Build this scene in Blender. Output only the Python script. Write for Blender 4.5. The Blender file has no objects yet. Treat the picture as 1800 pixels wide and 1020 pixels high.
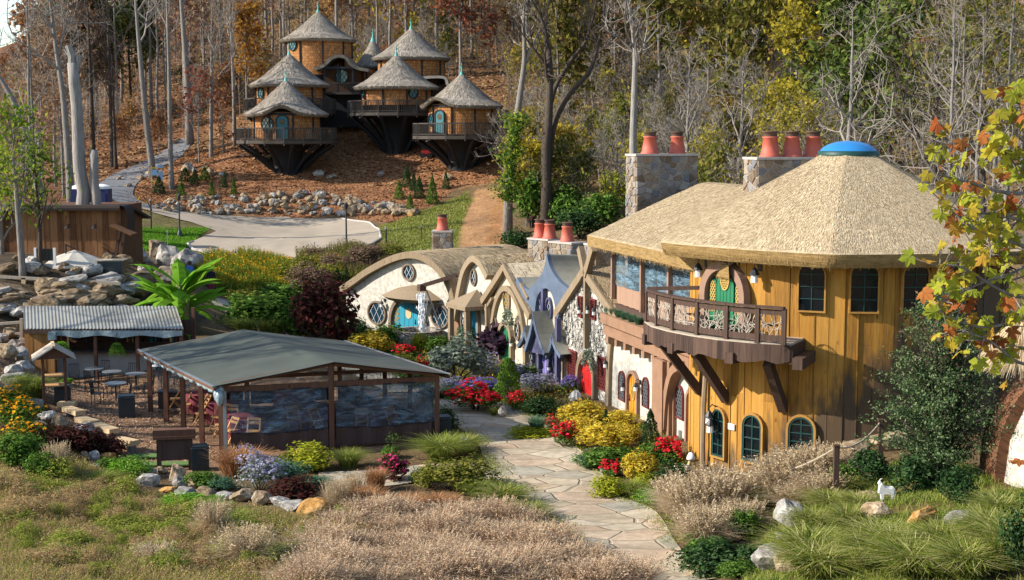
import bpy, math, random
import numpy as np
from mathutils import Vector, Matrix

# ------------------------------------------------------------------ camera, sky, sun, exposure
scn = bpy.context.scene
COL = scn.collection
CAMZ, FPX, HOR = 11.0, 2500.0, 240.0
PITCH = math.atan((510 - HOR) / FPX)
cam = bpy.data.cameras.new('camera'); camo = bpy.data.objects.new('camera', cam); COL.objects.link(camo)
cam.lens = 50; cam.sensor_width = 36; cam.clip_end = 3000; cam.clip_start = 0.5
camo.location = (0, 0, CAMZ); camo.rotation_euler = (math.pi/2 - PITCH, 0, 0)
scn.camera = camo
SUN_EL, SUN_AZ = math.radians(31), math.radians(-99)      # azimuth from +Y clockwise: sun stands to the left, a little behind the camera
W = bpy.data.worlds.new('World'); scn.world = W; W.use_nodes = True
wt = W.node_tree; bg = wt.nodes['Background']
sky = wt.nodes.new('ShaderNodeTexSky'); sky.sky_type = 'NISHITA'; sky.sun_disc = False
sky.sun_elevation = SUN_EL; sky.sun_rotation = SUN_AZ % (2*math.pi); sky.air_density = 1.0; sky.dust_density = 0.6
wt.links.new(sky.outputs[0], bg.inputs[0]); bg.inputs[1].default_value = 0.145
sl = bpy.data.lights.new('sun', 'SUN'); slo = bpy.data.objects.new('sun', sl); COL.objects.link(slo)
sl.energy = 5.0; sl.angle = math.radians(0.5); sl.color = (1.0, 0.925, 0.82)
sd = Vector((math.sin(SUN_AZ)*math.cos(SUN_EL), math.cos(SUN_AZ)*math.cos(SUN_EL), math.sin(SUN_EL)))
slo.rotation_euler = sd.to_track_quat('Z', 'Y').to_euler(); slo.location = (-40, 0, 60)
vs = scn.view_settings; vs.view_transform = 'Standard'; vs.look = 'None'; vs.exposure = 0.8; vs.gamma = 1.0
scn.cycles.max_bounces = 6; scn.cycles.transparent_max_bounces = 8; scn.cycles.transmission_bounces = 4

R = np.random.default_rng(7)
rnd = random.Random(11)

def at(px, py, Y):
    "world point at photo pixel (1800x1020 frame) and distance Y ahead of the camera"
    a, b = (px - 900)/FPX, (510 - py)/FPX
    dy = math.cos(PITCH) + b*math.sin(PITCH); dz = -math.sin(PITCH) + b*math.cos(PITCH)
    t = Y/dy
    return np.array((a*t, Y, CAMZ + dz*t))
def ray(px, py):
    p = at(px, py, 1.0); return np.array((p[0], 1.0, p[2] - CAMZ))

# ------------------------------------------------------------------ mesh builder
class MB:
    def __init__(s): s.V = []; s.F = []; s.U = []; s.MI = []; s.n = 0; s.m = 0
    def add(s, V, F, uv=None):
        V = np.asarray(V, float).reshape(-1, 3)
        s.V.append(V); s.U.append(np.zeros((len(V), 2)) if uv is None else np.asarray(uv, float))
        if isinstance(F, np.ndarray): s.F.append((F + s.n, s.m))
        else:
            for f in F: s.F.append((np.array([f]) + s.n, s.m))
        s.n += len(V)
    def box(s, c, d, rz=0, M3=None):
        x, y, z = d[0]/2, d[1]/2, d[2]/2
        V = np.array([(-x,-y,-z),(x,-y,-z),(x,y,-z),(-x,y,-z),(-x,-y,z),(x,-y,z),(x,y,z),(-x,y,z)])
        if M3 is not None: V = V @ np.array(M3).T
        elif rz: cs, sn = math.cos(rz), math.sin(rz); V = V @ np.array([[cs, sn, 0], [-sn, cs, 0], [0, 0, 1]])
        s.add(V + np.array(c), np.array([(0,3,2,1),(4,5,6,7),(0,1,5,4),(1,2,6,5),(2,3,7,6),(3,0,4,7)]))
    def bar(s, a, b, w, h=None, up=(0,0,1)):
        "rectangular beam from a to b"
        h = h or w; a = np.array(a, float); b = np.array(b, float); d = b - a; L = np.linalg.norm(d); d = d/L
        u = np.array(up, float); x = np.cross(d, u)
        if np.linalg.norm(x) < 1e-4: x = np.cross(d, (1, 0, 0))
        x /= np.linalg.norm(x); z = np.cross(x, d)
        s.box((a + b)/2, (w, L, h), M3=np.stack([x, d, z], 1))
    def tube(s, P, r, k=6, cap=True):
        P = np.asarray(P, float); n = len(P); r = np.broadcast_to(np.asarray(r, float), (n,))
        T = np.gradient(P, axis=0); T /= np.linalg.norm(T, axis=1, keepdims=True) + 1e-9
        ref = np.array((0, 0, 1.0)) if abs(T[:, 2]).mean() < .8 else np.array((1.0, 0, 0))
        A = np.cross(T, ref); A /= np.linalg.norm(A, axis=1, keepdims=True) + 1e-9; B = np.cross(T, A)
        th = np.arange(k)*2*math.pi/k
        V = P[:, None] + r[:, None, None]*(np.cos(th)[None, :, None]*A[:, None] + np.sin(th)[None, :, None]*B[:, None])
        i = np.arange(n-1)[:, None]*k; j = np.arange(k)[None]; j2 = (j+1) % k
        F = np.stack([i+j, i+j2, i+k+j2, i+k+j], -1).reshape(-1, 4)
        L = np.concatenate([[0], np.cumsum(np.linalg.norm(np.diff(P, axis=0), axis=1))])
        uv = np.stack([np.tile(th*r.mean(), n), np.repeat(L, k)], 1)
        s.add(V.reshape(-1, 3), F, uv)
        if cap and k > 3:
            b = s.n - n*k
            s.F.append((np.array([list(range(b+k-1, b-1, -1))]), s.m)); s.F.append((np.array([list(range(b+(n-1)*k, b+n*k))]), s.m))
    def lathe(s, prof, k=24, c=(0,0,0), a0=0, a1=2*math.pi, rot=0):
        "prof: (r, z) list"
        pr = np.array(prof, float); full = abs(a1-a0-2*math.pi) < 1e-6
        m = k if full else k+1
        th = rot + a0 + (a1-a0)*np.arange(m)/k
        V = np.stack([pr[:, 0, None]*np.cos(th), pr[:, 0, None]*np.sin(th), np.repeat(pr[:, 1, None], m, 1)], -1) + np.array(c)
        n = len(pr); i = np.arange(n-1)[:, None]*m; j = np.arange(k)[None]; j2 = (j+1) % m
        F = np.stack([i+j, i+j2, i+m+j2, i+m+j], -1).reshape(-1, 4)
        L = np.concatenate([[0], np.cumsum(np.linalg.norm(np.diff(pr, axis=0), axis=1))])
        uv = np.stack([np.tile(th*pr[:, 0].max(), n), np.repeat(L, m)], 1)
        s.add(V.reshape(-1, 3), F, uv)
    def prism(s, poly, y0, y1):
        "polygon in the x-z plane pushed from y0 to y1"
        P = np.array(poly, float); n = len(P)
        ar = np.sum(P[:, 0]*np.roll(P[:, 1], -1) - np.roll(P[:, 0], -1)*P[:, 1])
        if ar < 0: P = P[::-1]
        V = np.concatenate([np.stack([P[:, 0], np.full(n, y0), P[:, 1]], 1), np.stack([P[:, 0], np.full(n, y1), P[:, 1]], 1)])
        F = [list(range(n)), list(range(2*n-1, n-1, -1))] + [[j, n+j, n+(j+1) % n, (j+1) % n] for j in range(n)]
        s.add(V, F)
    def ring(s, inner, outer, y0, y1, closed=True):
        "frame between two outlines in x-z, from y0 (front) to y1"
        a = np.array(inner, float); b = np.array(outer, float); n = len(a)
        q = lambda P, y: np.stack([P[:, 0], np.full(n, y), P[:, 1]], 1)
        V = np.concatenate([q(a, y0), q(b, y0), q(b, y1), q(a, y1)])
        F = []
        for j in range(n if closed else n-1):
            k = (j+1) % n
            F += [(j, k, n+k, n+j), (n+j, n+k, 2*n+k, 2*n+j), (2*n+j, 2*n+k, 3*n+k, 3*n+j), (3*n+j, 3*n+k, k, j)]
        s.add(V, np.array(F))
        if not closed:
            b0 = s.n - 4*n
            s.F.append((np.array([[b0, b0+n, b0+2*n, b0+3*n]]), s.m)); e = n-1
            s.F.append((np.array([[b0+e+3*n, b0+e+2*n, b0+e+n, b0+e]]), s.m))
    def surf(s, fn, nu, nv, uvs=(1, 1)):
        u, v = np.meshgrid(np.linspace(0, 1, nu+1), np.linspace(0, 1, nv+1), indexing='ij')
        V = fn(u.ravel(), v.ravel()); i = np.arange(nu)[:, None]*(nv+1); j = np.arange(nv)[None]
        F = np.stack([i+j, i+j+1, i+nv+1+j+1, i+nv+1+j], -1).reshape(-1, 4)
        s.add(V, F, np.stack([u.ravel()*uvs[0], v.ravel()*uvs[1]], 1))
    def xf(s, M4):
        M4 = np.array(M4); 
        s.V = [v @ M4[:3, :3].T + M4[:3, 3] for v in s.V]; return s
    def build(s, name, mats, parent=None, smooth=False, origin=None, world=False):
        V = np.concatenate(s.V) if s.V else np.zeros((0, 3)); U = np.concatenate(s.U) if s.U else np.zeros((0, 2))
        if world and parent is not None:
            V = V - np.array(parent.location); a = -parent.rotation_euler.z
            if a: cs, sn = math.cos(a), math.sin(a); V = V @ np.array([[cs, sn, 0], [-sn, cs, 0], [0, 0, 1]])
        if origin is not None: V = V - np.array(origin)
        me = bpy.data.meshes.new(name)
        lv = np.concatenate([f.ravel() for f, m in s.F]); lt = np.concatenate([np.full(len(f), f.shape[1]) for f, m in s.F])
        mi = np.concatenate([np.full(len(f), m) for f, m in s.F])
        ls = np.concatenate([[0], np.cumsum(lt)[:-1]])
        me.vertices.add(len(V)); me.vertices.foreach_set('co', V.ravel().astype(np.float32))
        me.loops.add(len(lv)); me.loops.foreach_set('vertex_index', lv.astype(np.int32))
        me.polygons.add(len(lt)); me.polygons.foreach_set('loop_start', ls.astype(np.int32))
        me.polygons.foreach_set('material_index', mi.astype(np.int32))
        me.polygons.foreach_set('use_smooth', np.full(len(lt), smooth))
        ul = me.uv_layers.new(name='UVMap'); ul.data.foreach_set('uv', U[lv].ravel().astype(np.float32))
        me.update(calc_edges=True); me.validate()
        if not isinstance(mats, (list, tuple)): mats = [mats]
        for m in mats: me.materials.append(m)
        o = bpy.data.objects.new(name, me); COL.objects.link(o)
        if origin is not None: o.location = tuple(origin)
        if parent is not None: o.parent = parent
        return o

def tag(o, label=None, cat=None, group=None, kind=None):
    if label: o['label'] = label
    if cat: o['category'] = cat
    if group: o['group'] = group
    if kind: o['kind'] = kind
    return o
def thing(name, label, cat, loc=(0, 0, 0), rz=0, group=None):
    o = bpy.data.objects.new(name, None); COL.objects.link(o); o.empty_display_size = .3
    o.location = tuple(loc); o.rotation_euler = (0, 0, rz)
    return tag(o, label, cat, group)
def dup(o, loc, rz=0, sc=1.0, label=None, group=None):
    def cp(a, par):
        c = a.copy(); COL.objects.link(c)
        if par: c.parent = par
        for ch in kids.get(a.name, []): cp(ch, c)
        return c
    kids = {}
    def walk(a):
        kids[a.name] = list(a.children)
        for ch in a.children: walk(ch)
    walk(o)
    r = cp(o, None); r.location = tuple(loc); r.rotation_euler = (o.rotation_euler.x, o.rotation_euler.y, rz)
    r.scale = (sc, sc, sc) if np.isscalar(sc) else sc
    if label: r['label'] = label
    if group: r['group'] = group
    return r
class Once:
    "first call moves the prototype itself, later calls copy it"
    def __init__(s, proto): s.p = proto; s.used = False
    def __call__(s, loc, rz=0, sc=1.0, label=None, group=None):
        if not s.used:
            s.used = True; o = s.p; o.location = tuple(loc); o.rotation_euler.z = rz
            o.scale = (sc, sc, sc) if np.isscalar(sc) else sc
            tag(o, label, None, group); return o
        return dup(s.p, loc, rz, sc, label, group)

# ------------------------------------------------------------------ materials
def srgb(h):
    h = h.lstrip('#'); v = [int(h[i:i+2], 16)/255 for i in (0, 2, 4)]
    return tuple((c/12.92 if c <= .04045 else ((c+.055)/1.055)**2.4) for c in v)
def C(c): return (srgb(c) if isinstance(c, str) else tuple(c)) + (1,)
class NT:
    def __init__(s, name):
        s.mat = bpy.data.materials.new(name); s.mat.use_nodes = True; s.t = s.mat.node_tree
        s.b = s.t.nodes['Principled BSDF']; s.out = s.t.nodes['Material Output']
    def n(s, ty, **kw):
        x = s.t.nodes.new('ShaderNode' + ty)
        for k, v in kw.items():
            if k.startswith('i_'): x.inputs[k[2:].replace('_', ' ')].default_value = v
            else: setattr(x, k, v)
        return x
    def l(s, a, b): s.t.links.new(a, b)
    def coord(s, scale=(1, 1, 1), uv=False, which='Object'):
        tc = s.n('TexCoord'); mp = s.n('Mapping'); mp.inputs['Scale'].default_value = scale
        s.l(tc.outputs['UV' if uv else which], mp.inputs[0]); return mp.outputs[0]
    def noise(s, vec, scale, detail=4, rough=.55, dist=0):
        x = s.n('TexNoise'); x.inputs['Scale'].default_value = scale; x.inputs['Detail'].default_value = detail
        x.inputs['Roughness'].default_value = rough; x.inputs['Distortion'].default_value = dist
        s.l(vec, x.inputs['Vector']); return x.outputs[0]
    def ramp(s, fac, stops, interp='LINEAR'):
        x = s.n('ValToRGB'); x.color_ramp.interpolation = interp; e = x.color_ramp.elements
        while len(e) < len(stops): e.new(.5)
        for k, (p, c) in enumerate(stops): e[k].position = p; e[k].color = C(c)
        s.l(fac, x.inputs[0]); return x.outputs[0]
    def mix(s, f, a, b, ty='MIX'):
        x = s.n('Mix', data_type='RGBA', blend_type=ty)
        for sock, v in ((x.inputs[0], f), (x.inputs[6], a), (x.inputs[7], b)):
            if hasattr(v, 'is_linked'): s.l(v, sock)
            else: sock.default_value = v if isinstance(v, (int, float)) else C(v)
        return x.outputs[2]
    def math(s, op, a, b=0.0):
        x = s.n('Math', operation=op)
        for sock, v in ((x.inputs[0], a), (x.inputs[1], b)):
            if hasattr(v, 'is_linked'): s.l(v, sock)
            else: sock.default_value = v
        return x.outputs[0]
    def island(s): return s.n('NewGeometry').outputs['Random Per Island']
    def bump(s, h, st=.5, d=.02):
        x = s.n('Bump'); x.inputs['Strength'].default_value = st; x.inputs['Distance'].default_value = d
        s.l(h, x.inputs['Height']); s.l(x.outputs[0], s.b.inputs['Normal'])
    def fin(s, col=None, rough=.8, spec=.3, metal=0):
        if col is not None:
            if hasattr(col, 'is_linked'): s.l(col, s.b.inputs['Base Color'])
            else: s.b.inputs['Base Color'].default_value = C(col)
        s.b.inputs['Roughness'].default_value = rough; s.b.inputs['Specular IOR Level'].default_value = spec
        s.b.inputs['Metallic'].default_value = metal
        return s.mat
def plain(name, c1, c2=None, scale=6, rough=.8, bump=.3, stretch=(1, 1, 1), spec=.3, metal=0, isl=0, bd=.02):
    "two-tone mottled surface with a matching bump; isl = brightness spread between loose pieces"
    k = NT(name); v = k.coord(stretch); f = k.noise(v, scale)
    c2 = c2 or c1
    col = k.mix(k.ramp(f, [(.3, (0, 0, 0)), (.7, (1, 1, 1))]), c1, c2)
    if isl:
        g = k.math('ADD', k.math('MULTIPLY', k.island(), isl), 1 - isl/2)
        x = k.n('CombineColor'); [k.l(g, x.inputs[i]) for i in range(3)]
        col = k.mix(1.0, col, x.outputs[0], 'MULTIPLY')
    if bump: k.bump(f, bump, bd)
    return k.fin(col, rough, spec, metal)
def leafmat(name, cols, trans=.35, rough=.6, obj=.0):
    k = NT(name); n = len(cols)
    f = k.island()
    col = k.ramp(f, [((i+.5)/n, c) for i, c in enumerate(cols)])
    if obj:
        oi = k.n('ObjectInfo'); hs = k.n('HueSaturation')
        k.l(k.math('ADD', k.math('MULTIPLY', oi.outputs['Random'], .10*obj), .5-.05*obj), hs.inputs['Hue'])
        k.l(k.math('ADD', k.math('MULTIPLY', oi.outputs['Random'], .6*obj), 1-.3*obj), hs.inputs['Value'])
        k.l(col, hs.inputs['Color']); col = hs.outputs[0]
    d = k.n('BsdfDiffuse'); t = k.n('BsdfTranslucent'); m = k.n('MixShader'); m.inputs[0].default_value = trans
    k.l(col, d.inputs[0]); k.l(col, t.inputs[0]); k.l(d.outputs[0], m.inputs[1]); k.l(t.outputs[0], m.inputs[2])
    k.l(m.outputs[0], k.out.inputs[0]); k.t.nodes.remove(k.b)
    return k.mat
def thatch_mat(name, c1, c2, c3):
    k = NT(name); v = k.coord((9, 1.1, 1), uv=True); f = k.noise(v, 3.2, 6, .65)
    v2 = k.coord((1, 1, 1), uv=True); g = k.noise(v2, .6, 3)
    isl = k.island()
    col = k.ramp(k.math('ADD', k.math('MULTIPLY', f, .66), k.math('MULTIPLY', isl, .42)), [(.3, c1), (.52, c2), (.8, c3)])
    col = k.mix(k.ramp(g, [(.35, (0, 0, 0)), (.7, (.35, .35, .35))]), col, c1)
    cv = k.noise(k.coord((2.2, 13, 1), uv=True), 1.0, 5, .7); col = k.mix(.55, col, k.ramp(cv, [(.36, (.42, .38, .32)), (.56, (1.08, 1.06, 1.02))]), 'MULTIPLY')
    k.bump(k.math('ADD', f, cv), .8, .05); return k.fin(col, .95, .1)
def stone_mat(name, cols, mortar, scale=3.0, joint=.06, lum=(.7, 1.15), stretch=(1, 1, 1), bd=.05):
    k = NT(name); v = k.coord(stretch)
    wob = k.n('TexNoise'); wob.inputs['Scale'].default_value = scale*.8; k.l(v, wob.inputs['Vector'])
    vv = k.n('MixRGB') if False else k.n('Mix', data_type='RGBA'); vv.inputs[0].default_value = .12
    k.l(v, vv.inputs[6]); k.l(wob.outputs[1], vv.inputs[7]); v = vv.outputs[2]
    vo = k.n('TexVoronoi'); vo.inputs['Scale'].default_value = scale; k.l(v, vo.inputs['Vector'])
    ve = k.n('TexVoronoi', feature='DISTANCE_TO_EDGE'); ve.inputs['Scale'].default_value = scale; k.l(v, ve.inputs['Vector'])
    sep = k.n('SeparateColor'); k.l(vo.outputs['Color'], sep.inputs[0])
    col = k.ramp(sep.outputs[0], [(i/max(1, len(cols)-1), c) for i, c in enumerate(cols)])
    n = k.noise(v, scale*5, 5); n2 = k.noise(v, scale*1.3, 6, .65)
    col = k.mix(.45, col, k.ramp(n2, [(.35, (.35, .33, .30)), (.62, (1.05, 1.05, 1.05))]), 'MULTIPLY')
    col = k.mix(.35, col, k.ramp(n, [(.3, (.2, .2, .2)), (.7, (1, 1, 1))]), 'MULTIPLY')
    e = k.ramp(ve.outputs['Distance'], [(joint*.35, (0, 0, 0)), (joint, (1, 1, 1))])
    col = k.mix(e, mortar, col)
    h = k.math('ADD', e, k.math('MULTIPLY', n, .5)); k.bump(h, .9, bd)
    return k.fin(col, .85, .25)
def rock_mat(name, a, b, c):
    k = NT(name); v = k.coord(); oi = k.n('ObjectInfo')
    f = k.noise(v, 2.2, 8, .62, .6); g = k.noise(v, 9, 5)
    col = k.ramp(f, [(.32, a), (.5, b), (.66, c)])
    dk = k.mix(.5, col, k.ramp(g, [(.35, (.3, .28, .26)), (.6, (1, 1, 1))]), 'MULTIPLY')
    val = k.math('ADD', k.math('MULTIPLY', oi.outputs['Random'], .5), .72)
    x = k.n('CombineColor'); [k.l(val, x.inputs[i]) for i in range(3)]
    dk = k.mix(1.0, dk, x.outputs[0], 'MULTIPLY')
    k.bump(k.math('ADD', f, k.math('MULTIPLY', g, .4)), .7, .12); return k.fin(dk, .9, .2)
def glass_mat(name, c, rough=.08):
    k = NT(name); v = k.coord(); f = k.noise(v, 1.7, 3)
    k.bump(f, .1, .05)
    return k.fin(k.mix(f, c, tuple(x*.4 for x in srgb(c))), rough, .6)
def vinyl_mat(name, c, alpha):
    k = NT(name); tc = k.n('TexCoord'); mp = k.n('Mapping'); mp.inputs['Rotation'].default_value = (0, .75, 0); mp.inputs['Scale'].default_value = (.7, .7, 3.2); k.l(tc.outputs['Object'], mp.inputs[0]); f = k.noise(mp.outputs[0], 1.7, 5, .6, 1.2)
    t = k.n('BsdfTransparent'); t.inputs[0].default_value = C((.72, .76, .8)); m = k.n('MixShader')
    fac = k.ramp(f, [(.42, (alpha*.28,)*3), (.66, (alpha,)*3)])  # bluish diagonal reflections painted in as streaks of opacity
    k.l(fac, m.inputs[0]); k.l(t.outputs[0], m.inputs[1]); k.l(k.b.outputs[0], m.inputs[2]); k.l(m.outputs[0], k.out.inputs[0])
    k.bump(f, .8, .12); return k.fin(c, .14, .9)

mt = {}
mt['tower_board'] = None
def board_mat(name, c1, c2, c3, sc=1.0):
    k = NT(name); v = k.coord((9*sc, 9*sc, .5*sc)); f = k.noise(v, 2.2, 6, .6, .4)
    kn = k.n('TexVoronoi'); kn.inputs['Scale'].default_value = 1.3; k.l(k.coord((2.2, 2.2, .9)), kn.inputs['Vector'])
    isl = k.island()
    base = k.ramp(k.math('ADD', k.math('MULTIPLY', f, .7), k.math('MULTIPLY', isl, .32)), [(.3, c1), (.5, c2), (.72, c3)])
    knot = k.ramp(kn.outputs['Distance'], [(.05, (.25, .2, .15)), (.12, (1, 1, 1))])
    base = k.mix(.8, base, knot, 'MULTIPLY')
    k.bump(f, .35, .02); return k, base
# weathering on the tower: greyer towards the ground and on its north-east side, a real stain with its own outline
k, base = board_mat('ochre_board', (.18, .085, .014), (.335, .160, .024), (.43, .225, .046))
pos = k.n('NewGeometry').outputs['Position']; sp = k.n('SeparateXYZ'); k.l(pos, sp.inputs[0])
nz = k.noise(k.coord((2.5, 2.5, .7)), 1.3, 4)
st = k.math('ADD', k.math('MULTIPLY', k.math('SUBTRACT', 3.4, sp.outputs[2]), .55), k.math('MULTIPLY', k.math('SUBTRACT', sp.outputs[0], 9.2), .5))
st = k.math('ADD', st, k.math('MULTIPLY', k.math('SUBTRACT', nz, .5), 2.6))
stm = k.ramp(st, [(.1, (0, 0, 0)), (.8, (.9, .9, .9))])
mt['tower_board'] = k.fin(k.mix(stm, base, (.055, .042, .03)), .75, .25)
k, base = board_mat('barn_board', (.07, .032, .016), (.17, .078, .034), (.28, .14, .065)); mt['barn'] = k.fin(base, .85, .2)
k, base = board_mat('dark_timber', (.028, .016, .012), (.062, .036, .026), (.1, .06, .042)); mt['dark_timber'] = k.fin(base, .75, .25)
k, base = board_mat('post_wood', (.06, .026, .016), (.11, .05, .03), (.16, .08, .05)); mt['post_wood'] = k.fin(base, .8, .25)
k, base = board_mat('honey_wood', (.30, .15, .05), (.44, .24, .09), (.52, .32, .14)); mt['honey'] = k.fin(base, .7, .3)
k, base = board_mat('timber_trim', (.13, .092, .055), (.215, .16, .10), (.30, .235, .16)); mt['trim'] = k.fin(base, .85, .2)
k, base = board_mat('grey_board', (.22, .18, .14), (.36, .30, .23), (.46, .40, .32)); mt['greyboard'] = k.fin(base, .9, .2)
k, base = board_mat('bench_wood', (.34, .23, .12), (.5, .36, .2), (.6, .46, .28)); mt['bench'] = k.fin(base, .85, .2)
mt['thatch'] = thatch_mat('straw_thatch', (.27, .195, .115), (.48, .38, .235), (.70, .59, .415))
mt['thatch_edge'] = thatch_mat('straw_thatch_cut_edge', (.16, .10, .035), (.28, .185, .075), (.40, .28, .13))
mt['thatch_grey'] = thatch_mat('weathered_thatch', (.15, .13, .105), (.34, .30, .25), (.54, .485, .41))
mt['stucco'] = plain('white_stucco', (.55, .525, .455), (.31, .28, .23), 4.4, .9, .8, bd=.03)
mt['stucco_cream'] = plain('cream_stucco', (.58, .50, .35), (.46, .39, .27), 3, .9, .4)
mt['brown_stucco'] = plain('brown_stucco', (.27, .155, .095), (.215, .12, .07), 2.5, .9, .5)
mt['beige_canvas'] = plain('beige_canvas', (.33, .21, .145), (.27, .165, .11), 2, .9, .4, (6, 6, .4), bd=.08)
mt['fieldstone'] = stone_mat('fieldstone', [(.10, .075, .06), (.24, .18, .13), (.19, .17, .17), (.32, .26, .19), (.13, .13, .15)], (.40, .37, .33), 2.9, .09)
mt['whitestone'] = stone_mat('rubble_stone', [(.55, .52, .46), (.70, .67, .6), (.42, .39, .34), (.62, .58, .50)], (.30, .28, .24), 3.6, .09, stretch=(1, 1, 1.2), bd=.08)
mt['dark_chimney_stone'] = stone_mat('chimney_stone', [(.16, .11, .08), (.34, .26, .18), (.25, .22, .21), (.40, .33, .25), (.17, .17, .19)], (.42, .40, .37), 2.7, .07)
mt['cap'] = plain('cap_stone', (.42, .39, .35), (.34, .31, .28), 4, .9, .4)
mt['terracotta'] = plain('red_clay', (.46, .105, .065), (.38, .08, .05), 3, .6, .2, spec=.4)
mt['terracotta_dark'] = plain('sooty_clay', (.12, .07, .05), (.06, .04, .03), 5, .8, .3)
mt['blue_dome'] = plain('blue_fibreglass', (.02, .16, .40), (.025, .19, .46), 1, .28, 0, spec=.6)
mt['glass'] = glass_mat('dark_window_glass', '#121a20')
mt['glass_blue'] = glass_mat('blue_window_glass', '#17384a')
mt['glass_teal'] = glass_mat('teal_window_glass', '#2f7f8a')
mt['frame_green'] = plain('dark_green_paint', (.012, .055, .045), (.01, .045, .04), 4, .5, .1)
mt['door_green'] = plain('green_door_paint', (.02, .17, .075), (.015, .13, .06), 3, .5, .25, (12, 12, .6))
mt['door_teal'] = plain('teal_door_paint', (.025, .26, .36), (.02, .21, .30), 3, .5, .25, (12, 12, .6))
mt['door_red'] = plain('red_door_paint', (.55, .02, .018), (.45, .016, .015), 3, .45, .2, (12, 12, .6))
mt['door_coral'] = plain('coral_door_paint', (.60, .09, .03), (.5, .07, .025), 3, .5, .2, (12, 12, .6))
mt['door_orange'] = plain('orange_door_paint', (.62, .24, .025), (.52, .19, .02), 3, .5, .2, (12, 12, .6))
mt['door_purple'] = plain('lilac_door_paint', (.24, .21, .50), (.19, .17, .42), 3, .5, .2, (12, 12, .6))
mt['blue_roof'] = plain('slate_blue_plaster', (.105, .135, .19), (.075, .10, .145), 2.2, .8, .5)
mt['greygreen_roof'] = plain('lichen_plaster', (.26, .25, .20), (.19, .185, .15), 2.5, .85, .5)
mt['purple_trim'] = plain('violet_trim', (.085, .085, .16), (.065, .065, .125), 3, .7, .2)
mt['red_shutter'] = plain('oxblood_paint', (.15, .028, .022), (.11, .02, .018), 4, .6, .3)
mt['gold'] = plain('gilt_lattice', (.55, .36, .10), (.45, .28, .07), 6, .45, .2, spec=.5)
mt['mauve_stone'] = plain('mauve_cast_stone', (.27, .17, .12), (.22, .135, .095), 3, .9, .4)
mt['black'] = plain('black_iron', (.012, .013, .014), (.02, .02, .022), 8, .5, .2, spec=.4)
mt['bin'] = plain('dark_bin_plastic', (.012, .022, .026), (.02, .032, .036), 5, .45, .2, spec=.5)
mt['white_lamp'] = plain('frosted_lamp_glass', (.75, .75, .72), None, 4, .3, 0)
mt['white'] = plain('white_paint', (.78, .76, .72), (.68, .66, .62), 5, .6, .2)
mt['metal'] = plain('grey_metal', (.32, .34, .35), (.25, .27, .28), 4, .4, .1, spec=.5, metal=.6)
mt['canvas_roof'] = plain('grey_canvas_roof', (.070, .080, .064), (.048, .056, .047), .55, .8, .6, (1, 1, 1), bd=.10)
mt['skirt'] = plain('brown_canvas_skirt', (.085, .052, .042), (.065, .04, .033), 2, .9, .6, (5, 5, .4), bd=.09)
mt['vinyl'] = vinyl_mat('clear_vinyl_curtain', (.15, .23, .30), .66)
mt['vinyl_porch'] = vinyl_mat('porch_vinyl', (.17, .29, .38), .85)
mt['vinyl_roll'] = plain('rolled_vinyl', (.32, .40, .42), (.18, .25, .28), 9, .25, .6, spec=.7)
mt['maroon'] = plain('maroon_cloth', (.17, .035, .045), (.13, .025, .035), 3, .9, .4, (4, 4, .5), bd=.05)
mt['cedar'] = None
k = NT('cedar_shingle'); v = k.coord(uv=True); br = k.n('TexBrick'); br.offset = .5
br.inputs['Scale'].default_value = 1.0; br.inputs['Brick Width'].default_value = .22; br.inputs['Row Height'].default_value = .26
br.inputs['Mortar Size'].default_value = .012; br.inputs['Color1'].default_value = C((.52, .245, .09)); br.inputs['Color2'].default_value = C((.30, .135, .05))
br.inputs['Mortar'].default_value = C((.07, .035, .018)); k.l(v, br.inputs['Vector'])
nn = k.noise(k.coord((6, 6, 1)), 3, 4)
mt['cedar'] = k.fin(k.mix(.5, br.outputs[0], k.ramp(nn, [(.3, (.45, .4, .35)), (.7, (1.15, 1.1, 1.0))]), 'MULTIPLY'), .85, .2)
k.bump(br.outputs['Fac'], -.6, .03)
mt['tar'] = plain('blackened_timber', (.010, .012, .015), (.018, .02, .024), 3, .7, .4, (5, 5, .6))
mt['deckrail'] = plain('weathered_deck_rail', (.075, .062, .05), (.05, .042, .036), 4, .85, .3, (5, 5, 1))
mt['teal'] = plain('verdigris_copper', (.10, .42, .36), (.08, .34, .30), 6, .6, .2)
mt['teal_paint'] = plain('teal_paint', (.035, .15, .17), (.03, .12, .14), 4, .55, .1)
mt['bark'] = plain('grey_bark', (.25, .23, .205), (.13, .115, .10), 3.5, .95, .9, (5, 5, .8), bd=.06)
mt['bark_dark'] = plain('dark_bark', (.085, .065, .05), (.04, .03, .024), 3.5, .95, .9, (5, 5, .8), bd=.06)
mt['bark_pale'] = plain('pale_dead_wood', (.31, .29, .265), (.17, .155, .14), 3, .9, .8, (6, 6, .5), bd=.05)
mt['twig'] = plain('twig_bark', (.27, .24, .205), (.18, .155, .13), 3, .95, 0)
mt['rock_grey'] = rock_mat('grey_rock', (.14, .13, .115), (.36, .335, .30), (.57, .54, .49))
mt['rock_tan'] = rock_mat('tan_rock', (.15, .095, .05), (.34, .25, .155), (.50, .42, .31)); mt['rock_brown'] = rock_mat('brown_rock', (.07, .05, .035), (.21, .15, .09), (.36, .28, .18))
mt['rock_orange'] = rock_mat('orange_rock', (.30, .14, .035), (.52, .28, .08), (.60, .42, .20))
mt['concrete'] = plain('pale_concrete', (.36, .30, .225), (.285, .235, .175), .35, .95, .3)
mt['asphalt'] = plain('grey_asphalt', (.16, .165, .175), (.12, .125, .13), 2, .95, .4)
mt['rope'] = plain('hemp_rope', (.42, .36, .27), (.3, .25, .18), 30, .9, .4)

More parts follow.
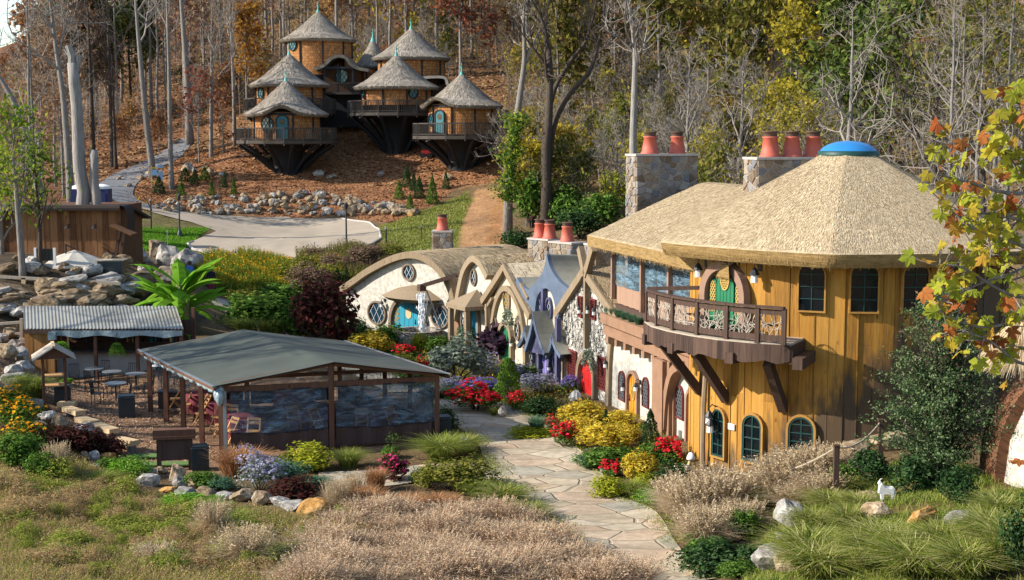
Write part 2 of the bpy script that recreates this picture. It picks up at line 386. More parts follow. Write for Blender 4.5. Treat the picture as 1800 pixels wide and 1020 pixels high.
# ------------------------------------------------------------------ ground heights (thin-plate spline through surveyed points)
CP = [(1200,1020,35.2),(1050,900,41.7),(900,760,52.9),(800,700,59.8),(381,806,49),(255,723,57),(767,777,51),(590,800,49.6),
 (560,900,41),(560,1000,33),(300,1010,31),(0,1000,30),(0,850,42),(0,700,55),(50,720,55),(200,830,46.5),(250,880,42.5),(850,1010,34.5),(1000,1000,35.5),(400,940,38),(130,920,38),
 (1150,900,41.7),(1300,1010,33.5),(1400,900,39),(1250,848,44.4),(1480,800,42.5),(1550,890,36),(1500,950,33),(1750,900,33),(1800,1000,29),(1780,800,40),(1450,1010,31.5),(1650,780,42),
 (950,430,95),(850,440,98),(880,330,122),(1000,380,105),(1300,300,110),(1700,330,90),(1300,150,160),(1300,0,210),(900,150,158),(900,0,220),(600,0,230),(300,150,190),
 (330,240,158),(190,340,118),(250,290,138),(100,300,135),(0,250,170),(0,185,270),(-150,200,290),(250,-30,280),(110,90,280),(0,210,200),(1700,0,190),(1700,150,140),(600,120,180),
 (505,300,128),(690,265,134),(820,290,128),(600,225,142),(420,270,130),(300,300,130),(500,383,118),(500,340,122),(300,345,122),(420,380,117),(660,375,117),(720,355,120),(640,340,122),
 (740,400,108),(700,440,100),(790,345,122),(260,420,103),(240,370,112),(330,400,108),(350,440,100),(500,460,97),(620,440,99),(560,420,106),(650,410,108),
 (100,450,80),(210,450,83),(0,450,78),(150,490,70.5),(0,490,69.5),(190,500,71),(20,610,63),(20,680,58),(320,590,69),(400,545,80),(370,515,86),(430,580,74),(450,500,90),(550,470,95),(250,470,84)]
PTS = [tuple(at(*c)) for c in CP]
PTS += [(6,45.5,.1),(4,58,0),(2.3,63.2,0),(.5,67.2,0),(-1.5,72.4,0),(-3.2,75.3,0),(-9.7,82,0),(-6,79,0),(-9,70,.2),(-14,62,0),(-18,63,0),(-22,63.5,.3),(-18,60,0),
 (-20,67.5,1.6),(-15,68,1.4),(-24,68,2.6),(0,85,1.5),(4,76,1.4),(9,66,1.5),(-12,90,1.6),(16,56,2.2),(24,60,4.5),(22,45,2.8),(30,80,9),(32,110,12),(45,90,14),(60,160,30),(-30,62,3),(-40,75,4.5),(-45,50,3),(-35,40,2.5),(30,30,3.5),
 (0,15,4),(-20,15,4.5),(20,15,4.5),(0,0,5),(-60,0,6),(60,0,6),(-80,120,8),(80,120,26),(-120,300,20),(0,320,48),(120,300,50),(-60,330,50),(60,330,50),(-110,200,12),(120,200,40)]
PTS = np.array(PTS)
def _phi(r2): return .5*r2*np.log(r2 + 1e-9)
_n = len(PTS); S = 50.0; XY = PTS[:, :2]/S
_K = _phi(((XY[:, None]-XY[None])**2).sum(-1)) + np.eye(_n)*2e-4
_P = np.concatenate([np.ones((_n, 1)), XY], 1)
_A = np.block([[_K, _P], [_P.T, np.zeros((3, 3))]])
_w = np.linalg.solve(_A, np.concatenate([PTS[:, 2], np.zeros(3)]))
def tps(x, y):
    q = np.stack([np.ravel(x), np.ravel(y)], 1)/S; out = np.empty(len(q))
    for i in range(0, len(q), 20000):
        qq = q[i:i+20000]
        out[i:i+20000] = _phi(((qq[:, None]-XY[None])**2).sum(-1)) @ _w[:_n] + _w[_n] + qq @ _w[_n+1:]
    return out
GX = np.concatenate([np.arange(-220, -48, 4.0), np.arange(-48, 48, .5), np.arange(48, 221, 4.0)])
GY = np.concatenate([np.arange(-10, 24, 2.0), np.arange(24, 100, .5), np.arange(100, 160, 1.0), np.arange(160, 341, 4.0)])
_gx, _gy = np.meshgrid(GX, GY, indexing='ij')
GZ = tps(_gx, _gy).reshape(_gx.shape)
GZ = np.maximum(GZ, -1.0)
_b = np.sin(_gx*1.9 + np.sin(_gy*1.3)*1.7)*np.sin(_gy*1.6 + np.sin(_gx*.9)*2.0)
_flat = np.exp(-(np.maximum(0, np.abs(_gy-56) - 14)/6)**2)
GZ += _b*.05*(1-.8*_flat)
def gz(x, y):
    x = np.asarray(x, float); y = np.asarray(y, float)
    i = np.clip(np.searchsorted(GX, x) - 1, 0, len(GX)-2); j = np.clip(np.searchsorted(GY, y) - 1, 0, len(GY)-2)
    a = np.clip((x-GX[i])/(GX[i+1]-GX[i]), 0, 1); b = np.clip((y-GY[j])/(GY[j+1]-GY[j]), 0, 1)
    return (GZ[i, j]*(1-a)*(1-b) + GZ[i+1, j]*a*(1-b) + GZ[i, j+1]*(1-a)*b + GZ[i+1, j+1]*a*b)
_ys = np.arange(22, 330, .1)
def G(px, py, y0=22):
    "where the view ray of a photo pixel meets the ground"
    r = ray(px, py); ys = _ys[_ys >= y0]
    d = CAMZ + r[2]*ys - gz(r[0]*ys, ys); h = np.nonzero(d < 0)[0]
    Y = ys[h[0]] if len(h) else 200.0
    return np.array((r[0]*Y, Y, float(gz(r[0]*Y, Y))))
def inpoly(x, y, poly):
    P = np.array(poly)[:, :2]; r = np.zeros(np.shape(x), bool); j = len(P)-1
    for i in range(len(P)):
        c = ((P[i, 1] > y) != (P[j, 1] > y)) & (x < (P[j, 0]-P[i, 0])*(y-P[i, 1])/(P[j, 1]-P[i, 1] + 1e-12) + P[i, 0])
        r ^= c; j = i
    return r
def GP(pts, y0=22): return [G(a, b, y0) for a, b in pts]

# ground sheet with soil / turf / bark mulch / leaf litter colours, plus painted terrace shade
def ground():
    mb = MB(); nx, ny = len(GX), len(GY)
    V = np.stack([_gx.ravel(), _gy.ravel(), GZ.ravel()], 1)
    i = np.arange(nx-1)[:, None]*ny; j = np.arange(ny-1)[None]
    mb.add(V, np.stack([i+j, i+ny+j, i+ny+j+1, i+j+1], -1).reshape(-1, 4))
    k = NT('ground_cover'); at_ = k.n('Attribute'); at_.attribute_name = 'soil'
    v = k.coord(); a = k.noise(v, .9, 6, .65); b = k.noise(v, 6, 6, .7)
    m = k.mix(.75, at_.outputs['Color'], k.ramp(a, [(.3, (.5, .46, .42)), (.7, (1.25, 1.2, 1.12))]), 'MULTIPLY')
    m = k.mix(.8, m, k.ramp(b, [(.3, (.4, .38, .36)), (.55, (.95, .95, .95)), (.75, (1.35, 1.3, 1.2))]), 'MULTIPLY')
    k.bump(k.math('ADD', b, k.math('MULTIPLY', a, 1.5)), .9, .12)
    o = mb.build('ground', k.fin(m, .95, .1), smooth=True); tag(o, 'uneven ground of soil, turf, bark mulch and leaf litter', 'ground', kind='structure')
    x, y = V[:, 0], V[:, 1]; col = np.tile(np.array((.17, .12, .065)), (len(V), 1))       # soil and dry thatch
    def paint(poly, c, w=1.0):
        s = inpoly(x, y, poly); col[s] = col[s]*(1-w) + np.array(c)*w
    col[y > 128] = (.21, .115, .055)                                                        # leaf litter on the hill
    sel = (y > 84) & (x > 6) & (y <= 128); col[sel] = (.15, .10, .05)
    sel = (y > 100) & (x < -34); col[sel] = (.20, .10, .05)
    paint([(-26,56),(-26,62),(-13,66),(-2,64),(-2,52),(-9,47),(-14,45.5),(-17,49),(-21,54)], (.30,.19,.12))      # patio mulch
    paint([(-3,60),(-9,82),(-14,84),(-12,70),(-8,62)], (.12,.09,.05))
    mul = GP([(200,350),(250,300),(330,262),(420,262),(480,230),(640,200),(760,240),(900,240),(890,320),(800,330),(760,362),(690,392),(600,378),(400,372),(260,375)])
    paint(mul, (.33,.165,.085))
    paint([(-34,66.5),(-15.5,66.5),(-16,74),(-20,80),(-34,80)], (.085,.065,.045))  # dark rock shadows on the terrace, painted into the ground colour
    paint(GP([(225,395),(300,400),(375,400),(330,432),(340,460),(250,440),(215,430)]), (.10,.17,.025))
    paint(GP([(220,350),(300,372),(370,400),(300,402),(215,385)]), (.17,.15,.06))
    paint(GP([(660,400),(700,385),(820,335),(830,350),(810,400),(800,445),(680,440)], 60), (.155,.17,.035))
    paint(GP([(830,336),(893,330),(895,400),(890,440),(800,440),(812,400)], 60), (.40,.235,.12))
    paint(GP([(862,370),(880,340),(880,436),(858,440)], 60), (.33,.16,.065), .6)
    paint(GP([(345,440),(600,430),(620,500),(400,520),(330,480)], 60), (.11,.12,.03))
    paint(GP([(100,880),(330,850),(470,900),(330,930),(120,1000)]), (.13,.13,.04), .6)
    paint(GP([(1270,990),(1400,880),(1550,830),(1800,860),(1800,1019),(1280,1019)]), (.17,.13,.045), .7)
    at2 = o.data.color_attributes.new('soil', 'FLOAT_COLOR', 'POINT')
    at2.data.foreach_set('color', np.concatenate([col, np.ones((len(col), 1))], 1).ravel().astype(np.float32))
    return o
ground()

def drape(name, left, right, mat, label, lift=.02, nu=10, sub=12, thick=.0):
    "ribbon between two edge polylines laid on the ground"
    def dens(P):
        P = np.array(P)[:, :2]; t = np.arange(len(P)); n = (len(P)-1)*sub+1; tt = np.linspace(0, len(P)-1, n)
        # smooth (Catmull-Rom)
        i = np.clip(tt.astype(int), 0, len(P)-2); f = (tt-i)[:, None]
        g = lambda k: P[np.clip(k, 0, len(P)-1)]
        p0, p1, p2, p3 = g(i-1), g(i), g(i+1), g(i+2)
        return .5*((2*p1) + (-p0+p2)*f + (2*p0-5*p1+4*p2-p3)*f**2 + (-p0+3*p1-3*p2+p3)*f**3)
    A, B = dens(left), dens(right); n = len(A)
    u = np.linspace(0, 1, nu+1)[None, :, None]; P = A[:, None]*(1-u) + B[:, None]*u
    x, y = P[..., 0].ravel(), P[..., 1].ravel(); z = gz(x, y) + lift
    i = np.arange(n-1)[:, None]*(nu+1); j = np.arange(nu)[None]
    F = np.stack([i+j, i+j+1, i+nu+1+j+1, i+nu+1+j], -1).reshape(-1, 4)
    mb = MB(); mb.add(np.stack([x, y, z], 1), F); 
    return tag(mb.build(name, mat, smooth=True), label, name.replace('_', ' '), kind='structure')
fl = stone_mat('flagstone', [(.45, .37, .25), (.53, .45, .32), (.38, .35, .27), (.50, .37, .25), (.57, .50, .37)], (.30, .245, .165), 1.15, .04, stretch=(.75, 1.1, 1), bd=.03)
drape('flagstone_path', GP([(1085,1019),(1010,960),(940,900),(890,860),(855,820),(838,780),(795,745),(765,715),(762,695)]),
      GP([(1260,1019),(1190,960),(1150,900),(1080,868),(1050,820),(1010,785),(960,745),(890,712),(812,690)]), fl, 'pale flagstone path curving up between the flower beds', .045, 16)
drape('flagstone_branch', GP([(870,815),(760,818),(650,830),(560,832)]), GP([(880,845),(770,845),(660,858),(560,852)]), fl, 'narrow flagstone branch path along the tent front', .04, 6)
drape('garden_path', [(-5.4,61),(-8,66),(-12,72),(-16.6,79),(-17.5,84)], [(-2.4,61),(-5.6,67),(-10,74),(-14,80),(-15.6,85)], fl, 'flagstone garden path curving behind the tent', .05, 6)
drape('asphalt_drive', GP([(240,368),(176,342),(178,322),(226,296),(282,270),(318,244)]), GP([(305,374),(240,350),(240,325),(276,300),(315,278),(340,246)]), mt['asphalt'], 'grey asphalt drive climbing into the woods', .06, 6)
# round plaza at the end of the drive
def plaza():
    E = np.array(GP([(243,366),(300,371),(400,381),(500,383),(600,386),(650,393),(667,405),(670,420),(640,437),(600,440),(575,445),(605,452),(585,462),(520,466),(460,464),(380,450),(340,440),(330,430),(380,408),(330,390),(280,378)], 60))[:, :2]
    c = np.array(G(500, 420, 60))[:2]; n = len(E); tt = np.linspace(0, n, n*6, endpoint=False); i = tt.astype(int) % n; f = (tt-tt.astype(int))[:, None]
    D = E[i]*(1-f) + E[(i+1) % n]*f
    rings = np.linspace(0.02, 1, 14); P = c + (D[None]-c)*rings[:, None, None]; m = len(D)
    x, y = P[..., 0].ravel(), P[..., 1].ravel(); mb = MB()
    a = np.arange(13)[:, None]*m; j = np.arange(m)[None]; j2 = (j+1) % m
    mb.add(np.stack([x, y, gz(x, y)+.07], 1), np.stack([a+j, a+m+j, a+m+j2, a+j2], -1).reshape(-1, 4))
    tag(mb.build('plaza', mt['concrete'], smooth=True), 'pale concrete turning circle below the treehouses', 'plaza', kind='structure')
    kb = MB()
    for s in (range(24, 78), range(78, 104)):
        q = np.array([(D[k % m][0], D[k % m][1], float(gz(*D[k % m]))+.06) for k in s]); kb.tube(q, .09, 5)
    tag(kb.build('kerb', mt['cap']), 'low pale kerb round the turning circle', 'kerb', kind='structure')
plaza()
# ------------------------------------------------------------------ building helpers
def local(o, p):
    "world point -> frame of a thing"
    d = np.array(p, float) - np.array(o.location); a = -o.rotation_euler.z; cs, sn = math.cos(a), math.sin(a)
    return np.array((cs*d[0]-sn*d[1], sn*d[0]+cs*d[1], d[2]))
class Facade:
    "upright plane through two ground points; local x runs along it, -y faces out, z up"
    def __init__(s, o, p0, p1):
        s.o = o; s.p0 = np.array(p0, float); d = np.array(p1, float)[:2] - s.p0[:2]; s.W = np.linalg.norm(d); s.d = d/s.W
        o.location = tuple(s.p0); o.rotation_euler.z = math.atan2(d[1], d[0])
    def uv(s, px, py, off=0.0):
        "off: distance in front of the wall"
        r = ray(px, py); n = np.array((-s.d[1], s.d[0])); q = s.p0[:2] - n*off
        t = (q @ n)/(r[:2] @ n); h = r*t; h[2] += CAMZ
        return float((h[:2]-s.p0[:2]) @ s.d), float(h[2]-s.p0[2])
    def poly(s, pts, off=0.0): return [s.uv(a, b, off) for a, b in pts]
    def box(s, x0, y0, x1, y1, off=0.0):
        "pixel box -> (u centre, width, z bottom, z top)"
        xc, yc = (x0+x1)/2, (y0+y1)/2
        a, b = s.uv(x0, yc, off), s.uv(x1, yc, off); t, bo = s.uv(xc, y0, off), s.uv(xc, y1, off)
        return (a[0]+b[0])/2, b[0]-a[0], bo[1], t[1]
def offset(P, d):
    P = np.array(P, float); a = np.roll(P, 1, 0); b = np.roll(P, -1, 0)
    if np.sum(P[:, 0]*b[:, 1] - b[:, 0]*P[:, 1]) < 0: d = -d
    e1 = P-a; e2 = b-P
    n1 = np.stack([e1[:, 1], -e1[:, 0]], 1); n2 = np.stack([e2[:, 1], -e2[:, 0]], 1)
    n1 /= np.linalg.norm(n1, axis=1, keepdims=True)+1e-9; n2 /= np.linalg.norm(n2, axis=1, keepdims=True)+1e-9
    n = n1+n2; n /= np.maximum((n*n).sum(1, keepdims=True)/2, .5); return P + n*d
def open_offset(P, d):
    P = np.array(P, float); T = np.gradient(P, axis=0); n = np.stack([T[:, 1], -T[:, 0]], 1); n /= np.linalg.norm(n, axis=1, keepdims=True); return P + n*d
def arch(w, h, c=0, z=0, n=10, rise=None):
    rise = w/2 if rise is None else rise
    th = np.linspace(0, math.pi, n+1)
    return [(c-w/2, z), (c+w/2, z)] + [(c+w/2*math.cos(t), z+h-rise+rise*math.sin(t)) for t in th]
def oval(rx, rz, c=0, z=0, n=24): return [(c+rx*math.cos(t), z+rz*math.sin(t)) for t in np.arange(n)*2*math.pi/n]
def smooth(P, k=6):
    P = np.array(P, float); t = np.linspace(0, len(P)-1, (len(P)-1)*k+1); i = np.clip(t.astype(int), 0, len(P)-2); f = (t-i)[:, None]
    g = lambda q: P[np.clip(q, 0, len(P)-1)]; a, b, c, d = g(i-1), g(i), g(i+1), g(i+2)
    return .5*((2*b) + (-a+c)*f + (2*a-5*b+4*c-d)*f**2 + (-a+3*b-3*c+d)*f**3)
def lattice(mb, out, y, step, r=.008, diamond=True, grid=None):
    "glazing bars clipped to an outline"
    P = np.array(out); x0, z0 = P.min(0); x1, z1 = P.max(0)
    L = []
    if diamond:
        for sg in (1, -1):
            for cc in np.arange(-(z1-z0)-(x1-x0), (z1-z0)+(x1-x0), step*1.6): L.append(((x0, z0+cc if sg > 0 else z1+cc), (1, sg*1.5)))
    else:
        nx, nz = grid
        for i in range(1, nx): L.append(((x0+(x1-x0)*i/nx, z0), (0, 1)))
        for i in range(1, nz): L.append(((x0, z0+(z1-z0)*i/nz), (1, 0)))
    for (a, d) in L:
        t = np.linspace(-6, 6, 900)*max(x1-x0, z1-z0)/2; x = a[0]+t*d[0]; z = a[1]+t*d[1]; m = inpoly(x, z, P)
        idx = np.nonzero(m)[0]
        if len(idx) > 2: mb.bar((x[idx[0]], y, z[idx[0]]), (x[idx[-1]], y, z[idx[-1]]), r*2, r*2, up=(0, 1, 0))
def window(parent, out, frame, glass='glass', fw=.07, depth=.09, bars=None, barmat=None, name='window', label=None, sub=True):
    "frame ring proud of the wall, pane set back inside it with its glazing bars"
    mb = MB(); mb.ring(out, offset(out, fw), -depth, .04)
    f = mb.build(name, mt[frame], parent)
    if label: f['label'] = label
    g = MB(); g.prism(out, -.02, .03)
    if bars:
        g.m = 1; lattice(g, offset(out, .01), -.035, bars.get('step', .2), bars.get('r', .01), 'grid' not in bars, bars.get('grid'))
    p = g.build('pane', [mt[glass], mt[barmat or frame]], f)
    return f
def door(parent, out, mat, surround=None, sw=.12, depth=.14, label=None, knob=True, oval_pane=None, handle_side=-1, planks=4, sd=None):
    mb = MB(); mb.prism(out, -.03, .04); P = np.array(out); x0, z0 = P.min(0); x1, z1 = P.max(0)
    for i in range(1, planks):
        x = x0+(x1-x0)*i/planks; m = inpoly(np.full(80, x), np.linspace(z0, z1, 80), P); zt = np.linspace(z0, z1, 80)[m]
        if len(zt): mb.m = 1; mb.box((x, -.033, (zt[0]+zt[-1])/2), (.014, .01, zt[-1]-zt[0]-.04))
    d = mb.build('door', [mt[mat], mt['black']], parent)
    if label: d['label'] = label
    if knob:
        h = MB(); x = (x0+x1)/2 + handle_side*(x1-x0)*.38; h.tube([(x, -.03, z0+(z1-z0)*.44), (x, -.10, z0+(z1-z0)*.44)], .03, 8); h.box((x, -.045, z0+(z1-z0)*.47), (.06, .02, .28))
        h.build('handle', mt['black'], d)
    if oval_pane and oval_pane[4] == 'plaque':
        c, z, rx, rz, mm = oval_pane; o = MB(); o.prism(oval(rx, rz, c, z), -.06, -.02); o.build('plaque', mt['bench'], d)
    elif oval_pane:
        c, z, rx, rz, mm = oval_pane; o = MB(); ov = oval(rx, rz, c, z); o.ring(ov, offset(ov, .035), -.07, -.02)
        o.m = 1; o.prism(ov, -.045, -.02); o.m = 0; lattice(o, ov, -.05, rx*.5, .009)
        o.build('pane', [mt['gold'] if mm == 'gold' else mt[mm], mt['glass']], d)
    if surround:
        s = MB(); i = P; b = np.array(offset(P, sw)); b[:, 1] = np.maximum(b[:, 1], z0)
        s.ring(i, b, -depth, .05); s.build('door_surround', mt[surround], parent)
    return d
def sconce(parent, u, z, y=-.03, sc=1.0):
    "wall lantern: plate, bracket, hood, glass"
    mb = MB(); mb.box((u, y-.02, z+.22*sc), (.12*sc, .04, .22*sc)); mb.tube([(u, y-.03, z+.3*sc), (u, y-.16*sc, z+.38*sc), (u, y-.26*sc, z+.3*sc), (u, y-.26*sc, z+.2*sc)], .018*sc, 5)
    mb.lathe([(0, .24*sc), (.05*sc, .2*sc), (.13*sc, .06*sc), (.14*sc, .02*sc), (.0, .02*sc)], 8, (u, y-.26*sc, z))
    l = mb.build('wall_lantern', mt['black'], parent)
    g = MB(); g.lathe([(0, .02*sc), (.09*sc, .02*sc), (.10*sc, -.18*sc), (0, -.2*sc)], 8, (u, y-.26*sc, z)); g.build('lamp_glass', mt['white_lamp'], l)
def straws(mb, fn, n, ln=.32, w=.016, lift=.035, rng=R, slopev=True):
    "loose reeds lying down the slope of a thatched surface"
    u = rng.random(n); v = rng.random(n)*.97; e = 1e-3
    P = fn(u, v); Tn = fn(u, np.minimum(1, v+e)) - P; Tn /= np.linalg.norm(Tn, axis=1, keepdims=True)+1e-12
    A = fn(np.minimum(1, u+e), v) - fn(np.maximum(0, u-e), v); A /= np.linalg.norm(A, axis=1, keepdims=True)+1e-12
    N = np.cross(A, Tn); N *= np.sign(N[:, 2:3]+1e-9)
    L = ln*rng.uniform(.5, 1.3, n)[:, None]; Tn = Tn + A*rng.normal(0, .10, n)[:, None]; a = A*w*rng.uniform(.6, 1.5, n)[:, None]
    lo = P + Tn*L + N*lift*rng.uniform(.5, 1.4, n)[:, None]; hi = P + N*.006
    V = np.stack([hi-a, hi+a, lo+a*.8, lo-a*.8], 1).reshape(-1, 3)
    uv = np.repeat(np.stack([u*40, v*8], 1), 4, 0); mb.add(V, np.arange(4*n).reshape(-1, 4), uv)
def cone_fn(prof, N=0, rot=0, a0=0, a1=2*math.pi, c=(0, 0, 0), wob=None):
    "round (N=0) or N-sided roof surface from a top-to-eave (r, z) profile"
    pr = np.array(prof, float); L = np.concatenate([[0], np.cumsum(np.linalg.norm(np.diff(pr, axis=0), axis=1))]); L /= L[-1]
    def fn(u, v):
        th = a0 + (a1-a0)*u; r = np.interp(v, L, pr[:, 0]); z = np.interp(v, L, pr[:, 1])
        if N:
            q = (th - rot) % (2*math.pi/N) - math.pi/N; f = math.cos(math.pi/N)/np.cos(q); f = .58*f + .42*.955; r = r*f
        if wob is not None: z = z + wob(th, v)
        return np.stack([c[0]+r*np.cos(th), c[1]+r*np.sin(th), c[2]+z], -1)
    return fn
def thatch_round(parent, prof, thick, mat, edge, N=0, rot=0, nst=4000, ln=.3, w=.014, wob=None, c=(0, 0, 0), nu=96, under=True, uvs=(40, 8), lift=.03, name='roof', edge_st=.2):
    fn = cone_fn(prof, N, rot, wob=wob, c=c); mb = MB(); mb.surf(fn, nu, 14, uvs); straws(mb, fn, nst, ln, w, lift)
    re, ze = prof[-1]
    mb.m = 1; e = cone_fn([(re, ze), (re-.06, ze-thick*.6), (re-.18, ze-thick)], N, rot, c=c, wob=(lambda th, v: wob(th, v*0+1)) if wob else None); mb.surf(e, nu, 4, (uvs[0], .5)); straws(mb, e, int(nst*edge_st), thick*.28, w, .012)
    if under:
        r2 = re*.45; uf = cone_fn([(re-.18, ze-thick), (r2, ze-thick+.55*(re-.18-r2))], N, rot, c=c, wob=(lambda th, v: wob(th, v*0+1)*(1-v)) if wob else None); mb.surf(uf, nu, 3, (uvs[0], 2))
    return mb.build(name, [mt[mat], mt[edge]], parent, smooth=True)
mt['mortar'] = plain('pale_mortar', (.36, .335, .30), (.27, .25, .22), 7, .95, .5)
k = NT('rubble_block'); isl_ = k.island(); nz_ = k.noise(k.coord(), 5, 6, .65); mt['block_stone'] = k.fin(k.mix(.6, k.ramp(isl_, [(0, (.13, .095, .07)), (.25, (.25, .185, .125)), (.45, (.20, .185, .175)), (.65, (.33, .27, .20)), (.85, (.16, .165, .18)), (1, (.38, .34, .29))]), k.ramp(nz_, [(.3, (.45, .42, .4)), (.68, (1.1, 1.1, 1.08))]), 'MULTIPLY'), .88, .2); k.bump(nz_, .7, .04)
def chimney(parent, c, size, z0, z1, rz=0, pots=(), mat='dark_chimney_stone', pr=.30, ph=.95, cap=.09):
    "stone stack with capping slab and clay pots; pots: offsets along its long side"
    mb = MB(); mb.box((c[0], c[1], (z0+z1)/2), (size[0], size[1], z1-z0), rz)
    r2 = np.random.default_rng(int(abs(c[1]*70))+5); mb.m = 1; ca_, sa_ = math.cos(rz), math.sin(rz)
    for ax, sg in ((0, -1), (1, -1), (0, 1), (1, 1)):          # irregular facing stones set in the mortar, every face
        Wf, D = (size[0], size[1]) if ax == 1 else (size[1], size[0]); H_ = z1-z0; st = .34
        nx, nz = max(2, round(Wf/st)), max(2, round(H_/(st*.8))); S_ = np.array([(-Wf/2+(i+.5+r2.uniform(-.42, .42))*Wf/nx, z0+(j+.5+r2.uniform(-.42, .42))*H_/nz) for i in range(nx) for j in range(nz)])
        for s_ in S_:
            near = S_[np.argsort(((S_-s_)**2).sum(1))[1:14]]; q = [(-Wf/2, z0), (Wf/2, z0), (Wf/2, z1), (-Wf/2, z1)]
            for t_ in near:                                       # clip by the bisector towards each neighbour
                m_ = (s_+t_)/2; d_ = (t_-s_)/np.linalg.norm(t_-s_); m_ = m_-d_*.013; o_ = []
                for i in range(len(q)):
                    p1, p2 = np.array(q[i]), np.array(q[(i+1) % len(q)]); e1, e2 = (p1-m_) @ d_, (p2-m_) @ d_
                    if e1 <= 0: o_.append(tuple(p1))
                    if e1*e2 < 0: o_.append(tuple(p1+(p2-p1)*e1/(e1-e2)))
                q = o_
                if len(q) < 3: break
            if len(q) < 3: continue
            pr_ = r2.uniform(.02, .06); n_ = len(q); V = []
            for (f_, off_) in ((1, 0.0), (.84, pr_)):
                for a, b in q:
                    a, b = s_[0]+(a-s_[0])*f_, s_[1]+(b-s_[1])*f_; d2 = D/2+off_; lx, ly = (a, sg*d2) if ax == 1 else (sg*d2, a); V.append((c[0]+ca_*lx-sa_*ly, c[1]+sa_*lx+ca_*ly, b))
            mb.add(V, [list(range(n_, 2*n_))]+[[i, (i+1) % n_, n_+(i+1) % n_, n_+i] for i in range(n_)])
    mb.m = 0
    rr = None
    cs, sn = math.cos(rz), math.sin(rz)
    ch = mb.build('chimney', [mt['mortar'], mt['block_stone']], parent)
    k = MB(); k.box((c[0], c[1], z1+cap/2), (size[0]+.12, size[1]+.12, cap), rz); k.build('cap_stone', mt['cap'], ch)
    for (a, b) in pots:
        p = MB(); x, y = c[0]+cs*a-sn*b, c[1]+sn*a+cs*b; z = z1+cap-.005
        p.lathe([(pr*1.12, z), (pr*1.15, z+.06), (pr*1.0, z+.10), (pr*.74, z+ph*.72), (pr*.86, z+ph*.75), (pr*.86, z+ph*.80), (pr*.7, z+ph*.81), (pr*.66, z+ph*.5), (0, z+ph*.5)], 20)
        for i in range(0): pass
        p.V = [v+np.array((x, y, 0)) for v in p.V]; n0 = p.n
        q = MB(); q.lathe([(pr*.72, z+ph*.8), (pr*.70, z+ph*.95), (pr*.84, z+ph*.97), (pr*.84, z+ph*1.02), (pr*.6, z+ph*1.02), (pr*.55, z+ph*.8)], 20, (x, y, 0))
        p.m = 1; 
        for V, U in zip(q.V, q.U): pass
        off = p.n
        for (F, m) in q.F: p.F.append((F+off, 1))
        p.V += q.V; p.U += q.U; p.n += q.n
        p.build('chimney_pot', [mt['terracotta'], mt['terracotta_dark']], ch, smooth=True)
    return ch
def roof_sweep(parent, prof, y0, y1, thick, mat, edge, nst=1500, inner=None, name='roof', ln=.3, w=.015, slope_y=0.0, uvs=None, lift=.03):
    "roof over a facade outline (list of local x,z, left to right), pushed from y0 back to y1"
    P = np.array(prof, float); k = int(np.argmax(P[:, 1])); mb = MB(); Lh = np.concatenate([[0], np.cumsum(np.linalg.norm(np.diff(P, axis=0), axis=1))])
    for side in (0, 1):
        Q = P[k::-1] if side == 0 else P[k:]
        if len(Q) < 2: continue
        L = np.concatenate([[0], np.cumsum(np.linalg.norm(np.diff(Q, axis=0), axis=1))]); ll = L[-1]; L = L/ll
        def fn(u, v, Q=Q, L=L): 
            y = y0 + (y1-y0)*u
            return np.stack([np.interp(v, L, Q[:, 0]), y, np.interp(v, L, Q[:, 1]) + slope_y*(y-y0)], -1)
        mb.surf(fn, 14, 14, ((y1-y0)*1.0, ll)); straws(mb, fn, int(nst*ll/Lh[-1]), ln, w, lift)
    I = open_offset(P, thick); mb.m = 1
    n = len(P); q = lambda A, y: np.stack([A[:, 0], np.full(n, y), A[:, 1]+slope_y*(y-y0)], 1)
    V = np.concatenate([q(P, y0), q(I, y0), q(I, y1), q(P, y1)]); F = []
    for j in range(n-1): F += [(j, j+1, n+j+1, n+j), (n+j, n+j+1, 2*n+j+1, 2*n+j), (2*n+j, 2*n+j+1, 3*n+j+1, 3*n+j)]
    F += [(0, n, 2*n, 3*n), (n-1, 4*n-1, 3*n-1, 2*n-1)]
    uv = np.concatenate([np.stack([Lh, np.full(n, x)], 1) for x in (0, .4, 3, 3.4)]); mb.add(V, np.array(F), uv)
    return mb.build(name, [mt[mat], mt[edge]], parent)

# ------------------------------------------------------------------ the row of cottages
def wood_band(parent, outer, w, y0, y1, mat='trim', name='bargeboard'):
    o = np.array(outer); i = open_offset(o, w); mb = MB(); mb.ring(i, o, y0, y1, closed=False); return mb.build(name, mt[mat], parent)

mt['brown_frame'] = plain('taupe_frame', (.19, .145, .105), (.14, .105, .075), 4, .85, .3)
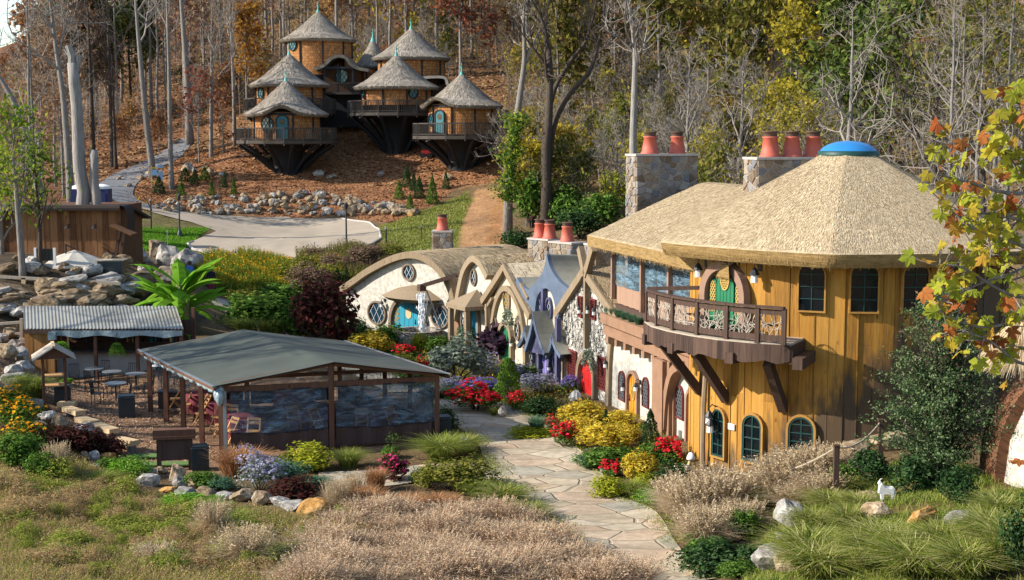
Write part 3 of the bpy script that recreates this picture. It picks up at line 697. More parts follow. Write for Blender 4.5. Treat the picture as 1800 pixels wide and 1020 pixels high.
# 1: arched cottage with teal door
def cottage_arched():
    o = thing('cottage', 'white stucco cottage with a long swooping thatched arch and a teal plank door', 'cottage', group='storybook cottages in the row')
    p0, p1 = G(605, 583, 60), G(795, 604, 60); p0[2] = p1[2] = 0; p0 = np.array((-9.75, 82, 0)); p1 = np.array((-3.05, 75.3, 0))
    f = Facade(o, p0, p1)
    roofc = smooth(f.poly([(596.6,505),(620,489),(644,472),(682,452),(713,443),(738,445.5),(758.6,457),(779,477),(794,505),(799,528)], .35))
    inner = open_offset(roofc, .38)
    wall = [f.uv(799, 606), (f.uv(606, 600)[0], f.uv(606, 600)[1])]
    W_ = [tuple(p) for p in inner]; W_ = [(inner[0][0]+.15, -1.2)] + W_ + [(inner[-1][0]-.05, -1.2)]
    mb = MB(); mb.prism(W_, 0, 6.5); mb.build('wall', mt['stucco'], o)
    roof_sweep(o, roofc, -.4, 7.0, .36, 'thatch', 'trim', 1800, ln=.4, w=.02)
    for (cx, cy, rx, ry) in ((719.7,478.5,9,12), (664,550,14,18), (775,556,14,18)):
        u, w, a, b = f.box(cx-rx, cy-ry, cx+rx, cy+ry)
        window(o, oval(w/2, (b-a)/2, u, (a+b)/2), 'brown_frame', 'glass_blue', .10, .12, {'step': w*.34, 'r': .007}, 'white')
    u, w, a, b = f.box(704, 532, 735, 588); zb = -.05
    door(o, arch(w, b-zb, u, zb, rise=.3), 'door_teal', None, label='teal plank door with a round tan plaque', oval_pane=(u, zb+(b-zb)*.68, .24, .28, 'plaque'), handle_side=1)
    pl, pw, a2, b2 = f.box(684, 535, 754, 588)
    for s in (-1, 1):
        m = MB(); x = u + s*(w/2+.28); m.prism(arch(.46, (b-zb)*.9, x, zb, rise=.3), -.015, .03); m.m = 1; lattice(m, offset(arch(.34, .9, x, zb+.75, rise=.2), 0), -.03, .16, .012); m.build('side_light', [mt['door_teal'], mt['gold']], o)
    so = arch(w+1.25, b-zb+.22, u, zb, 14); m = MB(); q = np.array(offset(so, .2)); q[:, 1] = np.maximum(q[:, 1], zb); m.ring(so, q, -.2, .05); m.build('door_surround', mt['brown_frame'], o)
    # pent roof: half cone over the door
    ul, _ = f.uv(669, 524, .5); ur, _ = f.uv(766, 525, .5); zt = f.uv(719, 500)[1]; ze = f.uv(719, 530, 1.0)[1]; rr = (ur-ul)/2; uc = (ul+ur)/2
    fn = cone_fn([(.1, zt), (rr*.55, (zt+ze)/2+.16), (rr, ze+.12)], 0, 0, math.pi, 2*math.pi, (uc, 0.1, 0)); sq = lambda u_, v_: fn(u_, v_)*np.array((1, .62, 1))
    m = MB(); m.surf(sq, 24, 8, (12, 2)); e = cone_fn([(rr, ze+.12), (rr, ze-.08), (.05, ze-.05)], 0, 0, math.pi, 2*math.pi, (uc, .1, 0)); m.surf(lambda a_, b_: e(a_, b_)*np.array((1, .62, 1)), 24, 4)
    m.build('pent_roof', mt['trim'], o, smooth=True)
    sconce(o, f.uv(677, 530)[0], f.uv(677, 534)[1], sc=.9)
    c = local(o, at(778, 430, 80.5)); chimney(o, (c[0], c[1]), (1.05, 1.05), 2.5, CAMZ-(407-240)*80.5/FPX, .75, [(0, 0)], 'fieldstone', .34, .9)
    # buttress at the right
    m = MB(); P = smooth(f.poly([(790,528),(797,545),(801,570),(803,606)], .1)); P = np.array(P); I = P + np.array((.42, 0)); m.ring(P, I, -.3, .2, closed=False); m.build('buttress', mt['brown_stucco'], o)
    return o, f
o1, f1 = cottage_arched()

# water scoop, its pole, the falling water and the stone basin in front of the first cottage
def waterfall():
    t = thing('water_spout', 'long dark wooden water scoop on a pole pouring water in front of the teal door', 'water feature', at(748, 590, 75.3))
    a, b = at(737, 506, 75.3), at(803, 486, 74.9); mb = MB(); mb.bar(a, b, .42, .10); mb.bar(a+np.array((0, 0, .06)), b+np.array((0, 0, .06)), .06, .22)
    s = at(741, 506, 75.2); mb.box(s, (.36, .4, .34), .5); mb.build('scoop', mt['dark_timber'], t, world=True)
    m = MB(); m.tube([at(749.5, 510, 75.3), at(781, 592, 75.2)], .05, 6); m.build('pole', mt['metal'], t, world=True)
    n = 260; m = MB(); tt = R.random(n); top, bot = at(741, 512, 75.1), at(744, 588, 75.1); P = top[None]*(1-tt[:, None]) + bot[None]*tt[:, None] + R.normal(0, 1, (n, 3))*np.array((.10, .10, .05))
    for p in P: m.tube([p, p+np.array((0, 0, -.08)), p+np.array((R.normal(0, .02), 0, -R.uniform(.18, .4)))], [.006, .03, .006], 4, cap=False)
    k = NT('falling_water'); wm = k.fin((.72, .76, .78), .15, .6); w = m.build('falling_water', wm, t, world=True)
    t2 = thing('stone_basin', 'round dark stone basin under the falling water', 'basin', at(730, 606, 75.2)); m = MB(); c = at(733, 596, 75.2); c[2] = .0
    m.lathe([(1.35, -.2), (1.3, .55), (1.35, .75), (1.05, .75), (1.0, .45), (0, .45)], 26, c); m.build('basin', mt['fieldstone'], t2, world=True)
waterfall()

# 2: small cottage with parabolic gable and porch
def cottage_small():
    o = thing('cottage', 'narrow cream cottage with a parabolic gable and small hipped porch', 'cottage', group='storybook cottages in the row')
    f = Facade(o, (-3.05, 75.3, 0), (-1.45, 72.4, 0))
    rc = smooth(f.poly([(795,560),(800,528),(809,483),(818,461),(831,449),(845,460),(852,472),(858,484)], .3)); inn = open_offset(rc, .34)
    mb = MB(); mb.prism([(inn[0][0]+.05, -1)] + [tuple(p) for p in inn] + [(inn[-1][0]+.4, inn[-1][1]-.8), (inn[-1][0]+.4, -1)], 0, 6); mb.build('wall', mt['stucco'], o)
    roof_sweep(o, rc, -.35, 6.0, .33, 'thatch', 'trim', 1500, ln=.35, w=.02)
    u, w, a, b = f.box(829, 475, 839, 500); window(o, oval(w/2*.8, (b-a)/2, u, (a+b)/2), 'brown_frame', 'glass_blue', .08, .1, {'step': .24, 'r': .007}, 'white')
    u, w, a, b = f.box(830, 541, 843, 604); door(o, arch(w, b+.02, u, -.02), 'door_teal', 'mauve_stone', .14, .18, 'bright blue plank door')
    u, w, a, b = f.box(812, 541, 821, 580); window(o, oval(w/2*.85, (b-a)/2, u, (a+b)/2), 'brown_frame', 'glass_blue', .08, .1, {'step': .24, 'r': .007}, 'white')
    # porch roof: pyramid on two posts
    A = np.array((f.uv(788, 538, 1.2)[0], f.uv(850, 538, .3)[0])); z0 = f.uv(820, 538, 1.0)[1]; zt = f.uv(831, 508, .3)[1]; yo = -1.35; x0, x1 = A[0], max(A[1], A[0]+2.2)
    m = MB(); xm = (x0+x1)/2+.2
    V = [(x0, yo, z0), (x1, yo, z0), (x1, .1, z0), (x0, .1, z0), (xm, -.2, zt), (x0, yo, z0-.2), (x1, yo, z0-.2), (x1, .1, z0-.2), (x0, .1, z0-.2)]
    m.add(V, [(0,1,4),(1,2,4),(2,3,4),(3,0,4),(0,5,6,1),(1,6,7,2),(2,7,8,3),(3,8,5,0),(8,7,6,5)]); m.build('porch_roof', mt['trim'], o)
    for x in (x0+.2, x1-.2):
        m = MB(); m.bar((x, yo+.2, -.3), (x, yo+.2, z0-.2), .24); m.build('porch_post', mt['trim'], o)
    sconce(o, f.uv(824, 545)[0], f.uv(824, 552)[1], sc=.8)
    # long thatched ridge running behind the row
    P0, P1 = local(o, (-4.6, 83.5, 0)), local(o, (4.2, 71.5, 0)); d = (P1-P0)[:2]; L = np.linalg.norm(d); d /= L; nn = np.array((d[1], -d[0]))
    zt = 4.45
    def fn(u_, v_):
        x = P0[:2] + d*(u_[:, None]*L) + nn*((v_*3.4)[:, None]); return np.stack([x[:, 0], x[:, 1], zt + .12*np.sin(u_*9) - 2.1*v_ - .5*v_*v_], -1)
    def fb(u_, v_):
        x = P0[:2] + d*(u_[:, None]*L) - nn*((v_*3.4)[:, None]); return np.stack([x[:, 0], x[:, 1], zt + .12*np.sin(u_*9) - 2.1*v_ - .5*v_*v_], -1)
    m = MB(); m.surf(fn, 30, 8, (L, 4)); m.surf(fb, 30, 8, (L, 4)); straws(m, fn, 2500, .4, .02, .03); straws(m, fb, 300, .4, .02, .03); m.build('ridge_roof', mt['thatch'], o)
    return o, f
o2, f2 = cottage_small()

# 3: gabled cottage with arch and green door
def cottage_gabled():
    o = thing('cottage', 'cream cottage with a steep timber gable over an inner arch and a dark green door', 'cottage', group='storybook cottages in the row')
    f = Facade(o, (-1.45, 72.4, 0), (.55, 67.2, 0))
    out = f.poly([(840,536),(887,463),(934,552)], .2)
    out = np.array(out); P = np.concatenate([np.linspace(out[0], out[1], 8), np.linspace(out[1], out[2], 8)[1:]])
    mb = MB(); I = [tuple(f.uv(861,-0+612)), ] 
    wl = [(f.uv(858, 620)[0], -1.), (f.uv(858, 545)[0], f.uv(858, 545)[1]), f.uv(887, 480), (f.uv(926, 560)[0], f.uv(926, 560)[1]), (f.uv(926, 640)[0], -1.)]
    mb.prism(wl, 0, 6); mb.build('wall', mt['stucco_cream'], o)
    roof_sweep(o, P, -.2, 5.5, .26, 'thatch', 'trim', 700)
    wood_band(o, P, .34, -.3, -.05)
    ar = smooth(f.poly([(858,620),(861,580),(867,538),(876,512),(886,502),(898,509),(908,528),(917,556),(922,600),(924,640)], .15)); wood_band(o, ar, .28, -.18, .05, name='arch_timber')
    for x0, y0, x1, y1, n in ((846, 545, 858, 525, 'brace'), (921, 525, 908, 500, 'brace')):
        m = MB(); a, b = f.uv(x0, y0, .4), f.uv(x1, y1, .4); m.bar((a[0], -.15, a[1]), (b[0], -.15, b[1]), .18, .16); m.build(n, mt['trim'], o)
    m = MB(); a = f.uv(848, 545, .4); m.bar((a[0]+.1, -.15, -.3), (a[0]+.1, -.15, a[1]+.3), .24); m.build('corner_post', mt['trim'], o)
    u, w, a, b = f.box(887, 508, 898, 549); window(o, oval(w/2*.85, (b-a)/2, u, (a+b)/2), 'mauve_stone', 'glass_teal', .09, .1, {'step': .2, 'r': .014}, 'gold')
    for bx in ((866, 558, 875, 584), (907, 568, 915, 596)):
        u, w, a, b = f.box(*bx); window(o, oval(w/2*.85, (b-a)/2, u, (a+b)/2), 'brown_frame', 'glass_blue', .08, .1, {'step': .24, 'r': .007}, 'white')
    u, w, a, b = f.box(884, 572, 902, 612); door(o, arch(w, b+.1, u, -.1), 'door_green', 'trim', .24, .22, 'dark green arched door')
    sconce(o, f.uv(871, 590)[0], f.uv(871, 592)[1], sc=.8); sconce(o, f.uv(906, 598)[0], f.uv(906, 603)[1], sc=.8)
    for (px, py, Y, z1py, pots) in ((957, 450, 73.5, 421, [(-.35, 0), (.4, 0)]), (997, 450, 71.0, 427, [(0, 0)])):
        c = local(o, at(px, py, Y)); chimney(o, (c[0], c[1]), (1.5, .9) if len(pots) > 1 else (.95, 1.55), 1.5, CAMZ-(z1py-240)*Y/FPX, .35 if len(pots) > 1 else -1.2, pots, 'fieldstone', .34, .95)
    return o, f
o3, f3 = cottage_gabled()

# 4: slate-blue cottage with swept spire and gabled dormers
def cottage_blue():
    o = thing('cottage', 'slate blue cottage with a swept spire roof, pointed dormers and a lilac door', 'cottage', group='storybook cottages in the row')
    f = Facade(o, (.55, 67.2, 0), (2.35, 63.2, 0))
    prof = smooth(f.poly([(906,488),(914,501),(925,509),(936,500),(947,485),(953,472),(956,460),(958,447),(961,460),(965,472),(974,487),(985,499),(997,508)], .3), 5)
    wl = [(f.uv(928, 640)[0], -1), f.uv(928, 530), f.uv(944, 500), f.uv(957, 482), f.uv(972, 500), f.uv(985, 545), (f.uv(989, 660)[0], -1)]
    mb = MB(); mb.prism(wl, 0, 5); mb.build('wall', mt['stucco'], o)
    # roof skin: front face with arch cut + swept back sheet
    mb = MB(); n = len(prof); low = smooth(f.poly([(904,496),(915,520),(926,536),(936,552),(938,540),(940,527),(945,515),(956,507),(966,516),(972,535),(976,560),(984,540),(996,516)], .3), 5)
    low = np.array(low); pr = np.array(prof); mb.ring(low, pr, -.22, -.04, closed=False); mb.build('roof_front', mt['blue_roof'], o)
    mb = MB(); yb = np.linspace(-.12, 5.0, 10); V = []; 
    for k_, y in enumerate(yb):
        fz = 1-.16*k_/9; zb = pr[:, 1].min(); V.append(np.stack([pr[:, 0], np.full(n, y), zb+(pr[:, 1]-zb)*(fz if k_ else 1)*(1 if k_ < 1 else np.where(pr[:, 1]-zb > 2.2, .8, 1))], 1))
    i = np.arange(9)[:, None]*n; j = np.arange(n-1)[None]; mb.add(np.concatenate(V), np.stack([i+j, i+j+1, i+n+j+1, i+n+j], -1).reshape(-1, 4)); mb.build('roof', mt['greygreen_roof'], o, smooth=True)
    m = MB(); a, b = f.uv(957, 506, .1), f.uv(957, 560, .1); m.bar((a[0], -.12, b[1]), (a[0], -.12, a[1]), .22); m.build('mullion', mt['purple_trim'], o)
    for bx in ((945, 526, 954, 552), (962, 526, 972, 561)):
        u, w, a, b = f.box(*bx); window(o, oval(w/2*.8, (b-a)/2, u, (a+b)/2), 'purple_trim', 'glass_blue', .09, .12, {'step': .24, 'r': .007}, 'white')
    # dormer gables standing out over the entrance
    def dormer(ap, l, r, dep, off, nm):
        A, Lp, Rp = [np.array(f.uv(*q, off)) for q in (ap, l, r)]
        P = np.concatenate([smooth([Lp, (Lp+A)/2+np.array((.06, -.12)), A], 4), smooth([A, (Rp+A)/2+np.array((-.06, -.12)), Rp], 4)[1:]])
        m = MB(); I = open_offset(P, .2); m.ring(I, P, -off, -off+.18, closed=False); k_ = len(P)
        q = lambda y, dz: np.stack([P[:, 0], np.full(k_, y), P[:, 1]+dz], 1)
        m.m = 1; m.add(np.concatenate([q(-off+.02, .012), q(-off+dep, .012)]), np.array([(i, i+1, k_+i+1, k_+i) for i in range(k_-1)]))
        m.m = 2; m.prism([tuple(x) for x in I] , -off+.25, -off+.3)
        return m.build(nm, [mt['blue_roof'], mt['greygreen_roof'], mt['purple_trim']], o)
    dormer((936, 548), (920, 614), (957, 621), 1.0, .9, 'entrance_gable'); dormer((921.5, 573), (908, 606), (931, 606), .7, .6, 'side_gable'); dormer((969, 585), (957, 624), (985, 624), .8, .7, 'side_gable')
    u, w, a, b = f.box(954, 624, 969, 675); door(o, arch(w, b+.05, u, -.05, rise=.2), 'door_purple', 'purple_trim', .2, .22, 'lilac plank door', oval_pane=(u, 1.35, .12, .22, 'gold'))
    for bx in ((929, 613, 941, 640), (975, 622, 987, 652)):
        u, w, a, b = f.box(*bx); window(o, oval(w/2*.8, (b-a)/2, u, (a+b)/2), 'purple_trim', 'glass_blue', .09, .12, {'step': .24, 'r': .007}, 'white')
    for (x, y) in ((923, 613), (979, 560)):
        m = MB(); a = f.uv(x, y, .5); m.bar((a[0], -.45, -.4), (a[0], -.45, a[1]), .22); m.build('corner_post', mt['trim'] if x < 950 else mt['purple_trim'], o)
    sconce(o, f.uv(973, 598)[0], f.uv(973, 645)[1], sc=.8)
    return o, f
o4, f4 = cottage_blue()

# 5: rubble-stone gable with red door
def cottage_stone():
    o = thing('cottage', 'rubble stone cottage with a crossed timber gable and a bright red door', 'cottage', group='storybook cottages in the row')
    f = Facade(o, (2.35, 63.2, 0), (4.0, 57.9, 0))
    O = np.array(f.poly([(974,548),(1025,469),(1085,555)], .22)); P = np.concatenate([np.linspace(O[0], O[1], 9), np.linspace(O[1], O[2], 9)[1:]])
    wl = [(f.uv(990, 680)[0], -1), f.uv(981, 550), f.uv(1025, 486), f.uv(1074, 552), (f.uv(1071, 715)[0], -1)]
    mb = MB(); mb.prism(wl, 0, 5.5); 
    holes = []
    for bx in ((1023, 630, 1048, 714), (1019, 523, 1024, 555), (1041, 528, 1048, 559), (1001, 618, 1014, 668), (1054, 630, 1066, 683)):
        u, w, a, b = f.box(*bx); holes.append((u-w/2, u+w/2, a, b))
    # stones standing proud of the mortar
    rr = np.random.default_rng(5); 
    for _ in range(420):
        x = rr.uniform(.1, f.W-.1); z = rr.uniform(.1, 5.4)
        if not inpoly(np.array([x]), np.array([z]), wl)[0] or any(a_-.28 < x < b_+.28 and c_-.3 < z < d_+.3 for a_, b_, c_, d_ in holes): continue
        w, h = rr.uniform(.12, .3), rr.uniform(.14, .36); k_ = 6; th = np.sort(rr.uniform(0, 2*math.pi, k_)); mb.prism([(x+w*.6*math.cos(t), z+h*.6*math.sin(t)) for t in th], -rr.uniform(.02, .09), .02)
    mb.build('wall', mt['whitestone'], o)
    roof_sweep(o, P, -.18, 4.5, .26, 'thatch', 'trim', 700)
    wood_band(o, P, .36, -.27, -.02)
    for pts, nm in (([(976,545),(983,565),(989,610),(992,680)], 'timber'), ([(1078,548),(1074,590),(1070,640),(1068,716)], 'timber')):
        c = smooth(f.poly(pts, .12)); m = MB(); c = np.array(c); m.ring(c-np.array((.17, 0)), c+np.array((.17, 0)), -.17, .1, closed=False); m.build(nm, mt['trim'], o)
    a, b = f.uv(1030, 484, .2), f.uv(1030, 613, .2); m = MB(); m.bar((a[0], -.12, b[1]), (a[0], -.12, a[1]), .32, .2); m.build('king_post', mt['trim'], o)
    for s, (x0, y0, x1, y1) in enumerate(((1030, 484, 1020, 436), (1030, 484, 1044, 437))):
        a, b = f.uv(x0, y0, .2), f.uv(x1, y1, .2); m = MB(); m.bar((a[0], -.2, a[1]), (b[0], -.2, b[1]), .24, .34); m.build('finial', mt['trim'], o)
    for bx in ((1019, 523, 1024, 555), (1041, 528, 1048, 559)):
        u, w, a, b = f.box(*bx); window(o, [(u-w/2, a), (u+w/2, a), (u+w/2, b), (u-w/2, b)], 'red_shutter', 'glass', .06, .09, {'step': .14, 'r': .012}, 'red_shutter', label='narrow oxblood window')
    for bx in ((1001, 618, 1014, 668), (1054, 630, 1066, 683)):
        u, w, a, b = f.box(*bx); window(o, [(u-w/2, a), (u+w/2, a), (u+w/2, b), (u-w/2, b)], 'red_shutter', 'glass', .06, .09, {'step': .16, 'r': .018}, 'red_shutter', label='oxblood lattice window')
    u, w, a, b = f.box(1023, 630, 1048, 714); door(o, arch(w, b+.05, u, -.05), 'door_red', 'trim', .26, .22, 'bright red arched plank door', handle_side=-1)
    for (x, y) in ((1016, 545), (1031, 545), (1042, 548), (1062, 640)): sconce(o, f.uv(x, y, .3)[0], f.uv(x, y, .3)[1], -.05, .8)
    c = local(o, at(1066, 450, 64.5)); chimney(o, (c[0], c[1]), (1.3, 1.6), 1.5, CAMZ-(431-240)*64.5/FPX, 0, [(.2, 0)], 'fieldstone', .36, .5)
    return o, f
o5, f5 = cottage_stone()

# 6: long stucco wing with screened upper porch and thatched roof
def wing():
    o = thing('stucco_wing', 'white and brown stucco wing with a screened upper porch under a broad thatched roof', 'house')
    f = Facade(o, (4.0, 57.9, 0), (6.5, 48.6, 0)); Wd = f.W
    zf = f.uv(1100, 600)[1]                                                                 # underside of the brown band
    mb = MB(); mb.box((Wd/2, 3, (zf+.0)/2-.5), (Wd, 6, zf+1.0)); mb.build('wall', mt['stucco'], o)
    zt = zf + 1.05
    # ledge planter and corbels
    a, b = f.uv(1064, 590)[0]-.2, f.uv(1140, 590)[0]
    m = MB(); m.box((Wd/2, .05, zf+.26), (Wd+.3, .5, .52)); m.box((Wd/2, -.05, zf+.70), (Wd+.3, .62, .40)); bd = m.build('planter_ledge', mt['brown_stucco'], o)
    for k_ in range(9):
        m = MB(); m.box((.5+k_*Wd/9.2, -.12, zf-.13), (.26, .3, .26)); m.build('corbel', mt['brown_stucco'], o)
    m = MB(); m.box((Wd/2, .18, zf+1.12), (Wd, .36, .44)); m.build('floor_beam', mt['dark_timber'], o)
    z1 = zf+1.34; z2 = 6.75
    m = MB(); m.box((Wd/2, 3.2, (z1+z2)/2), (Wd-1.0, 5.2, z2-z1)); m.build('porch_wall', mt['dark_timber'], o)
    m = MB(); n = 60; xs = np.linspace(0, Wd, n); yy = .22+.035*np.sin(xs*9); V = np.concatenate([np.stack([xs, yy, np.full(n, z1)], 1), np.stack([xs, yy, np.full(n, z1+.72)], 1)]); m.add(V, np.array([(i, i+1, n+i+1, n+i) for i in range(n-1)])); m.build('canvas_skirt', mt['beige_canvas'], o, smooth=True)
    m = MB(); yy = .2+.03*np.sin(xs*7+1); V = np.concatenate([np.stack([xs, yy, np.full(n, z1+.72)], 1), np.stack([xs, yy+.02*np.sin(xs*17), np.full(n, z2+.1)], 1)]); m.add(V, np.array([(i, i+1, n+i+1, n+i) for i in range(n-1)])); m.build('vinyl_curtain', mt['vinyl_porch'], o, smooth=True)
    for x in (.06, Wd*.36, Wd*.66, Wd-.1):
        m = MB(); m.bar((x, .12, z1), (x, .12, z2+.1), .16); m.build('porch_post', mt['mauve_stone'], o)
    m = MB(); m.bar((0, .14, z2-.05), (Wd, .14, z2-.05), .2, .3); m.build('head_beam', mt['dark_timber'], o)
    # big stepped pilaster
    for k_, (x0, x1, off) in enumerate(((1146, 1164, .45), (1162, 1176, .28), (1174, 1184, .14))):
        u, w, _, _ = f.box(x0, 640, x1, 700, off); m = MB(); m.box((u, -off/2+.05, zf/2-.4), (w, off+.1, zf+.8)); m.build('pilaster', mt['brown_stucco'], o)
    u0 = f.uv(1184, 700)[0]; A = smooth([(u0+.05, .4), (u0+.25, zf*.55), (u0+.75, zf*.86), (u0+1.6, zf-.05)], 6); wood_band(o, A[::-1], .3, -.4, .05, 'brown_stucco', 'arch_rib')
    for bx, dm, nm in (((1107, 657, 1123, 754), 'door_orange', 'orange arched plank door with an oval pane'), ((1212, 688, 1230, 790), 'door_coral', 'coral red arched plank door')):
        u, w, a, b = f.box(*bx); door(o, arch(w, b-max(a, -.15), u, max(a, -.15), rise=w*.42), dm, 'mauve_stone', .13, .14, nm, oval_pane=(u, b-.75, .16, .26, 'gold') if 'orange' in dm else None)
    for bx in ((1090, 654, 1099, 702), (1132, 665, 1141, 714), (1191, 680, 1202, 734)):
        u, w, a, b = f.box(*bx); window(o, arch(w, b-a, u, a), 'red_shutter', 'glass', .05, .08, {'step': .16, 'r': .014}, 'metal')
    m = MB(); u, z = f.uv(1197, 763); m.box((u, -.03, z), (.2, .06, .26)); m.build('vent', mt['metal'], o)
    for (x, y) in ((1104, 680), (1127, 680)): sconce(o, f.uv(x, y)[0], f.uv(x, y)[1], -.02, .8)
    # thatched roof: eave along the facade, ridge 4.7 m in
    e0, e1, zr = -.7, Wd+4, 9.1; P = np.array([(-.75, 6.95), (.9, 7.66), (2.6, 8.40), (4.2, 9.05), (4.6, zr), (5.0, 9.05), (7.0, 8.2), (9.8, 6.9)])
    L = np.concatenate([[0], np.cumsum(np.linalg.norm(np.diff(P, axis=0), axis=1))])
    mb = MB()
    for Q in (P[4::-1], P[4:]):
        LL = np.concatenate([[0], np.cumsum(np.linalg.norm(np.diff(Q, axis=0), axis=1))]); ll = LL[-1]; LL = LL/ll
        def fn(u_, v_, Q=Q, LL=LL):
            y = np.interp(v_, LL, Q[:, 0]); return np.stack([e0 + (e1-e0)*u_, y, np.interp(v_, LL, Q[:, 1])], -1)
        mb.surf(fn, 30, 16, ((e1-e0), ll)); straws(mb, fn, 24000 if Q[1, 0] < 4.6 else 1500, .16, .009, .014)
    mb.m = 1; q = lambda x, dz: np.stack([np.full(len(P), x), P[:, 0]+ (0 if dz == 0 else .06), P[:, 1]-dz], 1); n = len(P); th = .42
    V = np.concatenate([q(e0, 0), q(e0, th), q(e1, th), q(e1, 0)]); F = []
    for j in range(n-1): F += [(j, j+1, n+j+1, n+j), (n+j, n+j+1, 2*n+j+1, 2*n+j)]
    F += [(0, n, 2*n, 3*n)]; uv = np.concatenate([np.stack([L, np.full(n, x)], 1) for x in (0, .42, 12, 12.4)]); mb.add(V, np.array(F), uv)
    ef = lambda u_, v_: np.stack([e0+(e1-e0)*u_, -.76+.03*v_, 6.95-.42*v_], -1); mb.surf(ef, 30, 4, (e1-e0, .42)); straws(mb, ef, 1500, .16, .009, .01)
    mb.build('roof', [mt['thatch'], mt['thatch_edge']], o)
    ca, sa = math.cos(o.rotation_euler.z), math.sin(o.rotation_euler.z)
    # chimney stacks: their broad side across the row
    c = local(o, at(1166, 300, 61.2)); chimney(o, (c[0]-.2, c[1]), (1.25, 2.75), 0, CAMZ-(274-240)*61/FPX, 0, [(0, -.55), (0, .7)], 'dark_chimney_stone', .345, .93)
    c = local(o, at(1386, 300, 52.5)); chimney(o, (c[0], c[1]), (1.15, 3.0), 5, CAMZ-(280-240)*52.5/FPX, 0, [(0, -.75), (0, .12), (0, .98)], 'dark_chimney_stone', .345, .93)
    return o, f, zf
o6, f6, zf6 = wing()

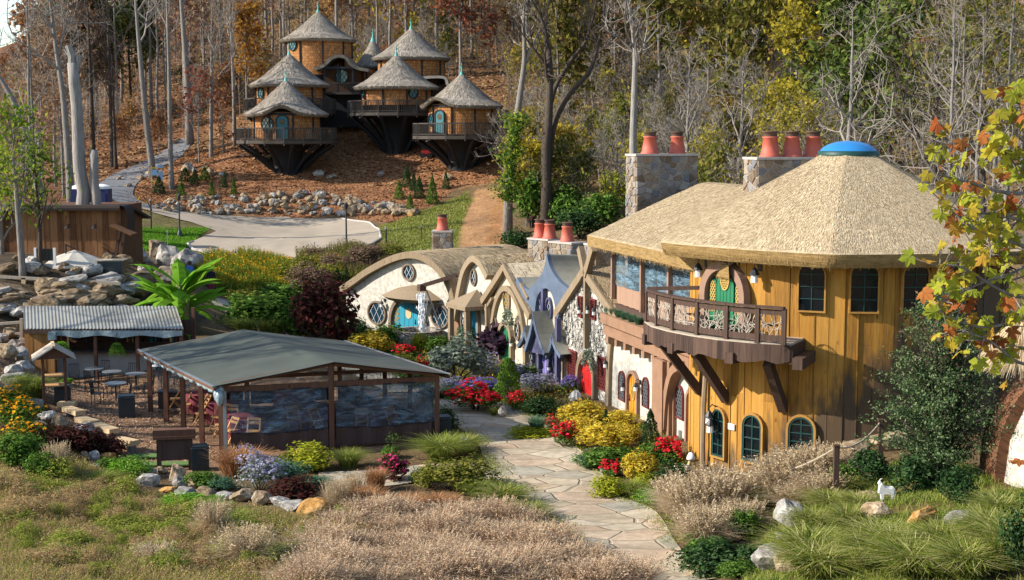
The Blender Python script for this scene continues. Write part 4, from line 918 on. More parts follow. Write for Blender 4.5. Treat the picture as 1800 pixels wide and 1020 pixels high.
# 7: round tower house
mt['ochre_frame'] = plain('ochre_frame', (.36, .19, .04), (.28, .14, .03), 4, .7, .2)
TC = np.array((11.3, 48.0)); TR = 5.2
def tower():
    gzb = -.3
    o = thing('tower_house', 'round ochre board tower house with a conical thatched roof and a blue dome skylight', 'house', (TC[0], TC[1], 0))
    ov = lambda a, r: (r*math.cos(math.radians(a)), r*math.sin(math.radians(a)))
    # board-and-batten wall of single boards of uneven width
    mb = MB(); rr = np.random.default_rng(3); a = 0.0
    mb.lathe([(TR-.05, gzb-1), (TR-.05, 7.5)], 72); mb.V[0] = mb.V[0]
    while a < 360:
        w = rr.uniform(2.8, 5.2); a2 = min(a+w, 360); r = TR+rr.uniform(0, .035); zs = [(gzb-1, 7.5)] if rr.random() < .45 else [(gzb-1, rr.uniform(2.2, 5)), None]
        if len(zs) == 2: zs[1] = (zs[0][1]+.006, 7.5)
        for (z0, z1) in zs:
            g = .18; P = [ov(a+g*.3, r), ov(a2-g*.3, r)]; ri = TR-.06; Q = [ov(a+g*.3, ri), ov(a2-g*.3, ri)]
            nz_ = 2; V = [(P[0][0], P[0][1], z0), (P[1][0], P[1][1], z0), (P[1][0], P[1][1], z1), (P[0][0], P[0][1], z1), (Q[0][0], Q[0][1], z0), (Q[1][0], Q[1][1], z0), (Q[1][0], Q[1][1], z1), (Q[0][0], Q[0][1], z1)]
            mb.add(V, np.array([(0,1,2,3),(4,0,3,7),(1,5,6,2),(3,2,6,7),(4,5,1,0)]))
        if rr.random() < .3:
            p = ov(a, TR+.03); mb.box((p[0], p[1], 3.3), (.035, .04, 8.2), math.radians(a))
        a = a2
    mb.build('wall', mt['tower_board'], o)
    prof = [(.95, 10.42), (1.5, 10.12), (2.4, 9.68), (3.4, 9.18), (4.4, 8.70), (5.4, 8.20), (6.1, 7.85), (6.72, 7.54)]
    thatch_round(o, prof, .42, 'thatch', 'thatch_edge', 6, math.radians(193), 60000, .15, .008, nu=120, uvs=(36, 7), lift=.012, edge_st=.06)
    m = MB(); m.lathe([(1.02, 10.36), (1.02, 10.50), (.95, 10.52)], 40); m.m = 1; m.lathe([(.96, 10.5), (.86, 10.62), (.66, 10.74), (.4, 10.82), (0, 10.86)], 40); m.build('dome_skylight', [mt['frame_green'], mt['blue_dome']], o, smooth=True)
    def place(ob, ang, r=TR): 
        p = ov(ang, r); ob.location = (p[0], p[1], 0); ob.rotation_euler = (0, 0, math.radians(ang+90))
    def zat(px, py, ang):
        p = ov(ang, TR); Y = TC[1]+p[1]; return at(px, py, Y)[2]
    for (ang, px, y0, y1, w) in ((246, 1430, 461, 546, .78), (263, 1523, 461, 548, .80), (280, 1612, 461, 548, .80), (297, 1690, 461, 548, .8)):
        zt, zb = zat(px, y0, ang), zat(px, y1, ang)
        q = window(o, arch(w, zt-zb, 0, zb), 'ochre_frame', 'glass', .05, .08, {'grid': (2, 4), 'r': .012}, 'frame_green'); place(q, ang, TR+.05)
    for (ang, px, y0, y1, w) in ((209.5, 1265, 719, 802, .62), (225.5, 1332, 729, 811, .72), (243.5, 1414, 732, 790, .80)):
        zt, zb = zat(px, y0, ang), zat(px, y1, ang)
        q = window(o, arch(w, zt-zb, 0, zb), 'ochre_frame', 'glass', .07, .09, {'grid': (2, 4), 'r': .016}, 'frame_green'); place(q, ang, TR+.05)
        m = MB(); ins = arch(w, zt-zb, 0, zb); m.ring(offset(ins, -.06), ins, -.07, .0); m.build('sash', mt['frame_green'], q)
    # balcony door in a mauve arch
    e = bpy.data.objects.new('balcony_entrance', None); COL.objects.link(e); e.parent = o; place(e, 212, TR+.04)
    dz = 4.88; zt = zat(1281, 462, 212)
    m = MB(); inn = arch(1.66, zt-dz-.22, 0, dz, 16); out = np.array(offset(inn, .26)); out[:, 1] = np.maximum(out[:, 1], dz); m.ring(inn, out, -.22, .05); m.m = 1; m.prism(inn, -.02, .0); m.build('door_arch', [mt['mauve_stone'], mt['frame_green']], e)
    m = MB(); m.prism(arch(.80, zt-dz-.3, .05, dz, 10, .4), -.09, -.03)
    for i in range(1, 5): m.m = 1; m.box((.05-.4+.16*i, -.093, dz+.9), (.012, .01, 1.7))
    ovl = oval(.17, .28, .05, dz+1.55); m.m = 2; m.ring(ovl, offset(ovl, .035), -.13, -.08); lattice(m, ovl, -.11, .09, .012); d_ = m.build('door', [mt['door_green'], mt['frame_green'], mt['gold']], e); d_['label'] = 'green plank door with a gilt oval lattice'
    for s in (-1, 1):
        m = MB(); lp = [(.05+s*.62-.15, dz+.5), (.05+s*.62+.15, dz+.5), (.05+s*.60+.12, dz+1.5), (.05+s*.60-.1, dz+1.62)]; m.prism(arch(.34, 1.55, .05+s*.62, dz, 8, .2), -.06, -.03); m.m = 1; lattice(m, arch(.26, 1.0, .05+s*.62, dz+.5, 8, .15), -.075, .10, .014); m.build('side_light', [mt['door_green'], mt['gold']], e)
    for (ang, px, py) in ((199, 1224, 470), (227, 1335, 478), (207.5, 1222, 728), (208.2, 1233, 742)):
        q = bpy.data.objects.new('lantern_bracket', None); COL.objects.link(q); q.parent = o; place(q, ang, TR+.03); z = zat(px, py, ang); sconce(q, 0, z-.1, 0, 1.15)
    m = MB(); z = zat(1290, 749, 215); m.box((0, -.02, z), (.28, .02, .20)); q = m.build('notice', mt['white'], o); place(q, 216, TR+.05)
    m = MB(); m.tube([(0, -.15, 0), (.05, -.2, 1.0), (-.03, -.14, 2.2), (0, -.1, 3.2)], .09, 7); q = m.build('branch_post', mt['trim'], o); place(q, 202, TR+.05)
    # balcony
    b = bpy.data.objects.new('balcony', None); COL.objects.link(b); b.parent = o
    A = np.linspace(186, 243.5, 7); RO = 7.0
    rad = [6.9, 7.0, 7.0, 7.0, 7.0, 6.9, 6.7]
    m = MB(); outer = [ov(a_, r_) for a_, r_ in zip(A, rad)]; inner = [ov(a_, TR+.0) for a_ in A]
    n = len(A); z0, z1 = 4.72, 4.84
    V = [(x, y, z1) for x, y in outer]+[(x, y, z1) for x, y in inner]+[(x, y, z0) for x, y in outer]+[(x, y, z0) for x, y in inner]
    F = []
    for i in range(n-1): F += [(i, i+1, n+i+1, n+i), (2*n+i, 3*n+i, 3*n+i+1, 2*n+i+1), (i, 2*n+i, 2*n+i+1, i+1)]
    F += [(0, n, 3*n, 2*n), (n-1, 3*n-1, 4*n-1, 2*n-1)]
    m.add(V, np.array(F)); m.build('deck', mt['greyboard'], b)
    m = MB(); rr = np.random.default_rng(9)
    for i in range(n-1):
        p, q = np.array(outer[i]), np.array(outer[i+1]); K = 7
        xs = np.linspace(0, 1, K); lo = 4.26 + rr.normal(0, .02, K) + .04*np.sin(xs*9+i)
        d = (q-p)/np.linalg.norm(q-p); nn = np.array((d[1], -d[0])); 
        if nn @ p < 0: nn = -nn
        for j in range(K-1):
            a_, b_ = p+(q-p)*xs[j]+nn*.03, p+(q-p)*xs[j+1]+nn*.03; ai, bi = a_-nn*.11, b_-nn*.11
            V = [(*a_, lo[j]), (*b_, lo[j+1]), (*b_, 4.80), (*a_, 4.80), (*ai, lo[j]), (*bi, lo[j+1]), (*bi, 4.80), (*ai, 4.80)]
            m.add(V, np.array([(0,1,2,3),(5,4,7,6),(4,5,1,0),(3,2,6,7)]))
    for i in (0, n-1):
        p = np.array(outer[i]); q = np.array(inner[i]); m.bar((*p, 4.5), (*q, 4.5), .12, .55)
    m.build('fascia', mt['dark_timber'], b)
    for a_ in (190, 207, 228, 246):
        p, q = ov(a_, 7.05), ov(a_, TR-.1); m = MB(); m.bar((*p, 4.3), (*q, 4.3), .3, .34); m.build('joist', mt['dark_timber'], b)
    for a_ in (195, 213, 237):
        p, q = ov(a_, 6.55), ov(a_, TR+.02); m = MB(); m.bar((*p, 4.2), (*q, 2.55), .26, .28); m.build('brace', mt['dark_timber'], b)
    zr0, zr1 = 5.02, 5.82
    ra = [187, 196, 205.5, 216, 226, 235, 242]
    rp = [np.array(ov(a_, 6.82)) for a_ in ra]
    for p in rp:
        m = MB(); m.box((p[0], p[1], 5.36), (.13, .13, 1.08), math.atan2(p[1], p[0])); m.build('rail_post', mt['dark_timber'], b)
    for i in range(len(rp)-1):
        p, q = rp[i], rp[i+1]; m = MB(); m.bar((*p, 5.92), (*q, 5.92), .2, .07); m.build('hand_rail', mt['dark_timber'], b); m = MB(); m.bar((*p, 5.78), (*q, 5.78), .06, .16); m.build('rail', mt['dark_timber'], b); m = MB(); m.bar((*p, 5.0), (*q, 5.0), .06, .18); m.build('rail', mt['dark_timber'], b)
        # twig infill
        m = MB(); L = np.linalg.norm(q-p); d = (q-p)/L
        for _ in range(int(13*L)):
            s0 = rr.uniform(.02, .98)*L; lean = rr.normal(0, .28); s1 = np.clip(s0+lean, .02*L, .98*L); t = np.linspace(0, 1, 5); off = rr.normal(0, .05, 5); off[[0, -1]] = 0
            s_ = s0+(s1-s0)*t+off; P = np.stack([p[0]+d[0]*s_, p[1]+d[1]*s_, 5.08+(5.72-5.08)*t], 1) + rr.normal(0, .012, (5, 3)); m.tube(P, rr.uniform(.008, .018), 5, cap=False)
        for _ in range(int(4*L)):
            z_ = rr.uniform(5.15, 5.65); t = np.linspace(0, 1, 6); s_ = t*L*.96+.02*L; P = np.stack([p[0]+d[0]*s_, p[1]+d[1]*s_, z_+rr.normal(0, .07, 6)], 1); m.tube(P, rr.uniform(.007, .014), 5, cap=False)
        m.build('twig_panel', mt['twig_pale'], b)
    for i, (a_, r_) in enumerate(((187, 5.9), )):
        p, q = np.array(ov(187, 6.82)), np.array(ov(196, 5.35)); m = MB(); m.bar((*p, 5.95), (*q, 6.05), .18, .12); m.build('hand_rail', mt['dark_timber'], b)
    return o
mt['twig_pale'] = plain('bleached_twig', (.44, .38, .31), (.3, .25, .2), 8, .9, 0)
o7 = tower()

def chair_wire(x, y, z, rz, label):
    t = thing('wire_chair', label, 'chair', (x, y, z), rz); m = MB(); rr = .21
    ring = lambda r, z_, n=14: np.array([(r*math.cos(a), r*math.sin(a), z_) for a in np.linspace(0, 2*math.pi, n)])
    m.tube(ring(rr, .45), .014, 5, False); m.tube(ring(rr*.6, .45), .01, 5, False); m.build('seat', mt['black'], t)
    m = MB(); P = np.array([(.22*math.cos(a), -.2, .68+.24*math.sin(a)) for a in np.linspace(0, 2*math.pi, 16)]); m.tube(P, .013, 5, False)
    for k_ in (.5, .75): m.tube(P*np.array((k_, 1, 1))+np.array((0, 0, 0)), .008, 5, False)
    m.build('backrest', mt['black'], t)
    for sx in (-1, 1):
        for sy in (-1, 1): m = MB(); m.tube([(sx*.15, sy*.15, .45), (sx*.2, sy*.2, 0)], .012, 5); m.build('leg', mt['black'], t)
for (a_, lb) in ((203, 'black round-backed wire chair at the left end of the balcony'), (221, 'black round-backed wire chair behind the balcony rail by the green door'), (236, 'black round-backed wire chair at the right end of the balcony')):
    p = (TC[0]+6.1*math.cos(math.radians(a_)), TC[1]+6.1*math.sin(math.radians(a_))); chair_wire(p[0], p[1], 4.84, math.radians(a_+90), lb)

# 8: part of a mound house at the right edge
def mound_house():
    o = thing('mound_house', 'rust brown mound house with a white rounded front cut by the right edge', 'house', at(1850, 880, 36))
    c = at(1868, 800, 36.0); m = MB()
    m.lathe([(0, -3.2), (1.25, -2.6), (1.42, -.9), (1.3, .3), (.95, 1.2), (.45, 1.62), (0, 1.7)], 28, c); m.build('front_wall', mt['stucco'], o, world=True, smooth=True)
    m = MB(); pts = [(a*1.75+.15, b*2.7-.5) for a, b in [(math.cos(t), math.sin(t)) for t in np.linspace(math.pi, 0, 18)]]; P = np.array(pts); m2 = MB()
    m2.prism([(-1.5, -3.5)]+[tuple(p) for p in P]+[(1.9, -3.5)], .35, 1.6); m2.V = [v+np.array((c[0], c[1], c[2])) for v in m2.V]; m2.build('wall', mt['rust_wall'], o, world=True)
    w = MB(); ww = [(-.25, -1.4), (.3, -1.4), (.3, .2), (-.25, .1)]
    w.box((c[0]-.7, c[1]-1.2, c[2]+.75), (.28, .1, .5), -.6); w.build('shutter', mt['red_shutter'], o, world=True)
    return o
mt['rust_wall'] = plain('rust_plaster', (.17, .075, .035), (.11, .05, .025), 1.5, .9, .4)  # base colour darkened to stand for the shade behind the shrub
mound_house()
# ------------------------------------------------------------------ treehouses on the hill
def treehouse(label, px, Y, apex, eave, wallb, half, wall_half, deckhalf=None, deck_y=None, base_y=None, facing=0, door_a=None, wins=(), brow=None, rng_seed=1, braces=6, fin=14, bulge=True):
    s = FPX/Y
    zc = lambda py: at(px, py, Y)[2]
    base = at(px, base_y if base_y else wallb, Y)
    o = thing('treehouse', label, 'treehouse', (base[0], base[1], base[2]), 0, 'thatched treehouses on dark stilts')
    b = base[2]; zA, zE, zW = zc(apex)-b, zc(eave)-b, zc(wallb)-b; R0, RW = half/s, wall_half/s
    prof = [(.06, zA), (R0*.16, zA-.17*(zA-zE)), (R0*.42, zA-.46*(zA-zE)), (R0*.72, zA-.765*(zA-zE)), (R0, zE+.12)]
    wob = None
    if brow is not None:
        ba = math.radians(brow); wob = lambda th, v: .75*v**6*np.exp(-(((th-ba+math.pi) % (2*math.pi)-math.pi)/.33)**2)
    thatch_round(o, prof, .3, 'thatch_grey', 'thatch_grey', 0, 0, 3600, .45, .025, wob=wob, nu=48, uvs=(26, 6), lift=.05)
    f = MB(); f.lathe([(.30, zA-.35), (.16, zA-.02), (.06, zA+.25), (.05, zA+.5), (0, zA+.52)], 10); f.lathe([(0, zA+.45), (.14, zA+.56), (0, zA+.68)], 8); f.tube([(0, 0, zA+.6), (0, 0, zA+.6+fin/s*.5)], .03, 5); f.build('finial', mt['teal'], o, smooth=True)
    w = MB(); w.lathe([(RW, zW-.1), (RW, zE+.25)], 36); w.build('wall', mt['cedar'], o, smooth=True)
    for a in np.arange(0, 360, 360/9)+facing:
        m = MB(); x, y = (RW+.03)*math.cos(math.radians(a)), (RW+.03)*math.sin(math.radians(a)); m.bar((x, y, zW-.1), (x, y, zE+.2), .16); m.build('corner_post', mt['tar'], o)
    m = MB(); m.lathe([(RW+.1, zE+.0), (RW+.1, zE+.2)], 36); m.build('eave_beam', mt['tar'], o)
    def put(q, a, r=RW+.02): q.location = (r*math.cos(math.radians(a)), r*math.sin(math.radians(a)), 0); q.rotation_euler = (0, 0, math.radians(a+90))
    for (a, zz, r_) in wins:
        q = window(o, oval(r_, r_*1.15, 0, zW+zz), 'tar', 'glass_teal', .08, .09, {'step': .35, 'r': .02}, 'tar'); put(q, a)
    if door_a is not None:
        q = MB(); q.ring(arch(.95, 2.0, 0, zW, rise=.35), offset(arch(.95, 2.0, 0, zW, rise=.35), .10), -.1, .05); q.m = 1; q.prism(arch(.95, 2.0, 0, zW, rise=.35), -.04, .03); q.m = 2; q.prism(oval(.26, .26, 0, zW+1.45), -.06, -.03); d = q.build('door', [mt['tar'], mt['teal_paint'], mt['glass']], o); put(d, door_a); d['label'] = 'teal arched door with a round pane'
        h = MB(); h.tube([(.34, -.05, zW+.95), (.34, -.12, zW+.95)], .04, 6); h.build('handle', mt['black'], d)
    if deckhalf:
        RD = deckhalf/s; zd = zc(deck_y)-b; N = 16
        m = MB(); m.lathe([(0, zd), (RD, zd), (RD, zd-.28), (RD-.3, zd-.34), (0, zd-.34)], N, rot=.1); m.build('deck', mt['deckrail'], o)
        th = .1+np.arange(N)*2*math.pi/N; C_ = [np.array((RD-.08)*np.array((math.cos(t), math.sin(t)))) for t in th]
        for p in C_: m = MB(); m.bar((*p, zd-.45), (*p, zd+1.12), .13); m.build('rail_post', mt['deckrail'], o)
        top = MB(); bal = MB()
        top.lathe([(RD-.02, zd+1.02), (RD-.02, zd+1.12), (RD-.16, zd+1.12), (RD-.16, zd+1.02), (RD-.02, zd+1.02)], N, rot=.1); top.build('hand_rail', mt['deckrail'], o)
        for i in range(N):
            p, q = C_[i], C_[(i+1) % N]
            for t in np.arange(1, 10)/10: x = p+(q-p)*t; bal.bar((*x, zd+.06), (*x, zd+1.03), .055)
        bal.lathe([(RD-.06, zd+.10), (RD-.06, zd+.17), (RD-.12, zd+.17), (RD-.12, zd+.10)], N, rot=.1); bal.build('balusters', mt['deckrail'], o)
        core = MB(); rc = RD*.30; core.lathe([(rc*1.0, -.6), (rc*.92, zd*.3), (rc*1.1, zd*.6), (rc*1.7, zd*.86), (RD*.82, zd-.34)], 14); core.build('stilt_core', mt['tar'], o, smooth=True)
        for k_ in range(braces*2):
            a = (k_+.5)*math.pi/braces; ca, sa = math.cos(a), math.sin(a); t = np.linspace(0, 1, 7); r = rc*.85+(RD*.95-rc*.85)*t**1.35; z = -.3+(zd-.1)*t
            m = MB(); m.tube(np.stack([r*ca, r*sa, z], 1), .16, 5); m.build('curved_brace', mt['tar'], o)
    elif base_y:
        m = MB(); m.lathe([(RW*.98, -.8), (RW*.98, zW)], 18); m.build('stilt_core', mt['tar'], o)
    return o
treehouse('tallest treehouse at the top, its tall shingled drum rising above the others', 562, 145, 20, 73, 132, 66, 57, None, None, 225, 5, None, ((228, 2.9, .5),))
treehouse('smallest treehouse, a narrow thatched cone peeping between the two back towers', 657, 149, 68, 119, 140, 33, 24, None, None, 230, 8)
treehouse('upper right treehouse with a broad cone roof behind the central decked one', 724, 142, 50, 105, 150, 69, 58, None, None, 255, 12)
treehouse('mid-left treehouse half hidden behind the lowest left one, window beside its rail', 511, 135, 95, 152, 182, 71, 58, 80, 195, 262, 0, None, ((222, .9, .4),))
treehouse('central treehouse with two dark oval windows and a deep railed deck', 698, 134, 97, 156, 184, 75, 60, 86, 199, 266, 12, None, ((204, 1.0, .34), (303, 1.0, .42)))
treehouse('lowest left treehouse with a teal door under an eyebrow of thatch', 505, 128, 141, 203, 244, 74, 58, 87, 247, 301, 10, 272, ((245, 1.25, .55),), 272)
treehouse('rightmost treehouse with a teal door and a deck above the dirt track', 812, 128, 130, 189, 235, 73, 58, 86, 239, 291, 15, 232, ((208, 1.2, .42),), 232)
# arched link between the towers
def link():
    Y = 139.0; o = thing('link_gallery', 'shingled gallery with a wavy thatched arch roof joining the treehouses', 'gallery', at(602, 222, Y)); 
    Q = lambda a, b: at(a, b, Y)-np.array(o.location)
    m = MB(); P = [Q(570, 222), Q(634, 222), Q(634, 118), Q(570, 118)]; m.prism([(p[0], p[2]) for p in (Q(570, 166), Q(634, 166), Q(634, 118), Q(570, 118))], 0, 3); m.build('wall', mt['cedar'], o)
    m = MB(); m.prism([(p[0], p[2]) for p in (Q(568, 224), Q(634, 224), Q(634, 166), Q(568, 166))], .4, 3); m.build('dark_base', mt['tar'], o)
    c = smooth([(q[0], q[2]) for q in (Q(555, 120), Q(570, 114), Q(583, 102), Q(598, 97), Q(612, 101), Q(622, 113), Q(634, 119), Q(650, 122))]); roof_sweep(o, c, -1.2, 4, .3, 'thatch_grey', 'thatch_grey', 900, ln=.45, w=.03)
    q = Q(601, 134); window(o, oval(.55, .6, q[0], q[2]), 'tar', 'glass_teal', .1, .1, {'step': .35, 'r': .02}, 'tar')
    for x in (573, 596, 622): a, b = Q(x, 166), Q(x, 115); m = MB(); m.bar((a[0], -.9, a[2]), (b[0], -.9, b[2]), .18); m.build('gallery_post', mt['tar'], o)
    m = MB(); a, b = Q(566, 120), Q(634, 120); m.bar((a[0], -.95, a[2]), (b[0], -.95, b[2]), .2); m.build('beam', mt['tar'], o)
    a, b = Q(568, 163), Q(634, 163); m = MB(); m.box(((a[0]+b[0])/2, -.5, a[2]-.1), (b[0]-a[0], 1.2, .22)); m.build('deck', mt['deckrail'], o)
    a, b = Q(568, 147), Q(634, 147); m = MB(); m.bar((a[0], -1.05, a[2]), (b[0], -1.05, a[2]), .1)
    for x in np.linspace(a[0], b[0], 22): m.bar((x, -1.05, a[2]), (x, -1.05, a[2]-1.0), .05)
    m.build('railing', mt['deckrail'], o)
    o2 = thing('link_roof', 'low thatched link roof to the right of the central treehouse', 'roof', at(762, 180, 138)); Q = lambda a, b: at(a, b, 138)-np.array(o2.location)
    c = smooth([(q[0], q[2]) for q in (Q(735, 152), Q(742, 137), (Q(765, 134)), Q(784, 136), Q(790, 150))], 4); roof_sweep(o2, c, -1, 4, .25, 'thatch_grey', 'thatch_grey', 500, ln=.45, w=.03, name='thatch')
    m = MB(); m.prism([(p[0], p[2]) for p in (Q(737, 182), Q(788, 182), Q(788, 149), Q(737, 149))], 0, 3.5); m.build('wall', mt['cedar'], o2)
    m = MB(); m.prism([(p[0], p[2]) for p in (Q(742, 262), Q(786, 262), Q(786, 182), Q(742, 182))], .5, 3); m.build('dark_base', mt['tar'], o2)
link()

# ------------------------------------------------------------------ tent pavilion
FL, BL, FR = np.array((-10.17, 49.0)), np.array((-14.7, 57.0)), np.array((-2.74, 51.3)); BR = BL+FR-FL
ZE, ZR = 2.42, 3.02
def tent():
    o = thing('tent_pavilion', 'long grey canvas roofed timber pavilion with clear vinyl curtains', 'pavilion', (*FL, 0))
    g = lambda s, t: FL + (BL-FL)*s + (FR-FL)*t
    def fn(u, v):
        s = -.035 + 1.07*u; t = -.04 + 1.08*v; p = FL[None] + (BL-FL)[None]*s[:, None] + (FR-FL)[None]*t[:, None]
        h = np.where(t < .5, ZE-.02+(ZR-ZE)*(t/.5), ZE-.02+(ZR-ZE)*((1-t)/.5)); sag = -.05*np.sin(np.pi*((s*4) % 1))*np.sin(np.pi*np.clip(t*2 % 1, 0, 1)) + .05
        return np.stack([p[:, 0], p[:, 1], h+sag], -1)
    m = MB(); m.surf(fn, 40, 32, (9, 8)); lo = m.V[0].copy(); lo[:, 2] -= .03; m.add(lo, m.F[0][0][:, ::-1].copy())
    m.build('canvas_roof', mt['canvas_roof'], o, world=True, smooth=True)
    m = MB()
    for (a, b) in (((-.035, -.04), (1.035, -.04)), ((-.035, 1.04), (1.035, 1.04))):
        p, q = g(*a), g(*b); m.bar((*p, ZE-.10), (*q, ZE-.10), .07, .16)
    m.m = 1
    for (a, b) in (((-.04, -.045), (1.035, -.045)), ((-.04, 1.045), (1.035, 1.045))): p, q = g(*a), g(*b); m.bar((*p, ZE-.03), (*q, ZE-.03), .09, .05)
    m.build('eave_rail', [mt['post_wood'], mt['metal']], o, world=True)
    for s in np.linspace(0, 1, 5):
        for t in (0, 1):
            p = g(s, t); m = MB(); m.bar((*p, -.2), (*p, ZE-.05), .17); m.build('post', mt['post_wood'], o, world=True)
    for s in (0, 1):
        p = g(s, .5); m = MB(); m.bar((*p, -.2), (*p, ZR-.06), .18); m.build('post', mt['post_wood'], o, world=True)
        for t0, t1 in ((0, .5), (1, .5)):
            a, b = g(s, t0), g(s, t1); m = MB(); m.bar((*a, ZE-.05), (*b, ZR-.07), .1, .17); m.bar((*a, ZE-.22), (*b, ZE-.22), .1, .2); m.build('gable_beam', mt['post_wood'], o, world=True)
    for s in (.25, .5, .75):
        a, b, c = g(s, 0), g(s, .5), g(s, 1); m = MB(); m.bar((*a, ZE-.08), (*b, ZR-.1), .08, .14); m.bar((*b, ZR-.1), (*c, ZE-.08), .08, .14); m.bar((*a, ZE-.2), (*c, ZE-.2), .08, .14); m.build('rafter', mt['post_wood'], o, world=True)
    # curtains: front gable, right side and back
    def curtain(s0, t0, s1, t1, off=(0, 0)):
        a, b = g(s0, t0)+np.array(off), g(s1, t1)+np.array(off); n = 110; t = np.linspace(.02, .98, n); d = (b-a)/np.linalg.norm(b-a); nn = np.array((d[1], -d[0])); zs = np.linspace(.62, ZE-.3, 30)
        ph = R.uniform(0, 6); V = []
        for z in zs:
            fz = (z-.62)/(ZE-.92); w = .05*np.sin(t*11+ph+fz*4)+.03*np.sin(t*27-fz*9+ph)+.016*np.sin(t*46+fz*26+ph+2*np.sin(t*9+fz*5))+.012*np.sin(t*38-fz*33+ph*2+2*np.sin(t*7-fz*6)); zz = z-.07*np.sin(t*math.pi)*(1-fz)
            p = a[None]+(b-a)[None]*t[:, None]+nn[None]*w[:, None]; V.append(np.stack([p[:, 0], p[:, 1], zz], 1))
        m = MB(); i = np.arange(29)[:, None]*n; j = np.arange(n-1)[None]; m.add(np.concatenate(V), np.stack([i+j, i+j+1, i+n+j+1, i+n+j], -1).reshape(-1, 4)); m.build('vinyl_curtain', mt['vinyl'], o, world=True, smooth=True)
        m = MB(); V2 = []
        for z in (-.05, .3, None):
            w = .05*np.sin(t*11+ph)+.05*np.sin(t*31+ph)*(0 if z is None else 1); p = a[None]+(b-a)[None]*t[:, None]+nn[None]*w[:, None]; V2.append(np.stack([p[:, 0], p[:, 1], V[0][:, 2]+.015 if z is None else np.full(n, z)], 1))
        i = np.arange(2)[:, None]*n; m.add(np.concatenate(V2), np.stack([i+j, i+j+1, i+n+j+1, i+n+j], -1).reshape(-1, 4)); m.build('canvas_skirt', mt['skirt'], o, world=True, smooth=True)
        m = MB(); m.tube(V[0]+np.array((nn[0]*.02, nn[1]*.02, .02)), .022, 5); m.tube(V[-1]+np.array((nn[0]*.02, nn[1]*.02, 0)), .025, 5); m.build('curtain_hem', mt['black'], o, world=True)
    for t0, t1 in ((.03, .49), (.51, .98)): curtain(0, t0, 0, t1); curtain(1, t0, 1, t1)
    for s in range(4): curtain(s*.25+.01, 1, s*.25+.24, 1)
    # rolled-up curtains tied along the open left eave
    for s in range(4):
        a, b = g(s*.25+.02, -.02), g(s*.25+.24, -.02); t = np.linspace(0, 1, 16); P = a[None]+(b-a)[None]*t[:, None]; z = ZE-.26-.05*np.sin(t*math.pi*3)**2
        m = MB(); m.tube(np.stack([P[:, 0]+R.normal(0, .015, 16), P[:, 1], z], 1), .07+.03*R.random(16), 7); m.build('rolled_curtain', mt['vinyl_roll'], o, world=True, smooth=True)
    p = g(-.01, -.01); m = MB()
    for _ in range(5): q = p+R.normal(0, .06, 2); m.lathe([(0, -.45), (.12, -.3), (.16, -.1), (.1, .1), (0, .14)], 8, (q[0], q[1], ZE-.22+R.normal(0, .07)))
    m.build('curtain_bundle', mt['vinyl_roll'], o, world=True, smooth=True)
    m = MB(); p = g(0, .02)-np.array((.0, .12)); m.bar((*p, 0), (*p, ZE-.25), .12); m.build('drain_pipe', mt['metal'], o, world=True)
tent()

# furniture: folding chairs, clothed tables, iron cafe set
def folding_chair():
    t = thing('folding_chair', 'x', 'chair'); 
    m = MB(); 
    for x in np.linspace(-.17, .17, 5): m.box((x, 0, .45), (.07, .38, .02))
    m.bar((-.2, -.17, .44), (.2, -.17, .44), .035); m.build('seat', mt['honey'], t)
    for s in (-1, 1):
        m = MB(); m.bar((s*.21, -.26, 0), (s*.21, .23, .86), .035, .045, up=(1, 0, 0)); m.build('front_frame', mt['honey'], t)
        m = MB(); m.bar((s*.18, .30, 0), (s*.18, -.12, .46), .03, .04, up=(1, 0, 0)); m.build('rear_leg', mt['honey'], t)
    m = MB(); 
    for z, y in ((.82, .21), (.70, .14)): m.box((0, y, z), (.42, .025, .09), 0)
    m.build('backrest', mt['honey'], t)
    m = MB(); m.bar((-.2, -.2, .12), (.2, -.2, .12), .03); m.build('stretcher', mt['honey'], t)
    return t
fc = Once(folding_chair())
def cloth_table(x, y, r, label):
    t = thing('round_table', label, 'table', (x, y, 0)); m = MB(); n = 40; th = np.arange(n)*2*math.pi/n; V = [(0, 0, .75)]; F = []
    rings = [(r*.98, .75), (r, .735), (r*1.02, .5), (r*1.05, .06)]
    for k_, (q, z) in enumerate(rings): w = .05*k_/3; V += [((q+w*math.sin(a*9))*math.cos(a), (q+w*math.sin(a*9))*math.sin(a), z) for a in th]
    F = [[0, 1+j, 1+(j+1) % n] for j in range(n)]
    for k_ in range(3): F += [[1+k_*n+j, 1+(k_+1)*n+j, 1+(k_+1)*n+(j+1) % n, 1+k_*n+(j+1) % n] for j in range(n)]
    m.add(V, F); c = m.build('tablecloth', mt['maroon'], t, smooth=True); l = MB(); l.lathe([(.25, .02), (.04, .06), (.04, .72), (r*.9, .735)], 12); l.build('pedestal', mt['black'], t)
tabs = [(-12.35, 56.3, .82, 'maroon clothed round table at the back left of the tent'), (-11.0, 54.2, .80, 'maroon clothed round table in the middle of the open left tent side'), (-9.9, 51.6, .80, 'maroon clothed round table at the front left of the tent'),
        (-7.6, 53.6, .8, 'maroon clothed round table behind the front left curtain'), (-5.2, 53.2, .8, 'maroon clothed round table behind the front right curtain'), (-8.9, 57.2, .8, 'maroon clothed round table at the back right of the tent')]
for x, y, r, lb in tabs: cloth_table(x, y, r, lb)
